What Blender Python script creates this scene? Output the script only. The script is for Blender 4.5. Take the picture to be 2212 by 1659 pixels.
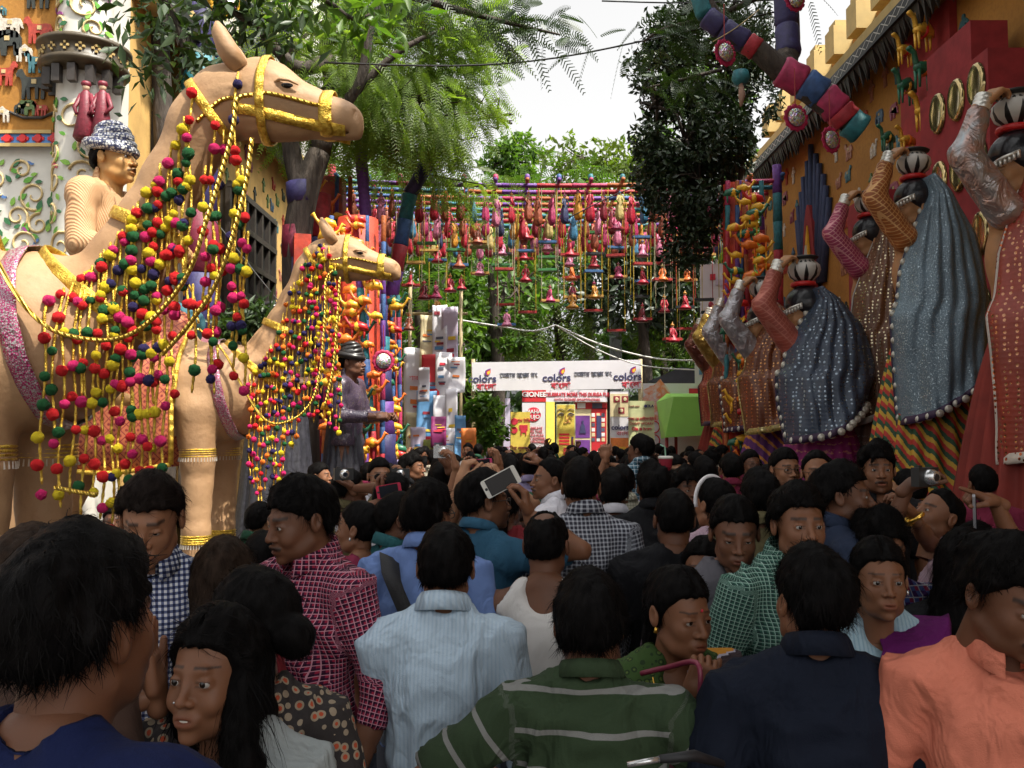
import bpy, math, random
import numpy as np
from mathutils import Vector, Matrix, Euler
random.seed(7); np.random.seed(7)
for _o in list(bpy.data.objects): bpy.data.objects.remove(_o)
SC = bpy.context.scene
COL = SC.collection
PI = math.pi
# ---------------------------------------------------------------- camera
PITCH = 3.0; FPX = 1915.0; EYE = 1.95
cam = bpy.data.cameras.new('camera'); camo = bpy.data.objects.new('camera', cam); COL.objects.link(camo)
camo.location = (0, 0, EYE); camo.rotation_euler = (math.radians(90 + PITCH), 0, 0)
cam.sensor_width = 36; cam.lens = 36 * FPX / 2212; cam.clip_start = 0.05; cam.clip_end = 3000
SC.camera = camo
SC.render.resolution_x = 1024; SC.render.resolution_y = 768
# ---------------------------------------------------------------- light
SUN_DIR = Vector((0.40, -0.30, 0.87)).normalized()
sun = bpy.data.lights.new('sun', 'SUN'); suno = bpy.data.objects.new('sun', sun); COL.objects.link(suno)
sun.energy = 3.2; sun.angle = math.radians(0.55); sun.color = (1.0, 0.93, 0.80)
suno.rotation_euler = SUN_DIR.to_track_quat('Z', 'Y').to_euler()
W = bpy.data.worlds.new('World'); SC.world = W; W.use_nodes = True
nt = W.node_tree; nt.nodes.clear()
sky = nt.nodes.new('ShaderNodeTexSky'); sky.sky_type = 'NISHITA'; sky.sun_disc = False
sky.sun_elevation = math.asin(SUN_DIR.z); sky.sun_rotation = math.atan2(SUN_DIR.x, SUN_DIR.y)
sky.dust_density = 6.0; sky.air_density = 1.0; sky.ozone_density = 0.6
hs = nt.nodes.new('ShaderNodeHueSaturation'); hs.inputs['Saturation'].default_value = 0.0
bg = nt.nodes.new('ShaderNodeBackground'); bg.inputs['Strength'].default_value = 0.14
wo = nt.nodes.new('ShaderNodeOutputWorld')
nt.links.new(sky.outputs[0], hs.inputs['Color']); nt.links.new(hs.outputs[0], bg.inputs[0]); nt.links.new(bg.outputs[0], wo.inputs[0])
SC.view_settings.view_transform = 'Standard'; SC.view_settings.look = 'None'
SC.view_settings.exposure = 1.25; SC.view_settings.gamma = 1.0; SC.view_settings.use_curve_mapping = False
SC.render.engine = 'CYCLES'
SC.cycles.max_bounces = 6; SC.cycles.diffuse_bounces = 3; SC.cycles.glossy_bounces = 2
SC.cycles.transmission_bounces = 4; SC.cycles.transparent_max_bounces = 8; SC.cycles.use_denoising = True
# ---------------------------------------------------------------- placement (pixels of the 2212 px wide view)
_cp, _sp = math.cos(math.radians(PITCH)), math.sin(math.radians(PITCH))
def P(u, v, d):
    a = (u - 1106) / FPX; b = -(v - 829.5) / FPX
    t = d / (_cp - b * _sp)
    return Vector((t * a, d, EYE + t * (_sp + b * _cp)))
# ---------------------------------------------------------------- material nodes
class S:
    def __init__(s, nt, k): s.nt = nt; s.k = k
    def _m(s, op, *o):
        n = s.nt.nodes.new('ShaderNodeMath'); n.operation = op
        for i, x in enumerate((s,) + o):
            if isinstance(x, S): s.nt.links.new(x.k, n.inputs[i])
            else: n.inputs[i].default_value = x
        return S(s.nt, n.outputs[0])
    def __add__(s, o): return s._m('ADD', o)
    def __sub__(s, o): return s._m('SUBTRACT', o)
    def __mul__(s, o): return s._m('MULTIPLY', o)
    def __truediv__(s, o): return s._m('DIVIDE', o)
    def fr(s): return s._m('FRACT')
    def lt(s, o): return s._m('LESS_THAN', o)
    def gt(s, o): return s._m('GREATER_THAN', o)
    def ab(s): return s._m('ABSOLUTE')
    def sin(s): return s._m('SINE')
    def mx(s, o): return s._m('MAXIMUM', o)
    def mn(s, o): return s._m('MINIMUM', o)
    def pw(s, o): return s._m('POWER', o)
    def ramp(s, a, b):
        n = s.nt.nodes.new('ShaderNodeMapRange'); n.inputs[1].default_value = a; n.inputs[2].default_value = b
        s.nt.links.new(s.k, n.inputs[0]); return S(s.nt, n.outputs[0])
class MB_:
    """one procedural material under construction"""
    def __init__(s, name):
        s.m = bpy.data.materials.new(name); s.m.use_nodes = True; s.nt = s.m.node_tree
        s.b = s.nt.nodes['Principled BSDF']; s.out = s.nt.nodes['Material Output']
    def coord(s, kind='Object'):
        n = s.nt.nodes.new('ShaderNodeTexCoord'); return n.outputs[kind]
    def attr(s, name):
        n = s.nt.nodes.new('ShaderNodeAttribute'); n.attribute_name = name; return n
    def xyz(s, vec=None):
        n = s.nt.nodes.new('ShaderNodeSeparateXYZ'); s.nt.links.new(vec or s.coord(), n.inputs[0])
        return [S(s.nt, n.outputs[i]) for i in range(3)]
    def noise(s, scale, vec=None, detail=3, rough=.55, dist=0):
        n = s.nt.nodes.new('ShaderNodeTexNoise'); n.inputs['Scale'].default_value = scale
        n.inputs['Detail'].default_value = detail; n.inputs['Roughness'].default_value = rough; n.inputs['Distortion'].default_value = dist
        s.nt.links.new(vec or s.coord(), n.inputs['Vector']); return S(s.nt, n.outputs[0])
    def vor(s, scale, vec=None, feat='F1', out=0, rnd=1.0):
        n = s.nt.nodes.new('ShaderNodeTexVoronoi'); n.inputs['Scale'].default_value = scale; n.feature = feat
        n.inputs['Randomness'].default_value = rnd
        s.nt.links.new(vec or s.coord(), n.inputs['Vector']); return S(s.nt, n.outputs[out])
    def scale(s, vec, sc):
        n = s.nt.nodes.new('ShaderNodeMapping'); s.nt.links.new(vec, n.inputs[0]); n.inputs['Scale'].default_value = sc
        return n.outputs[0]
    def col(s, c):
        if isinstance(c, S): return c
        n = s.nt.nodes.new('ShaderNodeRGB'); n.outputs[0].default_value = (*c, 1); return S(s.nt, n.outputs[0])
    def mix(s, f, a, b, mode='MIX'):
        n = s.nt.nodes.new('ShaderNodeMix'); n.data_type = 'RGBA'; n.blend_type = mode
        if isinstance(f, S): s.nt.links.new(f.k, n.inputs[0])
        else: n.inputs[0].default_value = f
        for i, x in ((6, a), (7, b)): s.nt.links.new(s.col(x).k, n.inputs[i])
        return S(s.nt, n.outputs[2])
    def setc(s, c): s.nt.links.new(s.col(c).k, s.b.inputs['Base Color'])
    def seti(s, name, v):
        if isinstance(v, S): s.nt.links.new(v.k, s.b.inputs[name])
        else: s.b.inputs[name].default_value = v
    def bump(s, h, strength=.3, dist=.01):
        n = s.nt.nodes.new('ShaderNodeBump'); n.inputs['Strength'].default_value = strength; n.inputs['Distance'].default_value = dist
        s.nt.links.new(h.k, n.inputs['Height']); s.nt.links.new(n.outputs[0], s.b.inputs['Normal'])
    def rand(s):
        n = s.nt.nodes.new('ShaderNodeObjectInfo'); return S(s.nt, n.outputs['Random'])
_mc = {}
def mat(name, col, rough=.6, metal=0., var=.15, sc=6., bump=0., bsc=40., sheen=0., coat=0., trans=0.):
    if name in _mc: return _mc[name]
    b = MB_(name)
    n = b.noise(sc)
    dk = tuple(max(0, c * (1 - var)) for c in col); lt = tuple(min(1, c * (1 + var)) for c in col)
    b.setc(b.mix(n.ramp(.3, .7), dk, lt)); b.seti('Roughness', rough); b.seti('Metallic', metal)
    if sheen: b.seti('Sheen Weight', sheen)
    if coat: b.seti('Coat Weight', coat)
    if bump: b.bump(b.noise(bsc, detail=4), bump, .01)
    _mc[name] = b.m
    return b.m
def cachemat(name, fn):
    if name not in _mc:
        b = MB_(name); fn(b); _mc[name] = b.m
    return _mc[name]
# ---------------------------------------------------------------- objects
def tag(o, label=None, cat=None, group=None, kind=None):
    if label: o['label'] = label
    if cat: o['category'] = cat
    if group: o['group'] = group
    if kind: o['kind'] = kind
    return o
def empty(name, loc, label, cat, group=None, rz=0., parent=None):
    o = bpy.data.objects.new(name, None); COL.objects.link(o); o.location = loc; o.rotation_euler = (0, 0, rz)
    o.empty_display_size = .1
    return tag(o, label, cat, group)
def link(name, me, m=None, parent=None, loc=None, mw=None):
    """mesh data -> object; with a parent, geometry is given in world space unless mw/loc say otherwise"""
    o = bpy.data.objects.new(name, me); COL.objects.link(o)
    if m is not None and not me.materials:
        for x in (m if isinstance(m, (list, tuple)) else [m]): me.materials.append(x)
    if parent is not None: o.parent = parent
    if mw is not None: o.matrix_local = mw
    elif loc is not None: o.location = loc
    return o
def mesh(name, V, F, smooth=False, mi=None):
    me = bpy.data.meshes.new(name)
    V = np.asarray(V, dtype=np.float32).reshape(-1, 3)
    if isinstance(F, np.ndarray):
        n = F.shape[1]; me.vertices.add(len(V)); me.vertices.foreach_set('co', V.ravel())
        me.loops.add(F.size); me.loops.foreach_set('vertex_index', F.astype(np.int32).ravel())
        me.polygons.add(len(F)); me.polygons.foreach_set('loop_start', np.arange(0, F.size, n, dtype=np.int32))
        me.update(calc_edges=True)
    else:
        me.from_pydata(V.tolist(), [], F)
    if smooth: me.polygons.foreach_set('use_smooth', np.ones(len(me.polygons), dtype=bool))
    if mi is not None: me.polygons.foreach_set('material_index', np.asarray(mi, dtype=np.int32))
    me.update()
    return me
class G:
    """geometry collector: quads/tris as python lists"""
    def __init__(s): s.V = []; s.F = []; s.m = []
    def add(s, V, F, mi=0):
        o = len(s.V); s.V.extend([tuple(v) for v in V]); s.F.extend([tuple(i + o for i in f) for f in F]); s.m.extend([mi] * len(F)); return s
    def box(s, c, size, R=None, mi=0, taper=1.):
        x, y, z = size[0] / 2, size[1] / 2, size[2] / 2
        vs = [Vector((sx * x * (taper if sz > 0 else 1), sy * y * (taper if sz > 0 else 1), sz * z)) for sz in (-1, 1) for sy in (-1, 1) for sx in (-1, 1)]
        if R is not None: vs = [R @ v for v in vs]
        c = Vector(c)
        return s.add([v + c for v in vs], [(0, 2, 3, 1), (4, 5, 7, 6), (0, 1, 5, 4), (2, 6, 7, 3), (1, 3, 7, 5), (0, 4, 6, 2)], mi)
    def tube(s, pts, r, n=6, mi=0, cap=True, sx=1.0):
        pts = [Vector(p) for p in pts]; k = len(pts)
        rs = r if isinstance(r, (list, tuple)) else [r] * k
        V = []; prev = None
        for i, p in enumerate(pts):
            t = (pts[min(i + 1, k - 1)] - pts[max(i - 1, 0)])
            t = t.normalized() if t.length > 1e-9 else Vector((0, 0, 1))
            if prev is None:
                a = t.orthogonal().normalized()
                ref = Vector((0, 1, 0)) if abs(t.y) < .9 else Vector((1, 0, 0)); a = (ref - t * ref.dot(t)).normalized()
            else: a = (prev - t * prev.dot(t)); a = a.normalized() if a.length > 1e-6 else t.orthogonal().normalized()
            prev = a; b = t.cross(a)
            for j in range(n):
                q = 2 * PI * j / n; V.append(p + (a * math.cos(q) + b * math.sin(q) * sx) * rs[i])
        F = [(i * n + j, i * n + (j + 1) % n, (i + 1) * n + (j + 1) % n, (i + 1) * n + j) for i in range(k - 1) for j in range(n)]
        if cap: F += [tuple(range(n))[::-1], tuple((k - 1) * n + j for j in range(n))]
        return s.add(V, F, mi)
    def lathe(s, prof, c=(0, 0, 0), n=16, mi=0, R=None):
        V = []; c = Vector(c)
        for r, z in prof:
            for j in range(n):
                q = 2 * PI * j / n; v = Vector((r * math.cos(q), r * math.sin(q), z)); V.append(c + (R @ v if R is not None else v))
        k = len(prof)
        F = [(i * n + j, i * n + (j + 1) % n, (i + 1) * n + (j + 1) % n, (i + 1) * n + j) for i in range(k - 1) for j in range(n)]
        return s.add(V, F, mi)
    def prism(s, outline, th, M=None, mi=0):
        """2D outline in XZ extruded along Y by th; M places it"""
        n = len(outline); V = [Vector((x, 0, z)) for x, z in outline] + [Vector((x, th, z)) for x, z in outline]
        if M is not None: V = [M @ v for v in V]
        F = [tuple(range(n))[::-1], tuple(range(n, 2 * n))] + [(i, (i + 1) % n, n + (i + 1) % n, n + i) for i in range(n)]
        return s.add(V, F, mi)
    def build(s, name, m=None, parent=None, smooth=False, loc=None, mw=None):
        me = mesh(name, s.V, s.F, smooth, s.m if any(s.m) else None)
        return link(name, me, m, parent, loc, mw)
def rel(root, V):
    """world points -> coordinates of an (unrotated) root"""
    return [Vector(v) - root.location for v in V]
def ico(sub=1):
    import bmesh
    bm = bmesh.new(); bmesh.ops.create_icosphere(bm, subdivisions=sub, radius=1.0)
    V = np.array([v.co[:] for v in bm.verts]); F = np.array([[v.index for v in f.verts] for f in bm.faces]); bm.free()
    return V, F
def copytree(o, parent=None):
    c = o.copy(); COL.objects.link(c)
    if parent is not None: c.parent = parent
    for ch in o.children: copytree(ch, c)
    return c
# value noise on arrays
_NT = np.random.RandomState(3).rand(32, 32, 32).astype(np.float32)
def vnoise(Pn, sc=1.0):
    q = np.asarray(Pn) * sc; i = np.floor(q).astype(int); f = q - i; f = f * f * (3 - 2 * f); i &= 31; j = (i + 1) & 31
    a = _NT
    def L(x, y, z): return a[x, y, z]
    x0, y0, z0 = i.T; x1, y1, z1 = j.T; fx, fy, fz = f.T
    c00 = L(x0, y0, z0) * (1 - fx) + L(x1, y0, z0) * fx; c10 = L(x0, y1, z0) * (1 - fx) + L(x1, y1, z0) * fx
    c01 = L(x0, y0, z1) * (1 - fx) + L(x1, y0, z1) * fx; c11 = L(x0, y1, z1) * (1 - fx) + L(x1, y1, z1) * fx
    return ((c00 * (1 - fy) + c10 * fy) * (1 - fz) + (c01 * (1 - fy) + c11 * fy) * fz) * 2 - 1
# ---------------------------------------------------------------- signed distance modelling
def sE(p, c, r):
    q = (p - np.array(c)) / np.array(r); k0 = np.linalg.norm(q, axis=1); k1 = np.linalg.norm(q / np.array(r), axis=1) + 1e-9
    return k0 * (k0 - 1.0) / k1
def sC(p, a, b, ra, rb=None):
    rb = ra if rb is None else rb
    a = np.array(a, float); b = np.array(b, float); d = b - a; t = np.clip(((p - a) @ d) / max(1e-9, d @ d), 0, 1)
    return np.linalg.norm(p - a - t[:, None] * d, axis=1) - (ra + (rb - ra) * t)
def sFC(p, a, b, ra, rb):
    """flat capped cone"""
    a = np.array(a, float); b = np.array(b, float); d = b - a; L = math.sqrt(d @ d); h = ((p - a) @ d) / L
    t = np.clip(h / L, 0, 1); rad = np.linalg.norm(p - a - (h / L)[:, None] * d, axis=1) - (ra + (rb - ra) * t)
    e = np.maximum(-h, h - L)
    return np.minimum(np.maximum(rad, e), 0) + np.sqrt(np.maximum(rad, 0) ** 2 + np.maximum(e, 0) ** 2)
def sB(p, c, h, r=0.):
    q = np.abs(p - np.array(c)) - (np.array(h) - r)
    return np.linalg.norm(np.maximum(q, 0), axis=1) + np.minimum(q.max(1), 0) - r
def smin(a, b, k):
    h = np.clip(.5 + .5 * (b - a) / k, 0, 1); return b * (1 - h) + a * h - k * h * (1 - h)
def smax(a, b, k): return -smin(-a, -b, k)
def surfnet(f, lo, hi, h):
    ax = [np.arange(lo[i], hi[i] + h, h, dtype=np.float64) for i in range(3)]
    n = [len(a) for a in ax]
    g = np.stack(np.meshgrid(*ax, indexing='ij'), -1).reshape(-1, 3)
    v = f(g).reshape(n); s = v < 0
    cn = (n[0] - 1, n[1] - 1, n[2] - 1)
    acc = np.zeros(cn + (3,)); cnt = np.zeros(cn)
    edges = []
    for a in range(3):
        sl0 = [slice(None)] * 3; sl1 = [slice(None)] * 3; sl0[a] = slice(0, -1); sl1[a] = slice(1, None)
        v0, v1 = v[tuple(sl0)], v[tuple(sl1)]; c = s[tuple(sl0)] != s[tuple(sl1)]
        I = np.argwhere(c); t = (v0[c] / (v0[c] - v1[c]))
        pos = np.stack([ax[k][I[:, k]] for k in range(3)], 1); pos[:, a] += t * h
        o = [k for k in range(3) if k != a]
        for d1 in (0, 1):
            for d2 in (0, 1):
                J = I.copy(); J[:, o[0]] -= d1; J[:, o[1]] -= d2
                ok = (J[:, o[0]] >= 0) & (J[:, o[1]] >= 0) & (J[:, o[0]] < cn[o[0]]) & (J[:, o[1]] < cn[o[1]])
                J = J[ok]; np.add.at(acc, (J[:, 0], J[:, 1], J[:, 2]), pos[ok]); np.add.at(cnt, (J[:, 0], J[:, 1], J[:, 2]), 1)
        edges.append((a, o, I, s[tuple(sl0)][c]))
    act = cnt > 0; idx = -np.ones(cn, dtype=np.int64); idx[act] = np.arange(act.sum())
    V = acc[act] / cnt[act][:, None]
    F = []
    for a, o, I, neg in edges:
        ok = (I[:, o[0]] > 0) & (I[:, o[1]] > 0) & (I[:, o[0]] < cn[o[0]]) & (I[:, o[1]] < cn[o[1]])
        I = I[ok]; neg = neg[ok]; q = []
        for d1, d2 in ((1, 1), (0, 1), (0, 0), (1, 0)):
            J = I.copy(); J[:, o[0]] -= d1; J[:, o[1]] -= d2; q.append(idx[J[:, 0], J[:, 1], J[:, 2]])
        q = np.stack(q, 1)
        if a == 1: neg = ~neg
        q[~neg] = q[~neg][:, ::-1]
        F.append(q)
    F = np.concatenate(F)
    return V, F
def normals(V, F):
    e1 = V[F[:, 2]] - V[F[:, 0]]; e2 = V[F[:, 3 if F.shape[1] == 4 else 1]] - V[F[:, 1 if F.shape[1] == 4 else 0]]
    fn = np.cross(e1, e2) if F.shape[1] == 4 else np.cross(e2, e1)
    N = np.zeros_like(V)
    for k in range(F.shape[1]): np.add.at(N, F[:, k], fn)
    return N / (np.linalg.norm(N, axis=1)[:, None] + 1e-12)
# ================================================================= heads, hair, hands
def head_sdf(p, o):
    jw = o.get('jaw', 1.); fem = o.get('fem', 0)
    d = sE(p, (0, .018, .03), (.074, .093, .088))
    d = smin(d, sE(p, (0, -.03, -.028), (.060 * (1 if not fem else .95), .062, .083)), .03)
    d = smin(d, sE(p, (0, -.048, -.082), (.036 * jw, .038, .028)), .036)
    for s in (-1, 1):
        d = smin(d, sE(p, (s * .037, -.058, -.030), (.020, .020, .022)), .022)
    d = smin(d, sC(p, (-.032, -.0775, .024), (.032, -.0775, .024), .0075 if not fem else .005), .016)
    for s in (-1, 1):
        d = smax(d, -sE(p, (s * .031, -.106, .001), (.021, .018, .014)), .014)
        d = smin(d, sC(p, (s * .054, .0, -.066), (s * .042, -.035, -.084), .010 * jw), .035)
    # lids over the eyeball
    op = o.get('open', .0044)
    for s in (-1, 1):
        e = sE(p, (s * .031, -.0735, .0005), (.0165, .0150, .0135))
        q = p - np.array((s * .031, -.0735, .0005))
        slit = np.abs(q[:, 2] - o.get('lid', 0.) + .001) - op * np.sqrt(np.clip(1 - (q[:, 0] / .0145) ** 2, 0, 1))
        slit = np.maximum(slit, q[:, 1] + .004)
        e = np.maximum(e, -slit)
        d = smin(d, e, .004)
    ns = o.get('nose', 1.)
    d = smin(d, sC(p, (0, -.082, .014), (0, -.101 - .005 * ns, -.026), .0065, .0088 * ns), .013)
    d = smin(d, sE(p, (0, -.103 - .005 * ns, -.031), (.0115 * ns, .010, .0095)), .006)
    for s in (-1, 1): d = smin(d, sE(p, (s * .0145 * ns, -.096, -.034), (.0080, .010, .0075)), .006)
    for s in (-1, 1): d = smax(d, -sE(p, (s * .007, -.103, -.041), (.0035, .006, .004)), .003)
    lw = .021 if not o.get('smile') else .026
    d = smin(d, sE(p, (0, -.090, -.066), (.026, .013, .016)), .016)
    for s in (-1, 1): d = smin(d, sC(p, (0, -.0985, -.061), (s * lw, -.086, -.0640 + (.004 if o.get('smile') else 0)), .0056, .0026), .004)
    d = smin(d, sC(p, (-.010, -.0965, -.0725), (.010, -.0965, -.0725), .0070 + .001 * fem), .006)
    d = smax(d, -sE(p, (0, -.105, -.0665), (.022, .010, .0014 if not o.get('smile') else .0036)), .002)
    if o.get('smile'):
        for s in (-1, 1): d = smin(d, sE(p, (s * .037, -.068, -.042), (.017, .017, .016)), .014)
    d = smin(d, sE(p, (0, -.082, -.103), (.017, .016, .013)), .018)
    for s in (-1, 1):
        q = p - np.array((s * .077, .012, -.006))
        a = .25; q2 = np.stack([q[:, 0] * .93 + s * .35 * q[:, 1] * 0, q[:, 1] * math.cos(a) - q[:, 2] * math.sin(a), q[:, 1] * math.sin(a) + q[:, 2] * math.cos(a)], 1)
        ear = sE(q2, (s * .004, .004, 0), (.0085, .0185, .031))
        ear = smax(ear, -sE(q2, (s * .013, .003, .004), (.007, .011, .019)), .004)
        d = smin(d, ear, .008)
    d = smin(d, sC(p, (0, .018, -.05), (0, .036, -.20), .056 if not fem else .046, .062 if not fem else .050), .022)
    if o.get('mus'):
        for s in (-1, 1): d = smin(d, sC(p, (s * .003, -.105, -.053), (s * .028, -.091, -.062), .0065, .003), .004)
    return d
_HV = {}
def head_mesh(key, o, h=.0036):
    """returns V, F, colour masks (lip, dark hair, stubble)"""
    if key in _HV: return _HV[key]
    V, F = surfnet(lambda p: head_sdf(p, o), (-.10, -.135, -.20), (.10, .12, .125), h)
    keep = V[:, 2] > -.195
    x, y, z = V.T; ax = np.abs(x)
    lip = np.clip(1 - np.maximum(np.abs(x) / .024, 0) ** 2, 0, 1) * (y < -.086) * np.clip(1.6 - np.abs(z + .067) / .0085, 0, 1)
    bz = .0275 - .10 * (ax - .028).clip(0, 1) * 1.0 + .12 * (.028 - ax).clip(0, 1) * 0
    brow = (ax > .010) * (ax < .052) * np.clip(1.5 - np.abs(z - bz - o.get('browup', 0)) / (.0050 if not o.get('fem') else .0024), 0, 1) * (y < -.04)
    lash = (ax > .0145) * (ax < .0475) * (y < -.08) * np.clip(1.4 - np.abs(np.abs(z - o.get('lid', 0)) - o.get('open', .0044) * .95) / .0022, 0, 1) * .7 * (np.abs(z) < .013)
    dark = np.maximum(brow, lash)
    if o.get('mus'): dark = np.maximum(dark, (ax < .031) * (y < -.09) * np.clip(1.4 - np.abs(z + .056 + .22 * ax) / .0075, 0, 1))
    if o.get('statue'): dark = np.maximum(dark, lash)
    st = np.clip((-.045 - z) / .02, 0, 1) * np.clip((-z < .125), 0, 1) * (y < .0) * (1 - np.clip(lip, 0, 1))
    C = np.stack([np.clip(lip, 0, 1), np.clip(dark, 0, 1), st * o.get('stub', 0)], 1)
    _HV[key] = (V, F, C); return _HV[key]
HV = {
 'm1': dict(jaw=1.05, nose=1.05, stub=.5), 'm2': dict(jaw=1.15, nose=1.15, mus=1, stub=.4), 'm3': dict(jaw=.98, nose=1., open=.0035, lid=-.003, stub=.35),
 'm4': dict(jaw=1.0, nose=1.1, smile=1, stub=.3, open=.0042, mus=1), 'mb': dict(jaw=1.1, nose=1.1, mus=1, stub=1.),
 'f1': dict(fem=1, jaw=.90, nose=.88, smile=1, browup=.003, open=.0048), 'f2': dict(fem=1, jaw=.98, nose=.92, open=.005), 'f3': dict(fem=1, jaw=1.08, nose=1.1, open=.0045, lid=-.002),
 'st': dict(jaw=1., nose=1.25, open=.009, mus=1, statue=1), 'sw': dict(fem=1, jaw=1., nose=1.1, open=.009),
}
def eye_mesh():
    if 'eye' in _HV: return _HV['eye']
    g = G(); prof = []
    for i in range(9): q = PI * i / 8; prof.append((.0126 * math.sin(q) + 1e-5, -.0126 * math.cos(q)))
    g.lathe(prof, n=12, R=Matrix.Rotation(PI / 2, 3, 'X'))
    me = mesh('eyeball', g.V, g.F, True); me.materials.append(M_eye()); _HV['eye'] = me; return me
def M_eye():
    def f(b):
        x, y, z = b.xyz(); r = (x * x + z * z)._m('SQRT')
        front = y.lt(0)
        c = b.mix(r.gt(.0063), (.010, .006, .004), (.34, .31, .28)); c = b.mix(front, (.5, .5, .5), c)
        b.setc(c); b.seti('Roughness', .12)
    return cachemat('eyeball', f)
TONES = [(.33, .165, .09), (.25, .112, .058), (.18, .076, .038), (.125, .051, .026), (.08, .034, .019)]
def M_skin(t):
    def f(b):
        c = TONES[t] if isinstance(t, int) else t
        a = b.attr('fc'); s = b.nt.nodes.new('ShaderNodeSeparateColor'); b.nt.links.new(a.outputs['Color'], s.inputs[0])
        lip, dark, st = [S(b.nt, s.outputs[i]) for i in range(3)]
        n = b.noise(14, detail=4); base = b.mix(n.ramp(.3, .7), tuple(x * .88 for x in c), tuple(min(1, x * 1.1) for x in c))
        base = b.mix(st * .45, base, (c[0] * .35, c[1] * .36, c[2] * .4))
        base = b.mix(lip * .75, base, (c[0] * .85, c[1] * .48, c[2] * .5))
        base = b.mix(dark * .80, base, (.012, .009, .008))
        b.setc(base); b.seti('Roughness', n.ramp(.2, .9) * .2 + .46); b.seti('Specular IOR Level', .35)
        b.seti('Subsurface Weight', .06); b.seti('Subsurface Radius', (.008, .004, .002)) if False else None
        b.bump(b.noise(420, detail=2), .12, .002)
    return cachemat('skin_tone_%s' % (t if isinstance(t, int) else 'x%d' % int(c1000(t))), f)
def c1000(t): return sum(t) * 1000
def M_hair(k=0):
    cols = [(.004, .0035, .0035), (.010, .007, .006), (.022, .014, .010), (.03, .028, .026)]
    def f(b):
        n = b.noise(9, vec=b.scale(b.coord(), (6, 6, 1.5)), detail=4)
        b.setc(b.mix(n.ramp(.35, .7), tuple(x * .7 for x in cols[k]), tuple(x * 1.7 for x in cols[k])))
        b.seti('Roughness', .55); b.seti('Specular IOR Level', .04)
        b.bump(b.noise(120, vec=b.scale(b.coord(), (3, 3, .6)), detail=3), .5, .004)
    return cachemat('hair_%d' % k, f)
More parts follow.
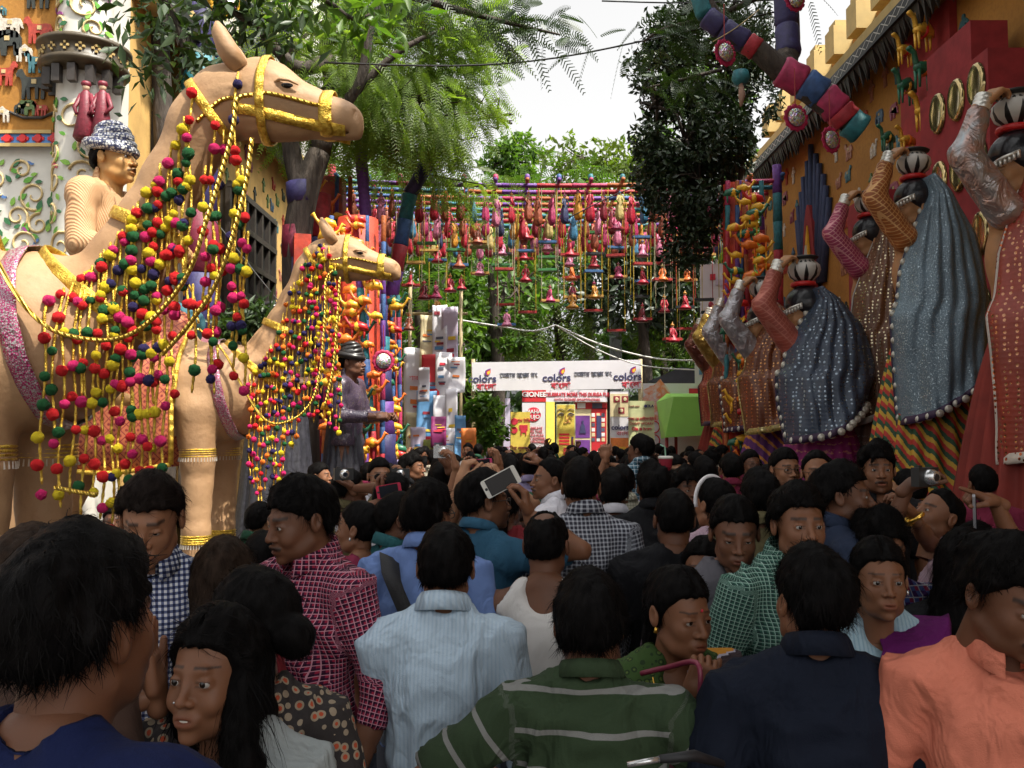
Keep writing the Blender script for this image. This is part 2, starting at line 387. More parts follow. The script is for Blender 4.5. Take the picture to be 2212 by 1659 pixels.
# ---- hair: shell + strands. Region: z above hairline depending on y
def hairline(y, st):
    ys = [-.10, -.07, -.05, -.02, .0, .03, .06, .12]
    zs = {'short': [.060, .062, .056, .034, .016, .014, -.038, -.058], 'receding': [.098, .094, .080, .04, .016, .014, -.040, -.056],
          'woman': [.068, .066, .052, .020, -.02, -.05, -.075, -.085], 'fringe': [.046, .048, .044, .022, .000, .002, -.048, -.065]}[st]
    return np.interp(y, ys, zs)
def hair_mesh(key, style='short', vol=.014, strands=2200, L=.03, seed=1, back=None, bun=None, wave=0., sw=.0014, bald=0., part=False, h=.006):
    k = ('hair', key)
    if k in _HV: return _HV[k]
    hl = style
    def f(p):
        cr = sE(p, (0, .020, .034), (.078 + vol * .75, .097 + vol, .090 + vol))
        if not hl == 'woman':
            cr = smin(cr, sE(p, (0, .045, -.015), (.066 + vol * .45, .062 + vol * .5, .05)), .02)
        cut = hairline(p[:, 1], hl) - p[:, 2]
        d = smax(cr, cut, .012)
        d = smax(d, -sE(p, (0, -.075, -.005), (.060, .06, .068)), .01)
        if bald: d = smax(d, -sE(p, (0, .035, .13), (.05 * bald, .055 * bald, .045)), .015)
        if back: d = smin(d, back(p), .03)
        if bun: d = smin(d, sE(p, bun[0], bun[1]), .012)
        if part: d = smax(d, -sC(p, (.0, -.075, .095), (.0, .04, .15), .008, .004), .008)
        th = np.arctan2(p[:, 0], p[:, 1] - .04) * .10; q = np.stack([th, (p[:, 2]) * .25, p[:, 1] * .1], 1)
        return d + .0045 * vnoise(q, 130) + .003 * vnoise(p, 60) + .006 * vnoise(p + 7, 18) * (1 + wave * 2)
    lo, hi = np.array((-.16, -.15, -.14)), np.array((.16, .20, .18))
    if back or bun: lo = np.array((-.20, -.16, -.50)); hi = np.array((.20, .24, .18))
    V, F = surfnet(f, lo, hi, h)
    N = normals(V, F)
    rs = np.random.RandomState(seed)
    I = rs.randint(0, len(V), strands)
    root = V[I] - N[I] * .003; n = N[I]
    crown = np.array((.012, .045, .13)); t = root - crown
    t -= n * (t * n).sum(1)[:, None]; t /= np.linalg.norm(t, axis=1)[:, None] + 1e-9
    low = (root[:, 2] < .02)[:, None]
    down = np.tile(np.array((0, .0, -1.)), (strands, 1)); down -= n * (down * n).sum(1)[:, None]
    if back: t = np.where(low, down, t)
    fr_ = (root[:, 1] < -.025) & (root[:, 2] > .02)
    if hl == 'woman': fd_ = np.stack([np.sign(root[:, 0]) * 1.0, np.full(strands, .45), np.full(strands, -.25)], 1)
    else: fd_ = np.stack([np.full(strands, .75), np.full(strands, .55), np.full(strands, .25)], 1)
    fd_ -= n * (fd_ * n).sum(1)[:, None]; t = np.where(fr_[:, None], fd_, t)
    jit = rs.randn(strands, 3) * (.22 + wave * .25)
    dirv = t + n * .18 + jit; dirv /= np.linalg.norm(dirv, axis=1)[:, None]
    Ls = L * (.5 + rs.rand(strands)) * (1.0 if not back else np.where(low[:, 0], 2.2, 1.))
    side = np.cross(dirv, n); side /= np.linalg.norm(side, axis=1)[:, None] + 1e-9
    rows = []
    for q in (0, .4, .75, 1.):
        c = root + dirv * (Ls * q)[:, None] - n * (Ls * .35 * q * q)[:, None] + np.array((0, 0, -.25)) * (Ls * q * q * ~fr_)[:, None]
        if wave: c += side * (np.sin(q * 6 + rs.rand(strands) * 6) * .006 * wave)[:, None]
        w = sw * (1 - q * .85); rows += [c - side * w, c + side * w]
    R = np.stack(rows, 1).reshape(-1, 3); b0 = np.arange(strands)[:, None] * 8
    Fs = np.concatenate([b0 + np.array([[2 * i, 2 * i + 1, 2 * i + 3, 2 * i + 2]]) for i in range(3)])
    me = mesh('hair', np.concatenate([V, R]), np.concatenate([F, Fs + len(V)]), True)
    _HV[k] = me; return me
def back_curtain(w=.085, z1=-.33, y0=.07, y1=.10, xs=0.):
    return lambda p: smin(sC(p, (0, .05, 0.), (xs * .6, y1, z1 * .6), .078, w), sC(p, (xs * .6, y1, z1 * .6), (xs, y1 - .005, z1), w, w * .55), .03)
def front_fall(side, z1=-.34):
    def f(p):
        a = sC(p, (side * .072, -.005, .02), (side * .095, -.045, -.16), .032, .038)
        a = smin(a, sC(p, (side * .095, -.045, -.16), (side * .085, -.105, z1), .038, .026), .02)
        b = sC(p, (-side * .078, .02, .02), (-side * .09, .03, -.2), .03, .04)
        c = sC(p, (0, .06, .0), (0, .09, -.28), .08, .085)
        return smin(smin(a, b, .02), c, .03)
    return f
HAIR = {
 'short': dict(style='short', vol=.009, L=.022), 'short2': dict(style='fringe', vol=.014, L=.034, seed=3, wave=.3),
 'crop': dict(style='short', vol=.005, L=.012, strands=1800, seed=5), 'thick': dict(style='short', vol=.017, L=.034, seed=4, wave=.4),
 'wavy': dict(style='fringe', vol=.022, L=.045, seed=6, wave=1.2), 'receding': dict(style='receding', vol=.006, L=.016, seed=8),
 'bald': dict(style='receding', vol=.004, L=.010, seed=9, bald=.8, strands=1400),
 'bun': dict(style='woman', vol=.009, L=.024, seed=10, bun=((0, .135, -.01), (.052, .045, .045)), part=True),
 'tied': dict(style='woman', vol=.009, L=.024, seed=11, back=lambda p: sC(p, (0, .10, -.02), (0, .13, -.22), .04, .025), part=True),
 'long': dict(style='woman', vol=.010, L=.045, seed=12, back=back_curtain(), strands=3200, part=True),
 'longfront': dict(style='woman', vol=.012, L=.045, seed=13, back=front_fall(1), strands=3400, part=True),
}
def get_hair(k, lod):
    o = dict(HAIR[k]); st = o.pop('strands', 2400)
    if lod == 1: return hair_mesh(k + 'l1', strands=st // 3, h=.009, sw=.0022, **o)
    if lod >= 2: return hair_mesh(k + 'l2', strands=220, h=.014, sw=.004, **o)
    return hair_mesh(k, strands=int(st * 1.6), sw=.0011, **o)
# ---- hands: wrist at origin, fingers +Y, palm faces -Z, thumb on -X side (mirror for the other hand)
def hand_mesh(pose):
    k = ('hand', pose)
    if k in _HV: return _HV[k]
    curl = {'relax': (.28, .32, .36, .42), 'grip': (1.0, 1.05, 1.1, 1.15), 'hold': (.62, .66, .72, .78), 'point': (.02, 1.25, 1.3, 1.3), 'flat': (.08, .08, .1, .12)}[pose]
    segs = []
    for i, (x, L) in enumerate(((-.031, .068), (-.0105, .077), (.0105, .071), (.030, .055))):
        p = np.array((x, .088 - (.004 if i in (0, 3) else 0), 0.)); a = 0.; sp = (i - 1.5) * .07
        for j, fr in enumerate((.45, .31, .24)):
            a += curl[i]; d = np.array((math.sin(sp) * math.cos(a), math.cos(a), -math.sin(a))); q = p + d * L * fr
            segs.append((p, q, .0093 - .0008 * j, .0086 - .0010 * j)); p = q
    th = {'relax': (.35, -.3), 'grip': (.1, -.9), 'hold': (.2, -.8), 'point': (.15, -.9), 'flat': (.7, -.2)}[pose]
    p = np.array((-.030, .022, -.004)); d = np.array((-.75 * (th[0] + .5), .75, th[1] * .5)); d /= np.linalg.norm(d)
    q = p + d * .042; d2 = np.array((-.25 * th[0], .85, th[1] * .55)); d2 /= np.linalg.norm(d2); r = q + d2 * .034; e = r + d2 * .024
    segs += [(p, q, .015, .0115), (q, r, .0110, .0100), (r, e, .0098, .0082)]
    def f(P_):
        d = sB(P_, (0, .048, 0), (.040, .046, .0135), .012)
        d = smin(d, sC(P_, (0, -.03, 0), (0, .02, 0), .024, .025), .02)
        d = smin(d, sE(P_, (-.024, .035, -.008), (.018, .028, .014)), .012)
        fd = None
        for a, b, r1, r2 in segs:
            c = sC(P_, a, b, r1, r2); d = smin(d, c, .0035) if False else np.minimum(d, c) if False else smin(d, c, .004)
        return d
    V, F = surfnet(f, (-.085, -.065, -.10), (.055, .17, .035), .0042)
    _HV[k] = (V, F); return _HV[k]
# ================================================================= clothes materials ('pc' attribute = around, along, id in metres)
def cloth(name, fn, rough=.85, wr=.35):
    def f(b):
        a = b.attr('pc'); x, z, i = b.xyz(a.outputs['Vector'])
        c = fn(b, x, z)
        n = b.noise(5, detail=3); c = b.mix(n.ramp(.25, .75), b.mix(.85, b.mix(1., c, c), c), c)
        d = b.mix(1., c, (.86, .86, .86), 'MULTIPLY'); c = b.mix(n.ramp(.3, .7), d, c)
        b.setc(c); b.seti('Roughness', rough); b.seti('Specular IOR Level', .2)
        h = b.noise(7, vec=b.scale(b.coord(), (1, 1, .6)), detail=3, dist=1.2); w = b.noise(330, detail=1)
        b.bump(h * 1.0 + w * .03, min(1., wr * 1.6), .06)
    return cachemat(name, f)
def plain(name, c, **k): return cloth(name, lambda b, x, z: b.col(c), **k)
def check(name, base, c1, c2, per=.03, w=.45, thin=None):
    def f(b, x, z):
        a = (x / per + 40.13).fr(); e = (z / per + 40.27).fr()
        m1 = a.lt(w); m2 = e.lt(w)
        c = b.mix((m1 + m2) * .5, base, c1) if c2 is None else b.mix(m1 * m2, b.mix(m1.mx(m2), base, c1), c2)
        if thin: c = b.mix((a.gt(1 - thin[1])).mx(e.gt(1 - thin[1])), c, thin[0])
        return c
    return cloth(name, f)
def stripesz(name, base, c1, per, w, off=0., **k): return cloth(name, lambda b, x, z: b.mix((z / per + 40 + off).fr().lt(w), base, c1), **k)
def stripesx(name, base, c1, per, w, **k): return cloth(name, lambda b, x, z: b.mix((x / per + 40.).fr().lt(w), base, c1), **k)
def prints(name, base, c1, c2, sc=28):
    def f(b, x, z):
        v = b.vor(sc, rnd=.5); return b.mix(v.lt(.24), b.mix(v.lt(.42), base, c1), c2)
    return cloth(name, f)
# ================================================================= person
def ik(Sh, T, l1, l2, pole):
    Sh, T, pole = Vector(Sh), Vector(T), Vector(pole)
    D = T - Sh; L = D.length
    if L > (l1 + l2) * .995: D = D * ((l1 + l2) * .995 / L); L = D.length; T = Sh + D
    if L < .08: L = .08
    a = (l1 * l1 - l2 * l2 + L * L) / (2 * L); hh = math.sqrt(max(0, l1 * l1 - a * a)); dn = D.normalized()
    pl = pole - dn * pole.dot(dn); pl = pl.normalized() if pl.length > 1e-5 else dn.orthogonal()
    return Sh + dn * a + pl * hh, T
NP = [0]
def person(u, vt, d, by, hy, label, hd='m1', hair='short', tone=1, top=None, sleeve='short', pants=(.03, .035, .05), pitch=0., roll=0., arms=None, w=1., hs=1.,
           collar='shirt', hk=0, group=None, glasses=None, poses=None, skirt=None, lod=None, long=False, dx=0., fem=False, cc=None, lean=0., tank=False):
    """by/hy: body and head heading in degrees (0 faces the camera, 180 away, 90 to the right). arms: {'L'|'R': (world wrist, finger dir, palm dir)}"""
    NP[0] += 1
    rs = np.random.RandomState(NP[0]); d = d * 1.09; hs = hs * .965; w = w * 1.03
    if lod is None: lod = 0 if d < 3.3 else (1 if d < 6 else 2)
    vox = (.0125, .018, .028)[lod]
    hc = P(u, vt, d); Ht = hc.z; fem = fem or HV[hd].get('fem', 0)
    root = empty('person', (hc.x, hc.y, 0), label, 'woman' if fem else 'man', group, math.radians(by))
    Mi = (Matrix.Translation(root.location) @ Matrix.Rotation(math.radians(by), 4, 'Z')).inverted()
    hz = Ht - .128 * hs - .012
    sw = (.168 if not fem else .146) * w; T_ = Ht
    hipz = T_ - .84; kn = hipz * .52
    bd = .105 * (1 + (w - 1) * .8)
    neckb = np.array((0, .055, T_ - .30)); hcv = np.array((0, .0, hz))
    sh = {s: np.array((sg * sw, -.0 + .045, T_ - .345)) for s, sg in (('R', -1), ('L', 1))}
    J = {}
    for s, sg in (('R', -1), ('L', 1)):
        t = (arms or {}).get(s)
        if t is None:
            wr = sh[s] + np.array((sg * .055, -.06, -.51)); fd = Vector((0, -.12, -1)); pn = Vector((-sg, .1, 0)); pole = (sg * .5, .9, 0)
        elif isinstance(t, str):
            if t == 'fold': wr = np.array((-sg * .02, -.24, T_ - .56)); fd = Vector((-sg, -.1, .2)); pn = Vector((0, .6, -.8)); pole = (sg * .5, .3, -1)
            else: wr = np.array((sg * .10, -.30, T_ - .42)); fd = Vector((-sg * .3, -.4, .85)); pn = Vector((-sg, .3, 0)); pole = (sg * .6, .1, -1)
        else:
            wr = Mi @ Vector(t[0]); R3 = Mi.to_3x3(); fd = R3 @ Vector(t[1]); pn = R3 @ Vector(t[2]); pole = (sg * .7, -.15, -.75)
            if len(t) > 3: pole = R3 @ Vector(t[3])
        el, wr = ik(sh[s], wr, .285 * max(1, w * .9), .255, pole)
        J[s] = (np.array(el), np.array(wr), fd.normalized(), pn)
    up = {'x': 0}
    fat = .012 * (w - 1) * 8
    def torso(p, g=0., kk=.05):
        d_ = sE(p, (0, .035, T_ - .46), (.146 * w + g, bd + g, .17 + g))
        d_ = smin(d_, sE(p, (0, .02, T_ - .66), (.132 * w + g, bd * .97 + fat + g, .17 + g)), kk)
        d_ = smin(d_, sE(p, (0, .035, T_ - .86), (.150 * w + g, bd * 1.08 + g, .13 + g)), kk)
        d_ = smin(d_, sC(p, sh['R'] + (.02, 0, 0), sh['L'] - (.02, 0, 0), .056 + g), .04)
        for s, sg in (('R', -1), ('L', 1)): d_ = smin(d_, sC(p, (sg * .035, .05, T_ - .265), sh[s] + (-sg * .03, 0, .012), .040 + g * .7, .045 + g * .7), .03)
        if fem:
            for sg in (-1, 1): d_ = smin(d_, sE(p, (sg * .07, -.06, T_ - .47), (.055 + g, .045 + g, .060 + g)), .04)
        return d_
    def skin(p):
        d_ = torso(p, -.012, .05)
        d_ = smin(d_, sC(p, neckb + (0, 0, -.06), hcv + (0, .03, -.12), .060 if not fem else .050, .050 if not fem else .044), .03)
        for s in 'RL':
            el, wr, _, _ = J[s]
            d_ = smin(d_, sC(p, sh[s], el, .048 * w ** .5 * (1 if not fem else .86), .037 * (1 if not fem else .88)), .025)
            d_ = smin(d_, sC(p, el, el + (wr - el) * .4, .037 * (1 if not fem else .88), .037 * (1 if not fem else .85)), .015)
            d_ = smin(d_, sC(p, el + (wr - el) * .35, wr, .038 * (1 if not fem else .84), .0255 * (1 if not fem else .86)), .015)
        for sg in (-1, 1):
            d_ = smin(d_, sC(p, (sg * .085, .03, hipz), (sg * .10, .02, kn), .078, .052), .03)
            d_ = smin(d_, sC(p, (sg * .10, .02, kn), (sg * .11, .04, .09), .052, .036), .02)
            d_ = smin(d_, sC(p, (sg * .11, .05, .045), (sg * .125, -.13, .035), .042, .035), .02)
        return d_
    pts = np.array([np.array(x) for s in 'RL' for x in (sh[s], J[s][0], J[s][1])])
    lo = np.minimum(pts.min(0) - .09, (-.26 * w, -.2, 0.)); hi = np.maximum(pts.max(0) + .09, (.26 * w, .25, T_ - .2)); lo[2] = -.02
    V, F = surfnet(skin, lo, hi, vox * 1.35)
    # head
    hk_ = hd + ('' if lod < 2 else 'far'); HVt = head_mesh(hk_, HV[hd], .0036 if lod < 2 else .008)
    hyr = math.radians(hy - by)
    HM = Matrix.Translation((0, -.012, hz)) @ Matrix.Rotation(hyr, 4, 'Z') @ Matrix.Rotation(math.radians(roll), 4, 'Y') @ Matrix.Rotation(math.radians(pitch), 4, 'X') @ Matrix.Scale(hs, 4)
    def tr(M_, A): M_ = np.array(M_); return A @ M_[:3, :3].T + M_[:3, 3]
    Vs = [V, tr(HM, HVt[0])]; Fs = [F, HVt[1] + len(V)]; n0 = len(V); Cs = [np.zeros((n0, 3)), HVt[2]]; n0 += len(HVt[0])
    for s, sg in (('R', -1), ('L', 1)):
        el, wr, fd, pn = J[s]; pose = (poses or {}).get(s, 'relax')
        hV, hF = hand_mesh(pose)
        if lod == 2 and False: pass
        z = -(pn - fd * pn.dot(fd)).normalized(); x = fd.cross(z)
        M3 = Matrix((x, fd, z)).transposed().to_4x4(); hv = hV.copy(); hf = hF
        # right hand, palm -Z, fingers +Y: thumb on -X
        if s == 'L': hv[:, 0] *= -1; hf = hF[:, ::-1]
        hsz = (1.0 if not fem else .88)
        M4 = Matrix.Translation(Vector(wr)) @ M3 @ Matrix.Scale(hsz, 4)
        Vs.append(tr(M4, hv)); Fs.append(hf + n0); n0 += len(hv); Cs.append(np.zeros((len(hv), 3)))
    me = mesh('person_body', np.concatenate(Vs), np.concatenate(Fs), True)
    at = me.attributes.new('fc', 'FLOAT_COLOR', 'POINT'); C = np.concatenate(Cs); C = np.concatenate([C, np.ones((len(C), 1))], 1)
    at.data.foreach_set('color', C.astype(np.float32).ravel())
    body = link('body', me, M_skin(tone), root)
    # eyes
    if lod < 2:
        for sg in (-1, 1): link('eye', eye_mesh(), None, body, mw=HM @ Matrix.Translation((sg * .031, -.0745, .0005)))
    if hair: link('hair', get_hair(hair, lod), None, root, mw=HM).data.materials.append(M_hair(hk)) if not get_hair(hair, lod).materials else setslot(link('hair', get_hair(hair, lod), None, root, mw=HM), M_hair(hk))
    # garment
    topm = top or plain('white_cotton', (.7, .7, .7))
    g = .011 if not tank else .006
    hem = T_ - (.93 if not skirt else .60)
    slv = {'short': .78, 'long': 2., 'roll': 1.35, 'none': 0., 'elbow': 1.05}[sleeve]
    def shirt(p):
        d_ = torso(p, g, .06)
        if sleeve == 'none':
            if tank:
                for s, sg in (('R', -1), ('L', 1)): d_ = smax(d_, -sC(p, (sg * (.155 * w + .02), .04, T_ - .24), (sg * (.165 * w + .045), .04, T_ - .46), .085, .06), .01)
                d_ = smax(d_, -sE(p, (0, -.05, T_ - .26), (.085, .16, .15)), .01); d_ = smax(d_, -sE(p, (0, .14, T_ - .27), (.085, .10, .085)), .01)
            else:
                for s, sg in (('R', -1), ('L', 1)): d_ = smax(d_, -sC(p, sh[s] + (sg * .035, 0, .05), sh[s] + (sg * .04, 0, -.10), .055), .01)
        else:
            for s in 'RL':
                el, wr, _, _ = J[s]
                a = sh[s]; e1 = min(slv, 1.)
                sl = sFC(p, a - (el - a) * .12, a + (el - a) * min(e1, 1.02), .060 * w ** .5, .056 if slv < 1 else .048) - .004
                d_ = smin(d_, sl, .022)
                if slv > 1:
                    fr = min(slv - 1, .97); lo_ = el + (wr - el) * fr
                    d_ = smin(d_, smin(sC(p, el, el, .049), sFC(p, el, lo_, .049, .038 if slv > 1.9 else .046) - .003, .01), .012)
        nk = sC(p, neckb + (0, -.016, .080), hcv + (0, .02, -.05), .058 if not fem else .062)
        d_ = smax(d_, -nk, .006)
        if fem or collar == 'scoop': d_ = smax(d_, -sE(p, (0, -.08, T_ - .29), (.075, .10, .075)), .01)
        d_ = np.maximum(d_, hem - p[:, 2])
        return d_
    lo2 = np.minimum(pts.min(0) - .10, (-.28 * w, -.22, 0.)); hi2 = np.maximum(pts.max(0) + .10, (.28 * w, .28, T_ - .18)); lo2[2] = hem - .04
    if sleeve in ('short', 'none') and arms:
        e_ = np.array([np.array(x) for s in 'RL' for x in (sh[s], J[s][0])]); lo2 = np.minimum(e_.min(0) - .10, (-.28 * w, -.22, 0)); hi2 = np.maximum(e_.max(0) + .10, (.28 * w, .28, T_ - .18)); lo2[2] = hem - .04
    V, F = surfnet(shirt, lo2, hi2, vox)
    N = normals(V, F); off = rs.rand(3) * 10
    q = V * np.array((1, 1, .55)); amp = .0115 if not tank else .004
    fold = 1 - 2.2 * np.abs(vnoise(q + off + .25 * vnoise(q, 5)[:, None], 9)) ** .8; disp = amp * fold * (.6 + .8 * np.clip(vnoise(V + off + 3, 4) + .4, 0, 1)) + .35 * amp * (1 - 2 * np.abs(vnoise(q + off + 5, 23)))
    V = V + N * disp[:, None]
    # pattern coordinates
    x = V[:, 0]; pc = np.stack([np.where(np.abs(N[:, 1]) > .35, x, x + V[:, 1] * np.sign(x)), V[:, 2], np.zeros(len(V))], 1)
    for s, sg in (('R', -1), ('L', 1)):
        el, wr, _, _ = J[s]
        for a, b_, k_ in ((sh[s], el, 1), (el, wr, 2)):
            if k_ == 2 and slv <= 1: continue
            dd = b_ - a; L = np.linalg.norm(dd); dn = dd / L; tt = (V - a) @ dn
            r = V - a - tt[:, None] * dn; rr = np.linalg.norm(r, axis=1)
            yv = np.array((0, 1., 0)); e1 = np.cross(dn, yv); e1 /= np.linalg.norm(e1) + 1e-9; e2 = np.cross(dn, e1)
            an = np.arctan2(r @ e1, r @ e2)
            msk = (rr < .085) & (tt > (-.02 if k_ == 1 else -.02)) & (tt < L + .03) & ((np.abs(V[:, 0]) > sw - .012) if k_ == 1 else True)
            pc[msk] = np.stack([an * .055, tt + (0 if k_ == 1 else .29), np.full(len(V), k_)], 1)[msk]
    me = mesh('garment', V, F, True); at = me.attributes.new('pc', 'FLOAT_VECTOR', 'POINT'); at.data.foreach_set('vector', pc.astype(np.float32).ravel())
    shirt_o = link('vest' if tank else ('blouse' if fem else 'shirt'), me, topm, root)
    # collar
    if collar in ('shirt', 'polo') :
        V = []; n = 30; Fq = []
        prof = [(.060, -.014), (.061, .026), (.066, .033), (.074, .022), (.086, -.010)] if collar == 'shirt' else [(.060, -.012), (.062, .022), (.067, .027), (.074, .016), (.082, -.006)]
        for j in range(n + 1):
            q_ = (-PI / 2 + .22) + (2 * PI - .44) * j / n
            open_ = max(0, 1 - min(j, n - j) / 5.)
            for kx, (r, z) in enumerate(prof):
                fr = 1 + (.16 * open_ if kx >= 3 else 0)
                c, s_ = math.cos(q_), math.sin(q_)
                tilt = -.30 * s_ * r * -1
                V.append((c * r * 1.02 * fr, .038 + s_ * r * 1.02 * fr, T_ - .244 + z * 1.15 + s_ * .024 - (open_ * .018 if kx == 4 else 0)))
        m_ = len(prof); Fq = [(j * m_ + k_, (j + 1) * m_ + k_, (j + 1) * m_ + k_ + 1, j * m_ + k_ + 1) for j in range(n) for k_ in range(m_ - 1)]
        me = mesh('collar', V, Fq, True); pcv = np.array(V, dtype=np.float32); at = me.attributes.new('pc', 'FLOAT_VECTOR', 'POINT')
        at.data.foreach_set('vector', np.stack([np.arctan2(pcv[:, 1] - .03, pcv[:, 0]) * .06, pcv[:, 2], pcv[:, 2] * 0 + 3], 1).astype(np.float32).ravel())
        c_ = link('collar', me, cc or topm, root); sm = c_.modifiers.new('s', 'SOLIDIFY'); sm.thickness = .0022; sm.offset = 0
    # lower clothes
    if skirt:
        V = []; n = 56; rows = 9
        for i in range(rows):
            t = i / (rows - 1); z = (T_ - .70) * (1 - t) + .04 * t; rx = (.15 + .13 * t ** .7) * w; ry = (.125 + .13 * t ** .7) * w
            for j in range(n):
                q_ = 2 * PI * j / n; fo = 1 + .05 * t * math.sin(q_ * 14 + t) ; V.append((rx * fo * math.cos(q_), .03 + ry * fo * math.sin(q_), z))
        Fq = [(i * n + j, (i + 1) * n + j, (i + 1) * n + (j + 1) % n, i * n + (j + 1) % n) for i in range(rows - 1) for j in range(n)]
        me = mesh('skirt', V, Fq, True); pcv = np.array(V, dtype=np.float32); at = me.attributes.new('pc', 'FLOAT_VECTOR', 'POINT')
        at.data.foreach_set('vector', np.stack([np.arctan2(pcv[:, 1], pcv[:, 0]) * .2, pcv[:, 2], pcv[:, 2] * 0], 1).astype(np.float32).ravel())
        link('skirt', me, skirt, root)
    else:
        def tr_(p):
            d_ = sE(p, (0, .035, hipz - .02), (.155 * w, bd * 1.12, .14))
            for sg in (-1, 1): d_ = smin(d_, smin(sC(p, (sg * .085, .03, hipz - .05), (sg * .10, .02, kn), .092, .072), sFC(p, (sg * .10, .02, kn), (sg * .11, .035, .09), .072, .062), .02), .02)
            return np.maximum(d_, p[:, 2] - (T_ - .83))
        V, F = surfnet(tr_, (-.27 * w, -.16, .03), (.27 * w, .22, T_ - .8), max(.022, vox * 1.5))
        link('trousers', mesh('trousers', V, F, True), mat('denim_%.2f_%.2f' % pants[:2], pants, .85, bump=.3), root)
    if glasses: make_glasses(root, HM, glasses)
    root['_'] = 1; del root['_']
    INFO = dict(root=root, HM=HM, J=J, T=T_, body=body, Mi=Mi, sh=sh, sw=sw, bd=bd, w=w)
    return INFO
def setslot(o, m):
    o.material_slots[0].link = 'OBJECT'; o.material_slots[0].material = m; return o
def make_glasses(root, HM, kind):
    g = G()
    for sg in (-1, 1):
        rx, rz = (.024, .0165) if kind == 'clear' else (.029, .022)
        ring = [Vector((sg * .032 + rx * math.cos(a) * (1 - .12 * math.sin(a)), -.099 + .006 * abs(math.cos(a)), -.001 + rz * math.sin(a))) for a in np.linspace(0, 2 * PI, 17)]
        g.tube(ring, .0018, 5, cap=False)
        g.tube([(sg * .057, -.094, .006), (sg * .073, -.075, .008), (sg * .080, .0, .006)], .0017, 5)
    g.tube([(-.009, -.101, .004), (0, -.1025, .007), (.009, -.101, .004)], .0016, 5)
    o = g.build('glasses', mat('black_plastic', (.012, .012, .012), .3), root, True, mw=HM)
    if kind == 'sun':
        for sg in (-1, 1):
            g = G(); ring = [(sg * .032 + .028 * math.cos(a) * (1 - .12 * math.sin(a)), -.0995 + .005 * abs(math.cos(a)), -.001 + .021 * math.sin(a)) for a in np.linspace(0, 2 * PI, 17)[:-1]]
            V = ring + [(x, y + .002, z) for x, y, z in ring]; n = 16
            g.add(V, [tuple(range(n)), tuple(range(n, 2 * n))[::-1]] + [(i, n + i, n + (i + 1) % n, (i + 1) % n) for i in range(n)])
            g.build('lens', mat('dark_lens', (.01, .01, .012), .08, coat=.6), o)
# ================================================================= setting
XR, XL = 5.5, -4.8
def M_wall_ochre():
    def f(b):
        n = b.noise(1.2, detail=5); m = b.noise(18, detail=4)
        c = b.mix(n.ramp(.3, .7), (.33, .145, .022), (.48, .225, .040)); c = b.mix(m.ramp(.45, .8) * .4, c, (.17, .07, .018))
        b.setc(c); b.seti('Roughness', .85); b.bump(m, .25, .02)
    return cachemat('ochre_plaster', f)
def M_ground():
    def f(b):
        n = b.noise(.8, detail=6); m = b.noise(60, detail=3)
        b.setc(b.mix(n.ramp(.3, .7), (.05, .042, .034), (.10, .082, .06))); b.seti('Roughness', .9); b.bump(m, .5, .01)
    return cachemat('asphalt', f)
g = G(); g.add([(-600, -300, 0), (600, -300, 0), (600, 1500, 0), (-600, 1500, 0)], [(0, 1, 2, 3)])
tag(g.build('ground', M_ground()), kind='structure')
WHITE = mat('white_paint', (.62, .60, .54), .5, var=.10, sc=3, bump=.1)
DARKWOOD = mat('dark_wood', (.035, .028, .024), .55, var=.3, bump=.3)
CREAM = mat('cream_plaster', (.50, .36, .14), .8, var=.1)
RED = mat('red_felt', (.42, .022, .028), .9, var=.2, bump=.3)
GOLD = mat('gold_cord', (.85, .52, .06), .30, metal=.75, var=.25, sc=60, bump=.5, bsc=220)
GREYCONC = mat('pale_concrete', (.55, .53, .48), .85, var=.12)
BLACKM = mat('black_iron', (.015, .015, .015), .5)
VINE = mat('cream_relief', (.62, .47, .22), .5, var=.15)
LEAFP = [mat('painted_leaf_%d' % i, c, .5, var=.25, sc=30) for i, c in enumerate([(.10, .30, .03), (.03, .14, .05), (.20, .40, .05)])]
BIRDC = [mat('painted_bird_%d' % i, c, .5) for i, c in enumerate([(.08, .18, .42), (.45, .06, .10), (.30, .05, .25)])]
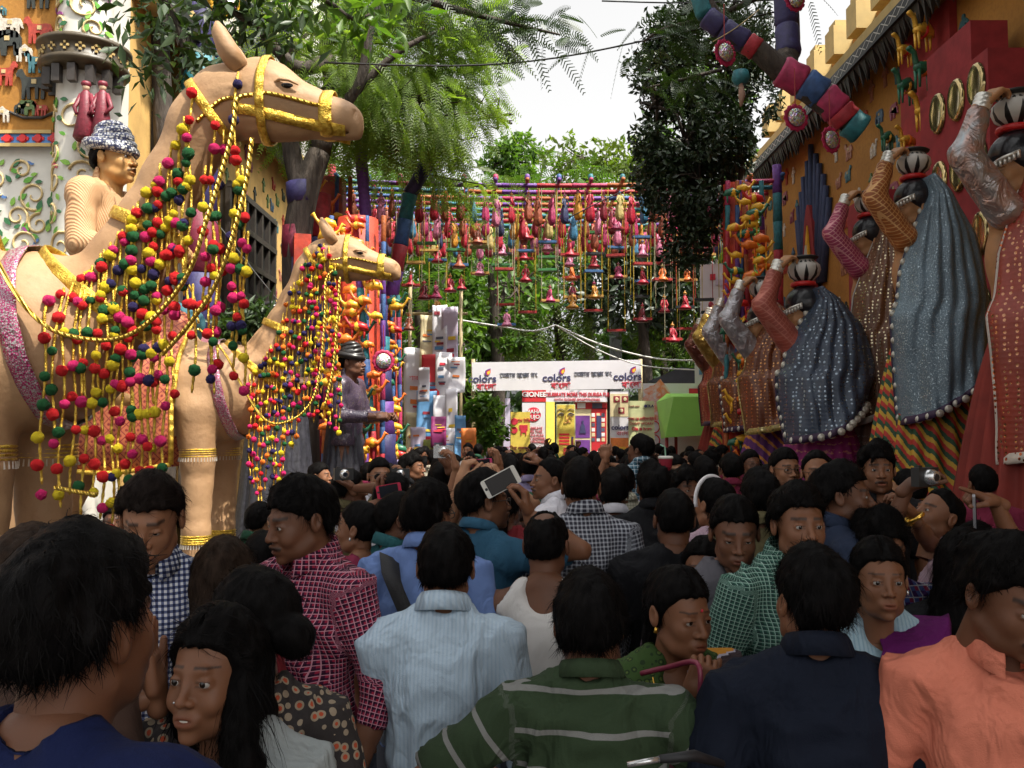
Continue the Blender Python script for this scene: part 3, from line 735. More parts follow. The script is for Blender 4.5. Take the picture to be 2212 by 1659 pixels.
# --- animal reliefs
def horse_outline(k, s):
    o = [(-.50, .30), (-.44, .42), (-.34, .45), (-.30, .38), (-.22, .22), (.0, .19), (.22, .22), (.34, .20), (.42, .05), (.45, -.12), (.39, -.10), (.34, .02),
         (.33, -.10), (.31, -.42), (.22, -.42), (.22, -.12), (.14, -.08), (.14, -.42), (.06, -.42), (.04, -.07), (-.10, -.08), (-.08, -.42), (-.16, -.42), (-.20, -.10),
         (-.24, -.42), (-.32, -.42), (-.32, -.06), (-.34, .10), (-.40, .22), (-.48, .22)]
    if k == 1:  # camel
        o = [(-.52, .36), (-.48, .44), (-.38, .44), (-.34, .36), (-.33, .14), (-.22, .14), (-.14, .22), (.02, .36), (.16, .22), (.30, .16), (.36, .0), (.34, -.44), (.27, -.44), (.26, -.12), (.16, -.06), (.14, -.44), (.08, -.44), (.06, -.05), (-.12, -.05), (-.12, -.44), (-.19, -.44), (-.22, -.06), (-.26, -.44), (-.32, -.44), (-.34, -.04), (-.42, .06), (-.42, .32), (-.50, .30)]
    if k == 2:  # elephant
        o = [(-.52, -.30), (-.46, -.30), (-.42, .02), (-.38, -.02), (-.36, .12), (-.40, .26), (-.30, .34), (-.18, .30), (.05, .34), (.30, .28), (.42, .10), (.44, -.20), (.40, -.18), (.38, .0), (.36, -.42), (.22, -.42), (.20, -.12), (.02, -.14), (.0, -.42), (-.14, -.42), (-.18, -.10), (-.30, -.12), (-.40, .10), (-.50, .02)]
    if k == 3:  # rider figure
        o = [(-.12, -.5), (-.02, -.5), (.0, -.2), (.06, -.5), (.16, -.5), (.12, -.08), (.2, .1), (.3, -.05), (.34, .0), (.2, .26), (.08, .28), (.10, .36), (.05, .46), (-.06, .46), (-.10, .36), (-.06, .28), (-.18, .26), (-.34, .08), (-.28, .02), (-.14, .12), (-.12, -.08)]
    return [(x * s, z * s) for x, z in o]
ANC = [mat('relief_paint_%d' % i, c, .55, var=.3, sc=25) for i, c in enumerate([(.40, .05, .03), (.05, .16, .19), (.03, .035, .03), (.55, .5, .42), (.28, .06, .10), (.06, .12, .20), (.10, .16, .05), (.38, .16, .10)])]
RIMP = mat('relief_rim', (.55, .42, .20), .6)
_am = {}
def animal(k, s, mi, M_, parent, th=.02, name='animal_relief', flip=False):
    key = (k, round(s, 2), flip)
    if key not in _am:
        g = G(); o = horse_outline(k, s)
        if flip: o = [(-x, z) for x, z in o][::-1]
        g.prism(o, th); cx = sum(x for x, z in o) / len(o); o2 = [((x) * 1.0, z) for x, z in o]
        if k < 3: g.box((.02 * s, -.003, .08 * s), (.14 * s, .008, .13 * s), mi=1)
        _am[key] = mesh(name, g.V, g.F, False, g.m)
        _am[key].materials.append(ANC[0]); _am[key].materials.append(RIMP)
    o = link(name, _am[key], None, parent, mw=M_); o.material_slots[0].link = 'OBJECT'; o.material_slots[0].material = ANC[mi]
    return o
# --- right building ------------------------------------------------
rb = empty('festival_building', (XR, 13, 0), 'tall ochre plaster building with animal reliefs lining the right side of the street', 'building')
def wallbox(name, x0, x1, y0, y1, z0, z1, m, parent):
    g = G(); r = parent.location; g.box(((x0 + x1) / 2 - r.x, (y0 + y1) / 2 - r.y, (z0 + z1) / 2 - r.z), (x1 - x0, y1 - y0, z1 - z0)); return g.build(name, m, parent)
HC = EYE + 5.5
wallbox('wall', XR, XR + 4, -3, 19.4, 0, HC, M_wall_ochre(), rb)
# cornice: lattice band + dark fringe
wallbox('cornice', XR - .45, XR - .01, -2.5, 19.5, HC - .02, HC + .22, CREAM, rb)
wallbox('lattice_band', XR - .50, XR - .455, -2.5, 19.5, HC - .16, HC + .03, BLACKM, rb)
g = G(); rs = np.random.RandomState(4)
for i in range(250):
    y = 2 + i * .07; L = .20 + .2 * rs.rand()
    g.add([(-.46, y - 13, HC - .14), (-.46, y + .08 - 13, HC - .14), (-.40 + .1 * rs.rand(), y + .05 - 13, HC - .14 - L), (-.3, y + .04 - 13, HC - .10)], [(0, 1, 2), (1, 3, 2), (3, 0, 2)])
g.build('fringe', DARKWOOD, rb)
g = G()
for i in range(70):
    y = 2 + i * .25 - 13
    for s in (-1, 1): g.add([(-.506, y, HC - .065 - s * .06), (-.506, y + .03, HC - .065 - s * .06), (-.506, y + .25, HC - .065 + s * .06), (-.506, y + .22, HC - .065 + s * .06)], [(0, 1, 2, 3)])
g.build('lattice', GREYCONC, rb)
wallbox('parapet', XR + .3, XR + 4, -3, 19.2, HC + .2, HC + 1.15, M_wall_ochre(), rb)
for i in range(16):
    y = 4.2 + i * .98
    if y > 18.9: break
    g = G(); g.box((.18, y - 13, HC + 1.15), (.40, .42, .50)); g.box((.18, y - 13, HC + 1.45), (.30, .30, .14)); g.build('merlon', CREAM, rb)
    g = G(); g.box((.285, y + .5 - 13, HC + .75), (.05, .16, .42)); g.build('slot_window', BLACKM, rb)
rs = np.random.RandomState(11)
RY = Matrix.Rotation(-PI / 2, 4, 'Z')   # relief facing -X
cnt = 0
for i in range(900):
    y = 7.2 + rs.rand() * 12; z = 3.2 + rs.rand() * 4.0
    if cnt >= 230: break
    if 10.55 < y < 12.25 or 8.7 < y < 10.5: continue
    if 15.0 < y < 16.8 and z > 4.0: continue
    if not hasattr(rb, '_x'): pass
    ok = all(abs(y - a) > .30 or abs(z - b_) > .36 for a, b_ in (globals().setdefault('_rl', [])))
    if not ok: continue
    _rl.append((y, z)); cnt += 1
    animal(int(rs.choice([0, 0, 1, 2, 3, 3])), [.28, .34][rs.randint(2)], rs.randint(0, 8), Matrix.Translation((-.022, y - 13, z)) @ RY, rb, flip=rs.rand() < .5)
# red niche with gold and green toy animals (V 1975-2090)
wallbox('red_niche', XR - .10, XR - .003, 10.7, 12.1, 0, 7.3, mat('red_panel', (.33, .03, .03), .8, var=.2, bump=.2), rb)
def toy(name, loc, s, body, scarf, kind, label, rz=0):
    r = empty(name, loc, label, 'toy', 'embroidered toy animals hanging in the red niche', rz)
    g = G(); g.tube([(-.30 * s, 0, .28 * s), (-.26 * s, 0, .30 * s), (-.16 * s, 0, .24 * s), (-.13 * s, 0, .1 * s), (-.05 * s, 0, .0)], [.02 * s, .05 * s, .04 * s, .045 * s, .07 * s], 8)
    g.tube([(-.14 * s, 0, 0), (-.08 * s, 0, .03 * s), (.05 * s, 0, .10 * s if kind else .03 * s), (.18 * s, 0, .0), (.26 * s, 0, -.05 * s)], [.05 * s, .09 * s, .11 * s, .09 * s, .02 * s], 8)
    g.build('body', body, r, True)
    for x, y in ((-.1, -.04), (-.1, .04), (.14, -.04), (.14, .04)):
        g = G(); g.tube([(x * s, y * s, -.02 * s), (x * s, y * s, -.3 * s)], [.03 * s, .018 * s], 6); g.build('leg', body, r, True)
    g = G(); g.lathe([(.095 * s, -.03 * s), (.13 * s, .0), (.095 * s, .03 * s)], (.04 * s, 0, .02 * s), 12, R=Matrix.Rotation(PI / 2, 3, 'Y')); g.build('saddle_cloth', scarf, r, True)
    return r
TOYG = mat('gold_satin', (.75, .42, .05), .35, metal=.3, var=.3, sc=20, bump=.4); TOYD = mat('green_satin', (.02, .13, .07), .35, var=.3, bump=.4)
ORSAT = mat('orange_satin', (.75, .17, .02), .35, var=.25, bump=.4, bsc=25); YSAT = mat('yellow_satin', (.78, .42, .03), .38, var=.2, bump=.4, bsc=25)
REDSAT = mat('red_satin', (.55, .02, .02), .38, var=.25, bump=.4, bsc=25); PURSAT = mat('purple_satin', (.16, .03, .22), .4, var=.25, bump=.4, bsc=25); PINKSAT = mat('pink_satin', (.62, .07, .22), .4, var=.2, bump=.4, bsc=25)
for (u, v, s, k, m1, m2, lb) in ((2075, 70, 1.25, 1, TOYG, REDSAT, 'gold toy camel near the top of the red niche'), (2065, 150, 1.35, 0, TOYD, ORSAT, 'dark green toy peacock with orange wing in the red niche'),
                         (2050, 245, 1.3, 1, TOYG, YSAT, 'gold toy camel low in the red niche above the standing hand'), (1998, 110, 1.1, 0, TOYG, REDSAT, 'gold toy horse at the left edge of the red niche'),
                         (2000, 190, 1.2, 1, TOYD, TOYG, 'green and gold toy camel at the left edge of the red niche'), (2045, 10, 1.0, 0, YSAT, PURSAT, 'yellow foil toy horse at the very top of the red niche'),
                         (1915, 300, .9, 1, TOYD, TOYG, 'small green toy bird above the hand of the second statue'), (1990, 305, 1.0, 0, TOYG, ORSAT, 'orange and gold toy beside the pot of the second statue')):
    p = P(u, v, 10.9 if u > 2020 else 11.4); toy('toy_camel' if k else 'toy_horse', (min(p.x, XR - .35), p.y, p.z), s * .60, m1, m2, k, lb, math.radians(20))
# red blocks with mirrors, standing in front of wall
blk = empty('mirror_stand', (5.0, 9.6, 0), 'stepped dark red panel with rows of oval mirrors behind the nearest pot carrier', 'panel')
g = G(); g.box((.1, 0, 2.9), (.5, 1.5, 5.9)); g.box((.12, .2, 6.1), (.4, 1.0, .5)); g.build('board', mat('maroon_panel', (.28, .025, .03), .85, var=.2, bump=.2), blk)
MIRR = mat('mirror_glass', (.55, .42, .2), .12, metal=.9, var=.3, sc=9); 
for r_ in range(4):
    for c_ in range(3):
        g = G(); R = Matrix.Rotation(-PI / 2, 3, 'Y')
        rim = [(.0, .03), (.11, .03), (.14, .04), (.155, .02), (.16, 0)]
        g.lathe(rim, (-.16, -.55 + c_ * .42, 3.2 + r_ * .78), 18, R=R @ Matrix.Diagonal((1.5, 1, 1))); g.build('oval_mirror', MIRR, blk, True)
blk2 = empty('mirror_stand', (5.05, 12.3, 0), 'small maroon panel with oval mirrors behind the second pot carrier', 'panel')
g = G(); g.box((.05, 0, 2.6), (.4, 1.0, 5.2)); g.build('board', mat('maroon_panel', (.28, .025, .03)), blk2)
for r_ in range(3):
    g = G(); g.lathe([(0, .03), (.1, .03), (.13, .04), (.15, 0)], (-.15, -.2, 3.7 + r_ * .6), 16, R=Matrix.Rotation(-PI / 2, 3, 'Y') @ Matrix.Diagonal((1.5, 1, 1))); g.build('oval_mirror', MIRR, blk2, True)
# peacock-feather fan emblem on the right wall (V 1730-1810, y340-560)
fan = empty('feather_emblem', (XR - .02, 15.9, 4.15), 'large blue feather fan emblem with a flame motif on the ochre wall', 'wall ornament')
BLUEF = mat('slate_blue_felt', (.045, .06, .13), .8, var=.2, bump=.3)
for i in range(11):
    a = (i - 5) * .11; L = 2.6 - abs(i - 5) * .24
    g = G(); g.tube([(-.03 - .01 * (i % 2), (i - 5) * .10, .4), (-.03 - .01 * (i % 2), (i - 5) * .10 + math.sin(a) * L * .5, .4 + L)], [.075, .05], 7); g.build('feather', BLUEF, fan, True)
g = G(); g.prism([(.32 * math.cos(a), .4 + 1.5 * max(0, math.sin(a)) - .6 * (math.sin(a) < 0)) for a in np.linspace(0, 2 * PI, 24)[:-1]], .06, Matrix.Translation((-.12, 0, 0)) @ RY); g.build('arch', mat('maroon_panel', (.28, .025, .03)), fan)
for s, m_, w_ in ((1., YSAT, .2), (.7, WHITE, .12)):
    g = G(); g.prism([(w_ * s, -.2), (w_ * 1.1 * s, .3), (.04, 1.2 * s), (-.04, .9 * s), (-w_ * s, .4), (-w_ * s, -.2)], .03, Matrix.Translation((-.16 - .03 * (s < 1), 0, .3)) @ RY); g.build('flame', m_, fan)
# --- left building --------------------------------------------------
lb = empty('festival_building', (XL, 15, 0), 'ochre building with dark lattice windows on the left side of the street', 'building')
HL = HC
wallbox('wall', XL - 4, XL, 10.9, 19.2, 0, HL, mat('sunny_plaster', (.52, .32, .10), .85, var=.2, sc=3, bump=.2), lb)
wallbox('cornice', XL + .01, XL + .45, 10.9, 19.3, HL - .02, HL + .22, CREAM, lb)
wallbox('lattice_band', XL + .455, XL + .50, 10.9, 19.3, HL - .16, HL + .03, BLACKM, lb)
wallbox('parapet', XL - 4, XL - .3, 10.9, 19, HL + .2, HL + 1.6, M_wall_ochre(), lb)
g = G()
for i in range(120):
    y = 10.9 + i * .07 - 15; L = .18 + .2 * rs.rand()
    g.add([(.46, y, HL - .14), (.46, y + .08, HL - .14), (.42, y + .05, HL - .14 - L), (.3, y + .04, HL - .10)], [(0, 1, 2), (1, 3, 2), (3, 0, 2)])
g.build('fringe', DARKWOOD, lb)
for k, (y0, y1, z0, z1) in enumerate(((11.6, 13.6, 2.4, 6.2), (14.4, 17.2, 2.6, 6.0))):
    w_ = G(); w_.box((.05, (y0 + y1) / 2 - 15, (z0 + z1) / 2), (.1, y1 - y0, z1 - z0)); wo_ = w_.build('window', BLACKM, lb)
    n = int((y1 - y0) / .42)
    for i in range(n + 1):
        g = G(); g.box((.14, y0 + i * (y1 - y0) / n - 15, (z0 + z1) / 2), (.08, .09, z1 - z0)); g.build('bar', DARKWOOD, wo_)
    m2 = int((z1 - z0) / .5)
    for i in range(m2 + 1):
        g = G(); g.box((.155, (y0 + y1) / 2 - 15, z0 + i * (z1 - z0) / m2), (.07, y1 - y0 + .1, .10)); g.build('bar', DARKWOOD, wo_)
RYL = Matrix.Rotation(PI / 2, 4, 'Z')
_rl.clear(); cnt = 0
for i in range(400):
    y = 13.7 + rs.rand() * 5.2; z = 2.6 + rs.rand() * 4.4
    if 14.2 < y < 17.4 and z < 6.2 or cnt > 70: continue
    if not all(abs(y - a) > .28 or abs(z - b_) > .36 for a, b_ in _rl): continue
    _rl.append((y, z)); cnt += 1; animal(int(rs.choice([0, 1, 3, 3])), .28, rs.randint(0, 8), Matrix.Translation((.022, y - 15, z)) @ RYL, lb)
# front block: orange panel with animals, white scroll panels
FY = 10.4
fb = empty('ornate_house', (-7, FY, 0), 'house front with orange animal panel over white leaf scroll panels behind the near camel', 'building')
def pxx(u, v, d=FY): q = P(u, v, d); return q.x - fb.location.x, q.z
ZB = P(0, 290, FY).z; ZB2 = P(0, 318, FY).z; XP = P(131, 0, FY).x
wallbox('wall', -12, XL, FY, FY + .5, 0, 9.5, WHITE, fb)
wallbox('orange_panel', -12, XP - .02, FY - .05, FY - .003, ZB, 9.4, M_wall_ochre(), fb)
wallbox('blue_border', -12, XP - .02, FY - .07, FY - .003, ZB2, ZB - .003, mat('blue_paint', (.08, .25, .60), .5), fb)
for z in (ZB, ZB2):
    wallbox('moulding', -12, XP - .02, FY - .10, FY - .074, z - .02, z + .02, CREAM, fb)
for i in range(9):
    x, z = pxx(123 - i * 33, 304); g = G(); g.lathe([(0, .03), (.045, .03), (.055, .0)], (x, -.07, z), 8, R=Matrix.Rotation(PI / 2, 3, 'X'))
    for k in range(4): g.box((x + .05 * math.cos(k * PI / 2), -.075, z + .05 * math.sin(k * PI / 2)), (.04, .02, .04))
    g.build('red_flower', REDSAT, fb)
for (u, v, s, k, mi, fl) in ((90, -5, .60, 0, 2, 0), (12, 28, .22, 1, 1, 0), (28, 60, .55, 0, 3, 0), (92, 72, .56, 0, 0, 0), (22, 95, .62, 2, 2, 0), (60, 118, .4, 1, 3, 0), (88, 140, .46, 0, 1, 0), (15, 165, .5, 0, 0, 1), (80, 188, .62, 0, 2, 0), (68, 236, .36, 2, 6, 0), (95, 240, .3, 0, 0, 0), (50, 238, .26, 1, 2, 1), (12, 250, .36, 1, 3, 0), (-40, 60, .6, 2, 0, 0), (-45, 180, .6, 1, 5, 0)):
    x, z = pxx(u, v); animal(k, s * .68, mi, Matrix.Translation((x, -.085, z)), fb, flip=bool(fl))
g = G(); x, z = pxx(75, 250); g.tube([(x - .26, -.07, z + .02), (x - .1, -.07, z - .05), (x + .12, -.07, z - .05), (x + .26, -.07, z + .01)], .018, 6); g.build('branch_relief', DARKWOOD, fb)
# scrolls
_leafm = []
for v_ in range(3):
    o = [(0, 0), (.035, .04), (.04, .09), (.0, .16), (-.035, .10), (-.035, .04)]; g = G(); g.prism(o, .012); me = mesh('leaf', g.V, g.F); me.materials.append(LEAFP[v_]); _leafm.append(me)
_bm = []
for v_ in range(3):
    o = [(-.08, .0), (-.03, .03), (.03, .035), (.06, .06), (.075, .03), (.04, -.01), (-.02, -.015)]; g = G(); g.prism(o, .012); me = mesh('bird', g.V, g.F); me.materials.append(BIRDC[v_]); _bm.append(me)
def scroll_panel(parent, fn, rect, n_sp, seed, rscale=1., name='scroll_vine'):
    """fn(x,z)->(3D point, outward) ; spirals packed in rect"""
    rs = np.random.RandomState(seed); x0, x1, z0, z1 = rect; cs = []
    for t in range(4000):
        if len(cs) >= n_sp: break
        r = (.12 + .09 * rs.rand()) * rscale; c = (x0 + r + rs.rand() * max(.001, x1 - x0 - 2 * r), z0 + r + rs.rand() * max(.001, z1 - z0 - 2 * r))
        if all(math.hypot(c[0] - a[0], c[1] - a[1]) > (r + a[2]) * .92 for a in cs): cs.append((*c, r))
    g = G()
    for (cx, cz, r) in cs:
        a0 = rs.rand() * 6.28; hd_ = 1 if rs.rand() < .5 else -1; pts = []
        for i in range(22):
            t = i / 21; a = a0 + hd_ * t * 8.2; rr = r * (1 - t * .82); q = fn(cx + rr * math.cos(a), cz + rr * math.sin(a)); pts.append(q[0] + q[1] * .012)
        g.tube(pts, [.017 * rscale * (1.1 - .5 * i / 21) for i in range(22)], 4)
        for k in range(5):
            a = a0 + hd_ * (k * 1.25 + rs.rand() * .4); rr = r * (.98 + .1 * rs.rand()); lx, lz = cx + rr * math.cos(a), cz + rr * math.sin(a)
            if not (x0 < lx < x1 and z0 < lz < z1): continue
            p_, n_ = fn(lx, lz); ang = rs.rand() * 6.28
            yv = -n_; zv = Vector((0, 0, 1)); xv = yv.cross(zv); M_ = Matrix((xv, yv, zv)).transposed().to_4x4()
            bird = rs.rand() < .16
            link('bird' if bird else 'leaf', (_bm if bird else _leafm)[rs.randint(3)], None, parent, mw=Matrix.Translation(p_ + n_ * .02) @ M_ @ Matrix.Rotation(ang, 4, 'Y') @ Matrix.Scale((.55 + .3 * rs.rand()) * rscale, 4))
    g.build(name, VINE, parent, True)
flat = lambda x, z: (Vector((x - fb.location.x, -.002, z)), Vector((0, -1, 0)))
scroll_panel(fb, flat, (-7.6, XP - .04, P(0, 625, FY).z, ZB2 - .08), 56, 1)
scroll_panel(fb, flat, (-7.2, XP + .5, .9, P(0, 940, FY).z), 34, 2)
# round pillar at the corner, with ring balcony and dolls
PX = P(187, 0, FY - .1).x; PR = .30
pl = empty('round_pillar', (PX, FY - .1, 0), 'white round corner pillar with leaf scrolls and a dark ring balcony', 'pillar')
g = G(); g.lathe([(PR, 0), (PR, 9.5)], (0, 0, 0), 32); g.build('shaft', WHITE, pl, True)
cyl = lambda x, z: (Vector((math.sin(x / PR) * PR, -math.cos(x / PR) * PR, z)), Vector((math.sin(x / PR), -math.cos(x / PR), 0)))
zr = P(0, 175, FY).z
scroll_panel(pl, cyl, (-.46, .46, zr + .35, 7.6), 14, 3); scroll_panel(pl, cyl, (-.46, .46, 2.4, zr - .3), 26, 4)
g = G(); g.lathe([(PR, zr - .02), (.46, zr + .02), (.50, zr + .06), (.50, zr + .10), (.47, zr + .12), (.47, zr + .26), (.52, zr + .28), (.52, zr + .33), (PR, zr + .34)], (0, 0, 0), 36); rg = g.build('ring_balcony', mat('bronze_wood', (.06, .045, .025), .45, var=.3, bump=.2), pl, True)
for k in range(11):
    a = math.radians(-100 + k * 20); g = G()
    for dx, dz in ((0, .035), (0, -.035), (.035, 0), (-.035, 0)): g.box(((.475) * math.sin(a) + dx * math.cos(a), -.475 * math.cos(a) + dx * math.sin(a), zr + .19 + dz), (.026, .026, .026))
    g.build('stud', CREAM, rg)
for k in range(8):
    a = math.radians(-100 + k * 27); g = G(); g.box((.40 * math.sin(a), -.40 * math.cos(a), zr - .10), (.09, .09, .20)); g.build('bracket', DARKWOOD, rg)
# dolls on pillar
def big_doll(loc, s, gown, label, group, rz=0):
    r = empty('puppet', loc, label, 'puppet', group, rz)
    g = G(); g.lathe([(.02 * s, -.02 * s), (.05 * s, -.06 * s), (.06 * s, -.2 * s), (.11 * s, -.5 * s), (.085 * s, -.53 * s), (0.01, -.50 * s)], n=14); g.build('gown', gown, r, True)
    for sg in (-1, 1): g = G(); g.tube([(sg * .04 * s, 0, -.07 * s), (sg * .10 * s, -.02 * s, -.2 * s), (sg * .06 * s, -.06 * s, -.28 * s)], [.03 * s, .022 * s, .016 * s], 7); g.build('arm', gown, r, True)
    g = G(); g.lathe([(0.001, -.045 * s), (.03 * s, -.02 * s), (.036 * s, .01 * s), (.026 * s, .04 * s), (.001, .055 * s)], n=12); g.build('head', mat('painted_face', (.6, .42, .28), .5), r, True)
    g = G(); g.lathe([(.037 * s, .012 * s), (.05 * s, .035 * s), (.04 * s, .06 * s), (.0, .07 * s)], n=12); g.build('turban', gown, r, True)
    return r
MAR = mat('maroon_satin', (.16, .012, .025), .5, var=.3, sc=30, bump=.4)
for u, lbl in ((186, 'maroon gowned puppet hanging under the left of the ring balcony'), (222, 'maroon gowned puppet hanging under the right of the ring balcony')):
    p = P(u, 190, FY - .55); big_doll(p, 1.15, MAR, lbl, 'puppets under the ring balcony')
# far end: white high-rise behind left
wh = empty('white_building', (-7.2, 24, 0), 'tall white concrete building rising behind the trees at the left', 'building')
g = G(); g.box((0, 0, 7), (4.2, 5, 14)); g.build('wall', GREYCONC, wh)
for i in range(4):
    for j in range(2):
        g = G(); g.box((-.9 + j * 1.8, -2.52, 4 + i * 2.6), (.8, .06, 1.3)); g.build('window', mat('dark_glass', (.03, .04, .05), .1), wh)
# ================================================================= backdrop of the street's far end (fences, hill of green handled by trees)
# ================================================================= camels (canonical coordinates: x,z in world metres of the near camel, y about its own plane)
def camel_sdf(p):
    d = sE(p, (-1.46, 0, 3.85), (.25, .165, .235))
    d = smin(d, sC(p, (-1.36, 0, 3.83), (-1.02, 0, 3.745), .185, .105), .06)
    d = smin(d, sE(p, (-.975, 0, 3.725), (.125, .095, .105)), .05)
    d = smin(d, sC(p, (-.99, 0, 3.70), (-.895, 0, 3.655), .075, .045), .04)
    d = smin(d, sC(p, (-1.46, 0, 3.735), (-1.10, 0, 3.685), .125, .070), .06)
    for s in (-1, 1):
        d = smin(d, sC(p, (-1.36, s * .125, 3.935), (-1.22, s * .11, 3.90), .04, .03), .03)      # brow
        d = smin(d, sE(p, (-1.27, s * .135, 3.875), (.05, .025, .022)), .015)
    nk = [((-1.66, 3.84), .205), ((-1.77, 3.70), .190), ((-1.93, 3.39), .172), ((-2.05, 3.13), .195), ((-2.17, 2.90), .225), ((-2.33, 2.64), .29), ((-2.50, 2.42), .37)]
    for (a, ra), (b, rb_) in zip(nk[:-1], nk[1:]):
        q = p * np.array((1, 1.25, 1)); d = smin(d, sC(q, (a[0], 0, a[1]), (b[0], 0, b[1]), ra, rb_), .06)
    d = smin(d, sE(p, (-2.75, 0, 2.45), (.52, .42, .52)), .12)
    d = smin(d, sE(p, (-3.60, 0, 2.50), (.95, .48, .56)), .15)
    d = smin(d, sE(p, (-4.45, 0, 2.52), (.50, .42, .50)), .12)
    d = smin(d, sE(p, (-3.55, 0, 3.05), (.55, .28, .35)), .2)
    for s in (-1, 1):
        x0 = -2.86 if s < 0 else -2.78
        d = smin(d, sC(p, (x0, s * .24, 2.25), (x0 + .02, s * .26, 1.75), .235, .165), .08)
        d = smin(d, sC(p, (x0 + .02, s * .26, 1.75), (x0 + .02, s * .26, 1.05), .165, .130), .05)
        d = smin(d, sC(p, (x0 + .02, s * .26, 1.05), (x0 + .03, s * .26, .25), .140, .10), .05)
        d = smin(d, sE(p, (x0 + .08, s * .26, .09), (.20, .15, .10)), .06)
        x1 = -4.62 if s < 0 else -4.40
        d = smin(d, sC(p, (x1, s * .24, 2.25), (x1 + .1, s * .26, 1.5), .27, .16), .08)
        d = smin(d, sC(p, (x1 + .1, s * .26, 1.5), (x1 - .08, s * .26, 1.0), .15, .12), .05)
        d = smin(d, sC(p, (x1 - .08, s * .26, 1.0), (x1, s * .26, .2), .12, .10), .05)
        d = smin(d, sE(p, (x1 + .06, s * .26, .09), (.20, .15, .10)), .06)
    for s in (-1, 1): d = smax(d, -sE(p, (-.885, s * .055, 3.745), (.03, .02, .014)), .01)
    d = smax(d, -(np.maximum(np.abs(p[:, 2] - (3.655 + (p[:, 0] + .89) * .12)) - .004, np.maximum(-1.18 - p[:, 0], np.abs(p[:, 0] + 1.0) - .25))), .01)
    return d
V, F = surfnet(camel_sdf, (-5.15, -.72, -.03), (-.80, .72, 4.16), .0215)
N = normals(V, F)
wr_ = np.clip(1 - np.abs(V[:, 0] + 1.52) / .25, 0, 1) * (V[:, 2] > 3.5)
V = V + N * (.006 * vnoise(V, 4) + .004 * vnoise(V, 10) + wr_ * .006 * (1 - 2 * np.abs(vnoise(V * np.array((1, 1, 2.4)), 9))))[:, None]
def _hide(b):
    n = b.noise(2.2, detail=5); m = b.noise(22, detail=4)
    c = b.mix(n.ramp(.3, .75), (.36, .205, .10), (.47, .29, .155)); c = b.mix(m.ramp(.55, .8) * .35, c, (.24, .11, .055))
    x, y, z = b.xyz()
    sm = (x * 7.3 + b.noise(3) * .8)._m('PINGPONG', 1.0)
    b.setc(c); b.seti('Roughness', .62); b.bump(m * .6 + n, .35, .02)
HIDE = cachemat('stretched_hide_cloth', _hide)
camel_me = mesh('camel_body', V, F, True); camel_me.materials.append(HIDE)
POMC = {k: mat('pompom_' + k, c, .95, var=.25, sc=90, bump=.8, bsc=90) for k, c in dict(red=(.66, .006, .01), pink=(.60, .008, .13), green=(.005, .10, .022), yellow=(.74, .56, .01), navy=(.02, .012, .09), orange=(.85, .18, .01)).items()}
Vi, Fi = ico(3)
def pompom_mesh(k, seed):
    rs = np.random.RandomState(seed); v = Vi * (1 + .09 * vnoise(Vi + seed, 3.5)[:, None] + .06 * rs.randn(len(Vi), 1).clip(-1.2, 1.2))
    me = mesh('pompom', v, Fi, True); me.materials.append(POMC[k]); return me
POM = {k: [pompom_mesh(k, i * 3 + 1) for i in range(2)] for k in POMC}
SILV = cachemat('silver_magenta_braid', lambda b: (lambda xyz: (b.setc(b.mix((xyz[1] * 1 + b.vor(70, rnd=.6)).fr().lt(.24), (.42, .38, .38), (.40, .03, .14))), b.seti('Roughness', .3), b.seti('Metallic', .5), b.bump(b.vor(60), .5, .01)))(b.xyz()))
def _saddle(b):
    x, y, z = b.xyz(); k = 9.0
    a = ((x + z) * k).fr()._m('SUBTRACT', .5).ab(); c_ = ((x - z) * k + 40).fr()._m('SUBTRACT', .5).ab()
    line = a.gt(.44).mx(c_.gt(.44)); dot = (a * a + c_ * c_).lt(.03)
    c = b.mix(line, (.50, .14, .06), (.22, .02, .02)); c = b.mix(dot, c, (.22, .02, .02)); b.setc(c); b.seti('Roughness', .6); b.bump(b.noise(150), .4, .01)
SADDLE = cachemat('red_brocade', _saddle)
TINSEL = cachemat('gold_tinsel', lambda b: (b.setc(b.mix(b.noise(40).ramp(.3, .7), (.50, .26, .02), (.95, .70, .12))), b.seti('Metallic', .7), b.seti('Roughness', .28), b.bump((b.xyz()[2] * 62).sin() * .5 + b.noise(120), .8, .012)))
ROPEB = cachemat('gold_rope', lambda b: (b.setc(b.mix(b.noise(30).ramp(.3, .7), (.62, .34, .03), (.95, .72, .15))), b.seti('Metallic', .7), b.seti('Roughness', .27), b.bump(((b.xyz()[0] * 1.6 + b.xyz()[2]) * 130).sin(), .9, .012)))
def band(root, pts_fn, w, th, m, name='band', n=28):
    """closed ring: pts_fn(angle)->(x,y,z) centre line; w along local axis"""
def surf_y(x, z, side=-1):
    """y of the camel's surface facing the camera at (x,z)"""
    ys = np.linspace(-.75, 0, 60); p = np.stack([np.full(60, x), ys, np.full(60, z)], 1); d = camel_sdf(p); i = np.argmax(d < 0)
    return ys[i] if (d < 0).any() else None
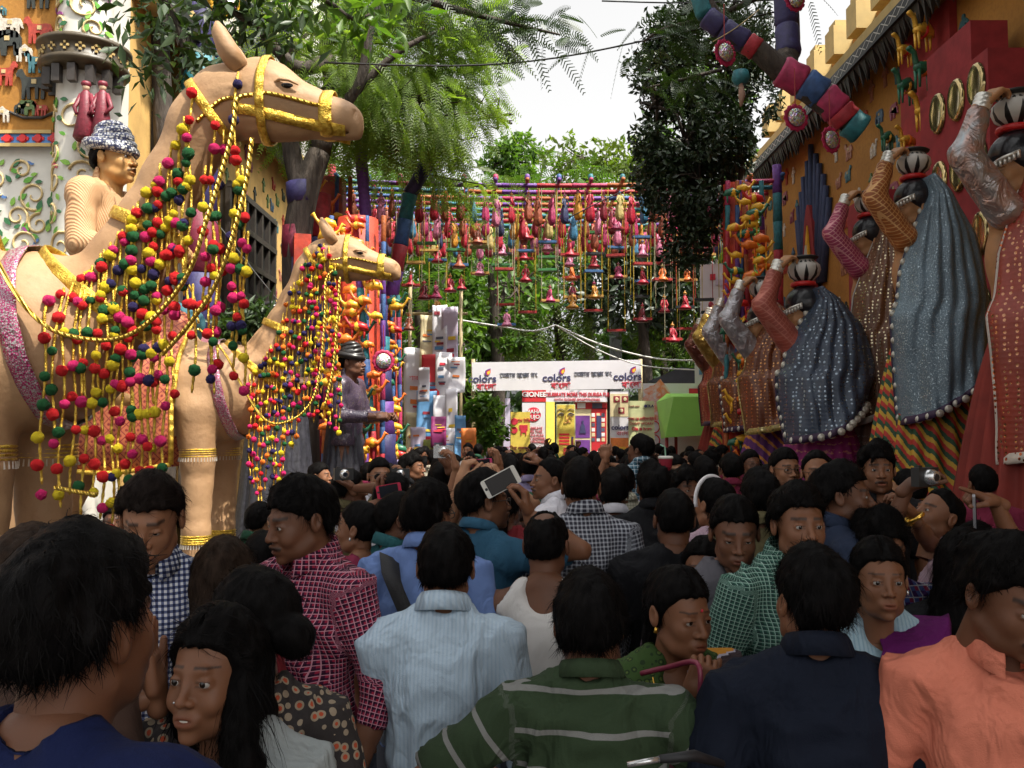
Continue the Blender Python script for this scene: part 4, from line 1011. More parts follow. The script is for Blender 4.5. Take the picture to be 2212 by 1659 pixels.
def ring_on(root, a, b, rad_extra, w, m, name, n=30, par=None, tilt=None):
    """strap round the body section through the segment a-b (x,z): finds the surface by marching rays in the plane containing a-b and Y"""
    a = np.array((a[0], 0, a[1])); b = np.array((b[0], 0, b[1])); c = (a + b) / 2; u = (b - a) / np.linalg.norm(b - a); y = np.array((0, 1., 0)); nn = np.cross(u, y)
    pts = []
    L = np.linalg.norm(b - a) / 2
    for i in range(n):
        q = 2 * PI * i / n; dr = u * math.cos(q) + y * math.sin(q); ts = np.linspace(.0, L * 1.5 + .1, 70)
        d = camel_sdf(c + ts[:, None] * dr); k = np.argmax(d > 0) if (d > 0).any() else 69
        pts.append(c + dr * (ts[k] + rad_extra))
    V = []; 
    for p in pts: 
        o = (p - c); o = o / np.linalg.norm(o) * .004
        V += [p - nn * w / 2, p - nn * w / 4 + o, p + nn * w / 4 + o, p + nn * w / 2]
    F = [(4 * i + k, 4 * ((i + 1) % n) + k, 4 * ((i + 1) % n) + k + 1, 4 * i + k + 1) for i in range(n) for k in range(3)]
    o = link(name, mesh(name, V, F, True), m, root, mw=par or Matrix()); sm = o.modifiers.new('s', 'SOLIDIFY'); sm.thickness = .008; sm.offset = 1
    return o
def rope(root, pts, r, m, name, par=None):
    # catmull smoothing
    pts = [Vector(p) for p in pts]; out = []
    for i in range(len(pts) - 1):
        p0, p1, p2, p3 = pts[max(i - 1, 0)], pts[i], pts[i + 1], pts[min(i + 2, len(pts) - 1)]
        for k in range(6):
            t = k / 6; out.append(.5 * ((2 * p1) + (p2 - p0) * t + (2 * p0 - 5 * p1 + 4 * p2 - p3) * t * t + (3 * p1 - p0 - 3 * p2 + p3) * t ** 3))
    out.append(pts[-1]); g = G(); g.tube(out, r, 7); return g.build(name, m, root, True, mw=par or Matrix())
def make_camel(origin_y, dx, dz, sc, px, pg, strands, label, rng, colors, pr, saddle):
    """origin: world shift of the canonical camel; px(u,v)->canonical x,z"""
    root = empty('camel_statue', (-3.2 + dx, origin_y, 0), label, 'camel statue')
    T = Matrix.Translation((3.2, 0, dz))        # canonical -> root local
    link('body', camel_me, None, root, mw=T)
    # ears
    for s in (-1, 1):
        g = G(); e = [(-1.53, s * .10, 3.98), (-1.60, s * .13, 4.09), (-1.645, s * .14, 4.19), (-1.655, s * .14, 4.24)]
        g.tube(e, [.055, .058, .042, .012], 12); g.build('ear', HIDE, root, True, mw=T)
    for s in (-1, 1):
        g = G(); g.lathe([(.0, .012), (.03, .006), (.04, 0)], (-1.262, s * .158, 3.868), 14, R=Matrix.Rotation(-s * PI / 2, 3, 'X') @ Matrix.Diagonal((1.1, .42, 1))); ey = g.build('eye', mat('dark_glossy_eye', (.012, .008, .006), .15), root, True, mw=T)
        g = G(); g.tube([(-1.34, s * .163, 3.875), (-1.29, s * .178, 3.897), (-1.24, s * .175, 3.893), (-1.19, s * .155, 3.872)], [.004, .010, .010, .004], 6); g.build('eyelid', HIDE, root, True, mw=T)
    # halter
    ring_on(root, (-1.395, 4.07), (-1.40, 3.58), .005, .045, TINSEL, 'head_strap', par=T)
    ring_on(root, (-1.045, 3.88), (-1.05, 3.63), .006, .070, TINSEL, 'nose_strap', par=T)
    for s in (-1, 1):
        pts = []
        for x, z in ((-1.75, 3.66), (-1.62, 3.78), (-1.50, 3.80), (-1.38, 3.815), (-1.25, 3.80), (-1.13, 3.775), (-1.05, 3.765)):
            y = surf_y(x, z); y = -.2 if y is None else y; pts.append((x, s * -1 * (y - .012) * -1 if s > 0 else y - .012, z))
        pts = [(x, s * abs(y), z) for x, y, z in pts]; rope(root, pts, .011, ROPEB, 'cheek_rope', T)
        V = []
        for x, z in [(-1.56 + .0688 * k, 3.745 - .012 * k) for k in range(10)]:
            for dz_ in (-.028, .028):
                y = surf_y(min(x, -.87), z + dz_); y = -.06 if y is None else y; V.append((x, s * (abs(y) + .014), z + dz_))
        F = [(2 * i, 2 * i + 2, 2 * i + 3, 2 * i + 1) for i in range(9)]; o = link('jaw_braid', mesh('jaw_braid', V, F, True), TINSEL, root, mw=T); sm = o.modifiers.new('s', 'SOLIDIFY'); sm.thickness = .006; sm.offset = 0
    ring_on(root, (-1.80, 3.88), (-1.60, 3.60), .006, .05, TINSEL, 'neck_strap', par=T)
    ring_on(root, (-2.20, 3.16), (-1.88, 3.02), .006, .07, TINSEL, 'neck_strap', par=T)
    ring_on(root, (-2.52, 2.86), (-2.10, 2.52), .006, .08, TINSEL, 'neck_strap', par=T)
    ring_on(root, (-2.72, 2.95), (-2.50, 1.98), .006, .11, SILV, 'breast_band', par=T, n=40)
    for zz, ww in ((1.83, .09), (.97, .09)):
        for s in (-1, 1):
            x0 = (-2.86 if s < 0 else -2.78) + .02
            g = G(); R_ = .172 if zz > 1.5 else .142
            for k in range(4): g.lathe([(R_, 0), (R_ + .010, .011), (R_, .022)], (x0, s * .26, zz + k * .023 - .045), 24)
            o = g.build('leg_band', TINSEL, root, True, mw=T)
            g = G()
            for k in range(36):
                a = 2 * PI * k / 36; g.tube([(x0 + (R_ + .006) * math.cos(a), s * .26 + (R_ + .006) * math.sin(a), zz - .045), (x0 + (R_ + .010) * math.cos(a), s * .26 + (R_ + .010) * math.sin(a), zz - .085)], [.004, .006], 4)
            g.build('silver_fringe', mat('silver_bead', (.7, .68, .62), .3, metal=.6), o, mw=Matrix())
    # lead ropes
    yf = -.42
    def C(u, v, y=yf): x, z = pg(u, v); return (x, y, z)
    for r_ in strands['ropes']:
        rope(root, [C(*q) for q in r_], .0125, ROPEB, 'lead_rope', T)
    # garlands
    for si, (u0, v0, v1, mod) in enumerate(strands['g']):
        x, z0 = pg(u0, v0); _, z1 = pg(u0, v1)
        # drape: sits on the surface where the surface is under it
        def yy(z):
            y = surf_y(x, z); return y
        zs = np.arange(z0, z1, -.10); ysur = [yy(z) for z in zs]; cur = None; pts = []
        yo = strands.get('y', -.10) 
        best = min([y for y in ysur if y is not None], default=None)
        run = None
        for z, y in zip(zs, ysur):
            if y is not None: run = y if run is None else min(run, y)
            yb = (run if run is not None else (best if best is not None else -.15) ) 
            pts.append((x + .012 * math.sin(z * 9 + si) , yb - .025 - rng.rand() * .004, z))
        if len(pts) < 2: continue
        g = G(); rad = []; q = []
        seg = .021
        for (a, b) in zip(pts[:-1], pts[1:]):
            a, b = Vector(a), Vector(b)
            for k in range(4): q.append(a.lerp(b, k / 4)); rad.append(.0088 if k % 2 else .006)
        q.append(Vector(pts[-1])); rad.append(.004)
        g.tube(q, rad, 6); ga = g.build('garland', TINSEL, root, True, mw=T)
        z = z0 - .03 - rng.rand() * .1
        while z > z1:
            i = min(len(pts) - 1, int((z0 - z) / .10)); c = colors[rng.randint(len(colors))]
            r = pr * (.85 + .3 * rng.rand())
            M_ = Matrix.Translation((pts[i][0] + rng.randn() * .006, pts[i][1] - .012, z)) @ Euler(tuple(rng.rand(3) * 6)).to_matrix().to_4x4() @ Matrix.Scale(r, 4)
            link('pompom', POM[c][rng.randint(2)], None, ga, mw=M_)
            z -= strands['dz'] * (.75 + .5 * rng.rand())
    # saddle cloth
    if saddle:
        V = []; nu, nv = 16, 26
        for i in range(nu + 1):
            x = -4.15 + 1.14 * i / nu
            for j in range(nv + 1):
                a = -1.0 + 2.0 * j / nv; ang = a * PI * .62; r0 = 1.0
                # march to the surface from above
                if abs(ang) <= PI / 2:
                    dr = np.array((0, math.sin(ang), math.cos(ang))); c = np.array((x, 0, 2.5)); ts = np.linspace(.2, 1.2, 60); dd = camel_sdf(c + ts[:, None] * dr); k = np.argmax(dd > 0); p = c + dr * (ts[k] + .02)
                    V.append(tuple(p)); 
                else:
                    s_ = 1 if ang > 0 else -1; dn_ = (abs(ang) - PI / 2) / (PI * .62 - PI / 2)
                    yw = .52 + .015 * math.sin(x * 14 + dn_ * 3); V.append((x, s_ * yw, 2.5 - dn_ * (.80 + .06 * math.sin(x * 3))))
        F = [(i * (nv + 1) + j, i * (nv + 1) + j + 1, (i + 1) * (nv + 1) + j + 1, (i + 1) * (nv + 1) + j) for i in range(nu) for j in range(nv)]
        o = link('saddle_cloth', mesh('saddle_cloth', V, F, True), SADDLE, root, mw=T); sm = o.modifiers.new('s', 'SOLIDIFY'); sm.thickness = .012
        row = [V[nu * (nv + 1) + j] for j in range(nv + 1)]; low = [V[i * (nv + 1)] for i in range(nu + 1)]
        for ps in (row, low): g = G(); g.tube([(x + .0, y * 1.02, z) for x, y, z in ps], .026, 6); g.build('gold_edging', TINSEL, o, True)
        g = G()
    return root
px1 = lambda u, v: ((u - 1106) / 383., 1.95 + (930 - v) / 383.)
rng = np.random.RandomState(5)
gl = []
def neck_v(u):  # top of neck at pixel column u, near camel
    return float(np.interp(u, [90, 104, 194, 250, 312, 354, 392, 444, 520], [650, 642, 541, 450, 347, 250, 194, 139, 125]))
for u, v1, m_ in [(107, 1085, 0), (140, 1110, 0), (158, 1075, 0), (178, 1140, 0), (196, 1090, 0), (212, 1135, 0), (232, 1150, 0), (244, 1120, 0), (262, 1140, 0), (268, 1060, 0), (286, 1075, 0), (304, 1060, 0), (318, 1010, 0), (336, 1060, 0), (352, 900, 0), (372, 640, 0), (312, 900, 0), (226, 900, 0), (256, 820, 0), (290, 760, 0), (168, 880, 0), (200, 860, 0), (124, 960, 0)]:
    gl.append((u - 8, neck_v(u + 6) + rng.rand() * 10, v1, 0))
gl2 = [(376, 150, 700), (392, 600, 850), (426, 215, 820), (440, 240, 800), (437, 480, 860), (478, 112, 760), (484, 300, 830), (498, 330, 775), (505, 480, 850), (412, 330, 690), (364, 220, 620), (346, 300, 690), (330, 340, 640)]
gl += [(u, a, b_, 0) for u, a, b_ in gl2]
pg1 = lambda u, v: ((u - 1106) * 4.66 / 1915, 1.95 + (930 - v) * 4.66 / 1915)
cam1 = make_camel(5.0, 0, 0, 1, px1, pg1, dict(g=gl, dz=.165, ropes=[
    [(0, 560), (40, 630), (90, 690), (150, 725), (250, 737), (330, 700), (410, 600), (450, 480), (490, 340), (505, 270), (512, 215), (545, 205)],
    [(545, 300), (530, 420), (480, 600), (420, 700), (360, 770)], [(140, 1050), (190, 1060), (230, 1065)]]),
    'huge cloth covered camel statue nearest the camera at left, its head high over the crowd', rng, ['red', 'red', 'red', 'pink', 'pink', 'green', 'green', 'yellow', 'yellow', 'navy'], .0285, True)
# far camel: canonical = px/220 shifted
px2 = lambda u, v: ((u - 1106) / 220. + .20, 1.95 + (930 - v) / 220. + .02)
def neck_v2(u): return float(np.interp(u, [540, 554, 598, 634, 675, 700], [805, 802, 722, 602, 526, 505]))
gl = []
rng = np.random.RandomState(9)
for u in list(range(546, 700, 8)):
    gl.append((u - 10 + rng.randint(-2, 3), max(neck_v2(u + 6), 512) + rng.rand() * 10, (1000 + rng.randint(0, 170)) if u < 620 else (960 + rng.randint(-80, 60)) if u < 670 else 860 + rng.randint(-60, 90), 0))
gl += [(u, a, b_, 0) for u, a, b_ in [(704, 600, 940), (712, 610, 900), (716, 560, 800), (722, 620, 930), (728, 800, 950), (700, 520, 780)]]
pg2 = lambda u, v: (((u - 1106) * 8.38 / 1915 + 3.33) / .95 - 3.2, (1.95 + (930 - v) * 8.38 / 1915) / .95)
cam2 = make_camel(8.7, -.13, 0, 1, px2, pg2, dict(g=gl, dz=.135, ropes=[
    [(432, 711), (486, 760), (525, 830), (570, 900), (610, 915), (660, 890), (690, 830), (703, 700), (705, 610), (720, 585)], [(735, 600), (730, 700), (722, 800), (705, 880)], [(432, 700), (420, 640), (400, 600)]]),
    'second cloth covered camel statue standing behind the near one, with red brocade saddle cloth', rng, ['red', 'pink', 'green', 'yellow', 'navy', 'orange', 'pink'], .0255, True)
cam2.scale = (.95, .95, .95)
# ================================================================= pot carrier statues on the right
HENNA = (.34, .13, .05)
def clothmat(name, col, kind, c2=(.6, .55, .45), rough=.45):
    def f(b):
        n = b.noise(3, detail=4); c = b.mix(n.ramp(.3, .7), tuple(x * .7 for x in col), tuple(min(1, x * 1.25) for x in col))
        if kind == 'sequin':
            v = b.vor(26, rnd=.25); m = v.lt(.30) ; c = b.mix(m, c, c2); b.seti('Metallic', m * .85); b.seti('Roughness', m * -.25 + rough)
            b.bump(v, .5, .01)
        elif kind == 'tinsel':
            v = b.noise(90, detail=2); m = v.ramp(.56, .66); c = b.mix(m, c, c2); b.seti('Metallic', m * .8); b.seti('Roughness', m * -.2 + rough); b.bump(b.noise(60), .5, .01)
        elif kind == 'diag':
            x, y, z = b.xyz(); t = ((x * 9 + z * 6) + b.noise(30) * .25).fr(); c = b.mix(t.lt(.33), b.mix(t.lt(.66), (.02, .07, .03), (.50, .30, .03)), (.42, .03, .02)); b.seti('Roughness', .7)
        elif kind == 'purpdiag':
            x, y, z = b.xyz(); t = ((x * 8 + z * 7) + b.noise(30) * .3).fr(); c = b.mix(t.lt(.3), (.10, .015, .13), (.50, .20, .03)); b.seti('Roughness', .7)
        elif kind == 'tie':
            x, y, z = b.xyz(); t = (z * 14 + b.noise(18) * 1.2).fr(); c = b.mix(t.lt(.22) * b.noise(25).gt(.5), c, c2); b.seti('Roughness', .7)
        elif kind == 'net':
            x, y, z = b.xyz(); a = ((x + z + y) * 18).fr().lt(.22); e = ((x - z + y) * 18 + 60.).fr().lt(.22); m = a.mx(e); c = b.mix(m, c, c2); b.seti('Roughness', .5); b.seti('Metallic', m * .6)
            b.bump(m * 1.0 + b.noise(12), .6, .012)
        elif kind == 'foil':
            h = b.noise(7, dist=1.5, detail=3); c = b.mix(b.noise(2.5, dist=2).ramp(.35, .65), c, c2); b.seti('Metallic', .55); b.seti('Roughness', .3); b.bump(h, .9, .05)
        elif kind == 'shell':
            b.seti('Roughness', .8)
            v = b.vor(2.2); c = b.mix(v.lt(.06), c, (.5, .45, .38)); b.bump(b.noise(50), .3, .01)
        b.setc(c)
        if kind in ('net', 'foil'): return
        if kind not in ('sequin', 'tinsel'): b.bump(b.noise(8, detail=3), .3, .03)
    return cachemat(name, f)
def _pot(b):
    x, y, z = b.xyz(); a = y._m('ARCTAN2', x) * (9 / (2 * PI)) ; t = (a + 30.).fr()._m('SUBTRACT', .5).ab()
    tri = (t * .13).lt((z * -1.0 + .02) * .42 + .012) ; zig = ((z - .085).ab() - ((a * 2 + 30.).fr()._m('SUBTRACT', .5).ab() * .08 - .015)).lt(0)
    low = z.lt(.045); c = b.mix(low, (.52, .50, .46), b.mix((t * .35).lt((z * -1. + .03) * .55 + .015), (.52, .50, .46), (.012, .010, .010)))
    c = b.mix(z.gt(.075) * zig, c, (.02, .02, .02)); b.setc(c); b.seti('Roughness', .4); b.bump(b.noise(30), .1, .01)
POTM = cachemat('painted_pot', _pot)
def loft(rows, closed=False):
    n = len(rows[0]); V = [v for r in rows for v in r]
    F = [(i * n + j, i * n + j + 1, (i + 1) * n + j + 1, (i + 1) * n + j) for i in range(len(rows) - 1) for j in range(n - 1)]
    if closed: F += [(i * n + n - 1, i * n, (i + 1) * n, (i + 1) * n + n - 1) for i in range(len(rows) - 1)]
    return V, F
BALLM = mat('silver_shell_disc', (.50, .47, .40), .3, metal=.35, var=.3, sc=50, bump=.3, bsc=60)
def pot_carrier(u, v, d, s, label, veil, trim, sleeve, skirt, disc=True, mirror=False, seed=0, lift=0, rz=0, vl=1.):
    """u,v: pixel of the hair centre. local frame: x right, z up, origin at hem centre; s=1 matches the second statue"""
    hc = P(u, v, d); bz = hc.z - 3.03 * s
    root = empty('pot_carrier_statue', (hc.x + .22 * s, d, bz), label, 'statue', 'statues of women carrying pots on their heads', math.radians(rz))
    A = Matrix.Scale(s, 4)
    skin = mat('statue_skin', (.42, .21, .09), .5, var=.1); hair = mat('statue_hair', (.012, .012, .016), .28, var=.3, bump=.4, bsc=30)
    # body: torso, neck, raised arm + hand, head
    hd_ = np.array((-.22, 0, 3.03)); shd = np.array((-.27, -.10, 2.60)); el = np.array((-.57, -.14, 2.98)); wr = np.array((-.42, -.11, 3.36))
    def f(p):
        dd = sE(p, (0, .05, 2.30), (.33, .22, .40)); dd = smin(dd, sC(p, (-.24, 0, 2.60), (.26, .1, 2.56), .10), .1)
        dd = smin(dd, sC(p, (-.10, .05, 2.6), (-.17, .02, 2.9), .11, .095), .06)
        dd = smin(dd, sE(p, (0, .05, 1.9), (.30, .22, .3)), .1)
        dd = smin(dd, sC(p, shd, el, .10, .08), .06); dd = smin(dd, sC(p, el, wr, .08, .052), .04)
        dd = smin(dd, sC(p, (.28, .1, 2.55), (.36, .05, 2.0), .10, .07), .05)
        return dd
    key = 'potbody'
    if key not in _HV:
        V, F = surfnet(f, (-.70, -.40, 1.55), (.52, .36, 3.45), .026)
        hV, hF, hC = head_mesh('sw', HV['sw']); k = 1.72
        HM_ = np.array(Matrix.Translation((-.15, -.02, 2.91)) @ Matrix.Rotation(math.radians(-84), 4, 'Z') @ Matrix.Scale(k, 4))
        hv = hV @ HM_[:3, :3].T + HM_[:3, 3]
        aV, aF = hand_mesh('hold'); fd = Vector((.62, .10, .55)).normalized(); pn = Vector((.6, .35, -.75)); z = -(pn - fd * pn.dot(fd)).normalized(); x = fd.cross(z)
        M4 = np.array(Matrix.Translation(Vector(wr)) @ Matrix((x, fd, z)).transposed().to_4x4() @ Matrix.Scale(1.75, 4)); av = aV @ M4[:3, :3].T + M4[:3, 3]
        n1, n2 = len(V), len(V) + len(hv); me = mesh('statue_body', np.concatenate([V, hv, av]), np.concatenate([F, hF + n1, aF + n2]), True)
        C = np.concatenate([np.zeros((n1, 3)), hC, np.zeros((len(av), 3))]); at = me.attributes.new('fc', 'FLOAT_COLOR', 'POINT'); at.data.foreach_set('color', np.concatenate([C, np.ones((len(C), 1))], 1).astype(np.float32).ravel())
        me.materials.append(M_skin((.40, .20, .09))); _HV[key] = me
        V, F = surfnet(lambda p: np.maximum(np.minimum(sC(p, shd, el, .15, .118), sFC(p, el, wr - (wr - el) * .12, .118, .072)) if False else smin(sC(p, shd, el, .124, .100), sFC(p, el, wr - (wr - el) * .12, .100, .070), .04), -9), (-.75, -.40, 2.3), (.05, .15, 3.45), .024)
        N = normals(V, F); ax = (wr - el); V = V + N * (.009 * (1 - 2 * np.abs(vnoise(V, 7))))[:, None]; _HV['potsleeve'] = mesh('sleeve', V, F, True)
        def hr(p):
            dd = sE(p, (-.12, .0, 3.02), (.195, .19, .185)); dd = smin(dd, sE(p, (.02, -.02, 2.90), (.12, .15, .16)), .05); dd = smax(dd, -sE(p, (-.35, -.02, 2.84), (.20, .27, .165)), .02)
            return dd + .004 * vnoise(p * np.array((1, 1, .4)), 40)
        V, F = surfnet(hr, (-.42, -.32, 2.7), (.25, .26, 3.3), .018); _HV['pothair'] = mesh('hair', V, F, True); _HV['pothair'].materials.append(hair)
        g = G(); g.lathe([(.0, -.15), (.09, -.145), (.17, -.08), (.195, -.01), (.185, .05), (.13, .105), (.10, .12), (.155, .135), (.165, .15), (.15, .158), (.09, .15), (.07, .1)], n=32); _HV['pot'] = mesh('pot', g.V, g.F, True); _HV['pot'].materials.append(POTM)
        g = G(); g.lathe([(.12, .12), (.165, .135), (.175, .150), (.155, .162), (.09, .152), (.085, .12)], n=32); _HV['potrim'] = mesh('rim', g.V, g.F, True); _HV['potrim'].materials.append(BLACKM)
        g = G(); g.tube([(.115 * math.cos(a), .115 * math.sin(a), 0) for a in np.linspace(0, 2 * PI, 25)], .03, 8, cap=False); _HV['potring'] = mesh('head_ring', g.V, g.F, True); _HV['potring'].materials.append(REDSAT)
        g = G(); g.tube([(-.36, -.06, 2.93), (-.31, -.15, 2.965), (-.22, -.205, 3.0)], .012, 6)
        for i in range(7): g.box((-.36 + .022 * i, -.09 - .018 * i, 2.915 + .010 * i), (.02, .02, .05))
        _HV['potjewel'] = mesh('head_ornament', g.V, g.F, True); _HV['potjewel'].materials.append(mat('silver_bead', (.7, .68, .62), .3, metal=.6))
        g = G(); 
        for k_ in range(3): g.lathe([(.058, 0), (.066, .02), (.058, .04)], (0, 0, k_ * .035 - .05), 18)
        _HV['potcuff'] = mesh('bangle', g.V, g.F, True); _HV['potcuff'].materials.append(mat('silver_bead', (.7, .68, .62), .3, metal=.6))
    link('body', _HV['potbody'], None, root, mw=A)
    o = link('sleeve', _HV['potsleeve'].copy(), sleeve, root, mw=A)
    link('hair', _HV['pothair'], None, root, mw=A); link('head_ornament', _HV['potjewel'], None, root, mw=A)
    q = Vector(wr) - Vector(el); link('bangle', _HV['potcuff'], None, root, mw=A @ Matrix.Translation(wr) @ q.to_track_quat('Z', 'Y').to_matrix().to_4x4())
    pt = link('pot', _HV['pot'], None, root, mw=A @ Matrix.Translation((-.13, .0, 3.35)) @ Matrix.Scale(.80, 4) @ Matrix.Rotation(math.radians(-6 + seed % 3 * 4), 4, 'Y')); link('rim', _HV['potrim'], None, pt)
    link('head_ring', _HV['potring'], None, root, mw=A @ Matrix.Translation((-.14, .0, 3.21)) @ Matrix.Scale(.85, 4))
    # veil: from the crown down the back
    rs = np.random.RandomState(seed)
    L = [(-.10, 3.17), (-.09, 2.99), (-.24, 2.62), (-.36, 2.30), (-.40, 2.00), (-.47, 1.86), (-.46, 1.5), (-.43, 1.10), (-.42, .86)]
    Rr = [(-.01, 3.20), (.14, 3.02), (.36, 2.62), (.42, 2.30), (.45, 2.0), (.44, 1.84), (.40, 1.68), (.36, 1.54), (.30, 1.40)]
    L = [(x, 3.1 - (3.1 - z) * vl) for x, z in L]; Rr = [(x, 3.1 - (3.1 - z) * vl) for x, z in Rr]; rows = []; n = 40
    for t in np.linspace(0, 8, 46):
        i = min(7, int(t)); fr = t - i; l = np.array(L[i]) * (1 - fr) + np.array(L[i + 1]) * fr; r = np.array(Rr[i]) * (1 - fr) + np.array(Rr[i + 1]) * fr; row = []
        for j in range(n):
            a = j / (n - 1); x = l[0] + (r[0] - l[0]) * a; z = l[1] + (r[1] - l[1]) * a; T01 = t / 8
            sag = -.10 * math.sin(a * PI) * max(0, T01 - .2); dep = -(.17 + .10 * min(1, T01 * 2.2) + .16 * T01) * math.sin(a * PI) ** .55 - .10 - .12 * T01
            fold = .022 * min(1, T01 * 3) * math.sin(a * 44 + 1.5 * math.sin(t * .8 + seed)) * (1 - T01 * .3) + .03 * T01 * math.sin((a + T01) * 13 + seed)
            row.append((x, dep + fold + .02, z + sag))
        rows.append(row)
    V, F = loft(rows); o = link('veil', mesh('veil', V, F, True), veil, root, mw=A); sm = o.modifiers.new('s', 'SOLIDIFY'); sm.thickness = .012; sm.offset = 0
    edge = [rows[i][0] for i in range(len(rows))]; low = rows[-1]
    path = [Vector(p) for p in edge] + [Vector(p) for p in low[1:]]
    g = G(); 
    if trim is not None:
        off = [Vector((.045, .0, .02)) if k < len(edge) else Vector((.0, .0, .06)) for k in range(len(path))]
        V = []; 
        for p, o_ in zip(path, off): V += [p + Vector((-.012, -.02, -.012)), p + o_ + Vector((0, -.022, 0))]
        F = [(2 * i, 2 * i + 2, 2 * i + 3, 2 * i + 1) for i in range(len(path) - 1)]; e_ = link('border', mesh('border', V, F, True), trim, o); sm = e_.modifiers.new('s', 'SOLIDIFY'); sm.thickness = .008; sm.offset = 0
    if disc:
        g = G(); g.lathe([(.0, .016), (.022, .014), (.036, .004), (.034, -.006)], n=12, R=Matrix.Rotation(PI / 2, 3, 'X'))
        if 'disc' not in _HV: _HV['disc'] = mesh('disc', g.V, g.F, True); _HV['disc'].materials.append(BALLM)
        acc = 0; last = path[0]; k = 0
        for p in path[2:]:
            acc += (p - last).length; last = p
            if acc > .082: acc = 0; k += 1; link('disc', _HV['disc'], None, o, mw=Matrix.Translation(p + Vector((.018, -.036, .02))))
    # skirt
    rows = []
    for i in range(14):
        t = i / 13; z = 1.88 * (1 - t) + 0.0 * t; row = []
        for j in range(120):
            a = 2 * PI * j / 120; R_ = .27 + .40 * t ** .75; fo = 1 + (.05 + .035 * t) * math.sin(a * 22 + .6 * math.sin(t * 3)) * min(1, t * 4); row.append((R_ * fo * math.cos(a) + .02, .03 + R_ * .85 * fo * math.sin(a), z))
        rows.append(row)
    V, F = loft(rows, True); link('skirt', mesh('skirt', V, F, True), skirt, root, mw=A)
    g = G(); g.lathe([(.26, -.03), (.285, 0), (.27, .04)], (.02, .03, 1.88), 40); g.build('waist_belt', mat('silver_bead', (.7, .68, .62), .3), root, True, mw=A)
    # plinth
    if bz > .25: g = G(); g.box((0, 0, -bz / 2 / s - .002), (1.3, 1.2, bz / s)); g.build('plinth', mat('maroon_panel', (.28, .025, .03)), root, mw=A)
    return root
VB = clothmat('veil_slate_blue', (.10, .15, .19), 'tinsel', (.34, .42, .46)); VR = clothmat('veil_rust', (.26, .035, .02), 'sequin', (.45, .22, .12)); VBR = clothmat('veil_bronze', (.16, .07, .035), 'sequin', (.62, .52, .34))
VNV = clothmat('veil_navy', (.035, .05, .08), 'sequin', (.20, .24, .28)); VOR = clothmat('veil_burnt_orange', (.13, .035, .012), 'sequin', (.42, .2, .08))
SK1 = clothmat('skirt_rust', (.20, .022, .014), 'shell'); SK2 = clothmat('skirt_leheriya', (.3, .1, .02), 'diag'); SK3 = clothmat('skirt_pale_stripe', (.24, .14, .11), 'tie', (.35, .28, .25)); SK4 = clothmat('skirt_magenta', (.24, .012, .13), 'tie', (.5, .2, .15)); SK5 = clothmat('skirt_purple_leheriya', (.1, .02, .1), 'purpdiag')
SL1 = clothmat('sleeve_iridescent', (.28, .35, .38), 'foil', (.50, .28, .22)); SL2 = clothmat('sleeve_orange_net', (.28, .08, .015), 'net', (.62, .35, .15)); SL3 = clothmat('sleeve_pink_net', (.30, .03, .09), 'net', (.60, .28, .30)); SL4 = clothmat('sleeve_copper', (.30, .06, .04), 'net', (.45, .16, .12)); SLS = clothmat('sleeve_silver', (.30, .29, .31), 'foil', (.42, .4, .42)); SLG = clothmat('sleeve_gold', (.35, .24, .05), 'foil', (.3, .18, .04))
TB = mat('border_dark_purple', (.03, .01, .04), .6); TW = clothmat('border_white_orange', (.50, .44, .38), 'sequin', (.5, .12, .04)); TG = clothmat('border_old_gold', (.30, .22, .06), 'sequin', (.5, .42, .2)); TSL = mat('border_silver', (.5, .48, .45), .4, bump=.4)
pot_carrier(2168, 335, 7.0, 1.13, 'nearest pot carrier statue at the right edge, rust sequined veil and iridescent silver sleeve', VR, TW, SL1, SK1, disc=False, seed=1)
pot_carrier(1955, 425, 8.35, 1.0, 'pot carrier statue in slate blue veil edged with silver discs over a diagonal striped skirt', VB, TB, SL2, SK2, seed=2)
pot_carrier(1862, 500, 9.8, 1.0, 'pot carrier statue in a bronze sequined veil with pink netted sleeve', VBR, TSL, SL3, SK3, disc=False, seed=3, rz=-6)
pot_carrier(1718, 655, 9.6, 1.13, 'pot carrier statue in a navy veil with disc edging over a magenta skirt', VNV, TB, SL4, SK4, seed=4, vl=.63)
pot_carrier(1632, 684, 11.4, 1.13, 'pot carrier statue in a burnt orange veil with gold border and silver sleeve', VOR, TG, SLS, SK5, disc=False, seed=5, vl=.63)
pot_carrier(1586, 712, 13.0, 1.12, 'far pot carrier statue in orange with a dull grey sleeve', VOR, TB, SLS, SK5, seed=6, vl=.63)
pot_carrier(1558, 725, 14.6, 1.12, 'far pot carrier statue with a gold sleeve beside the green tent', VOR, TG, SLG, SK2, disc=False, seed=7, vl=.63)
pot_carrier(1535, 742, 16.2, 1.12, 'farthest pot carrier statue, dark maroon arm against the white poster', VR, TB, clothmat('sleeve_maroon', (.12, .03, .03), 'foil', (.2, .08, .05)), SK1, disc=False, seed=8, vl=.63)
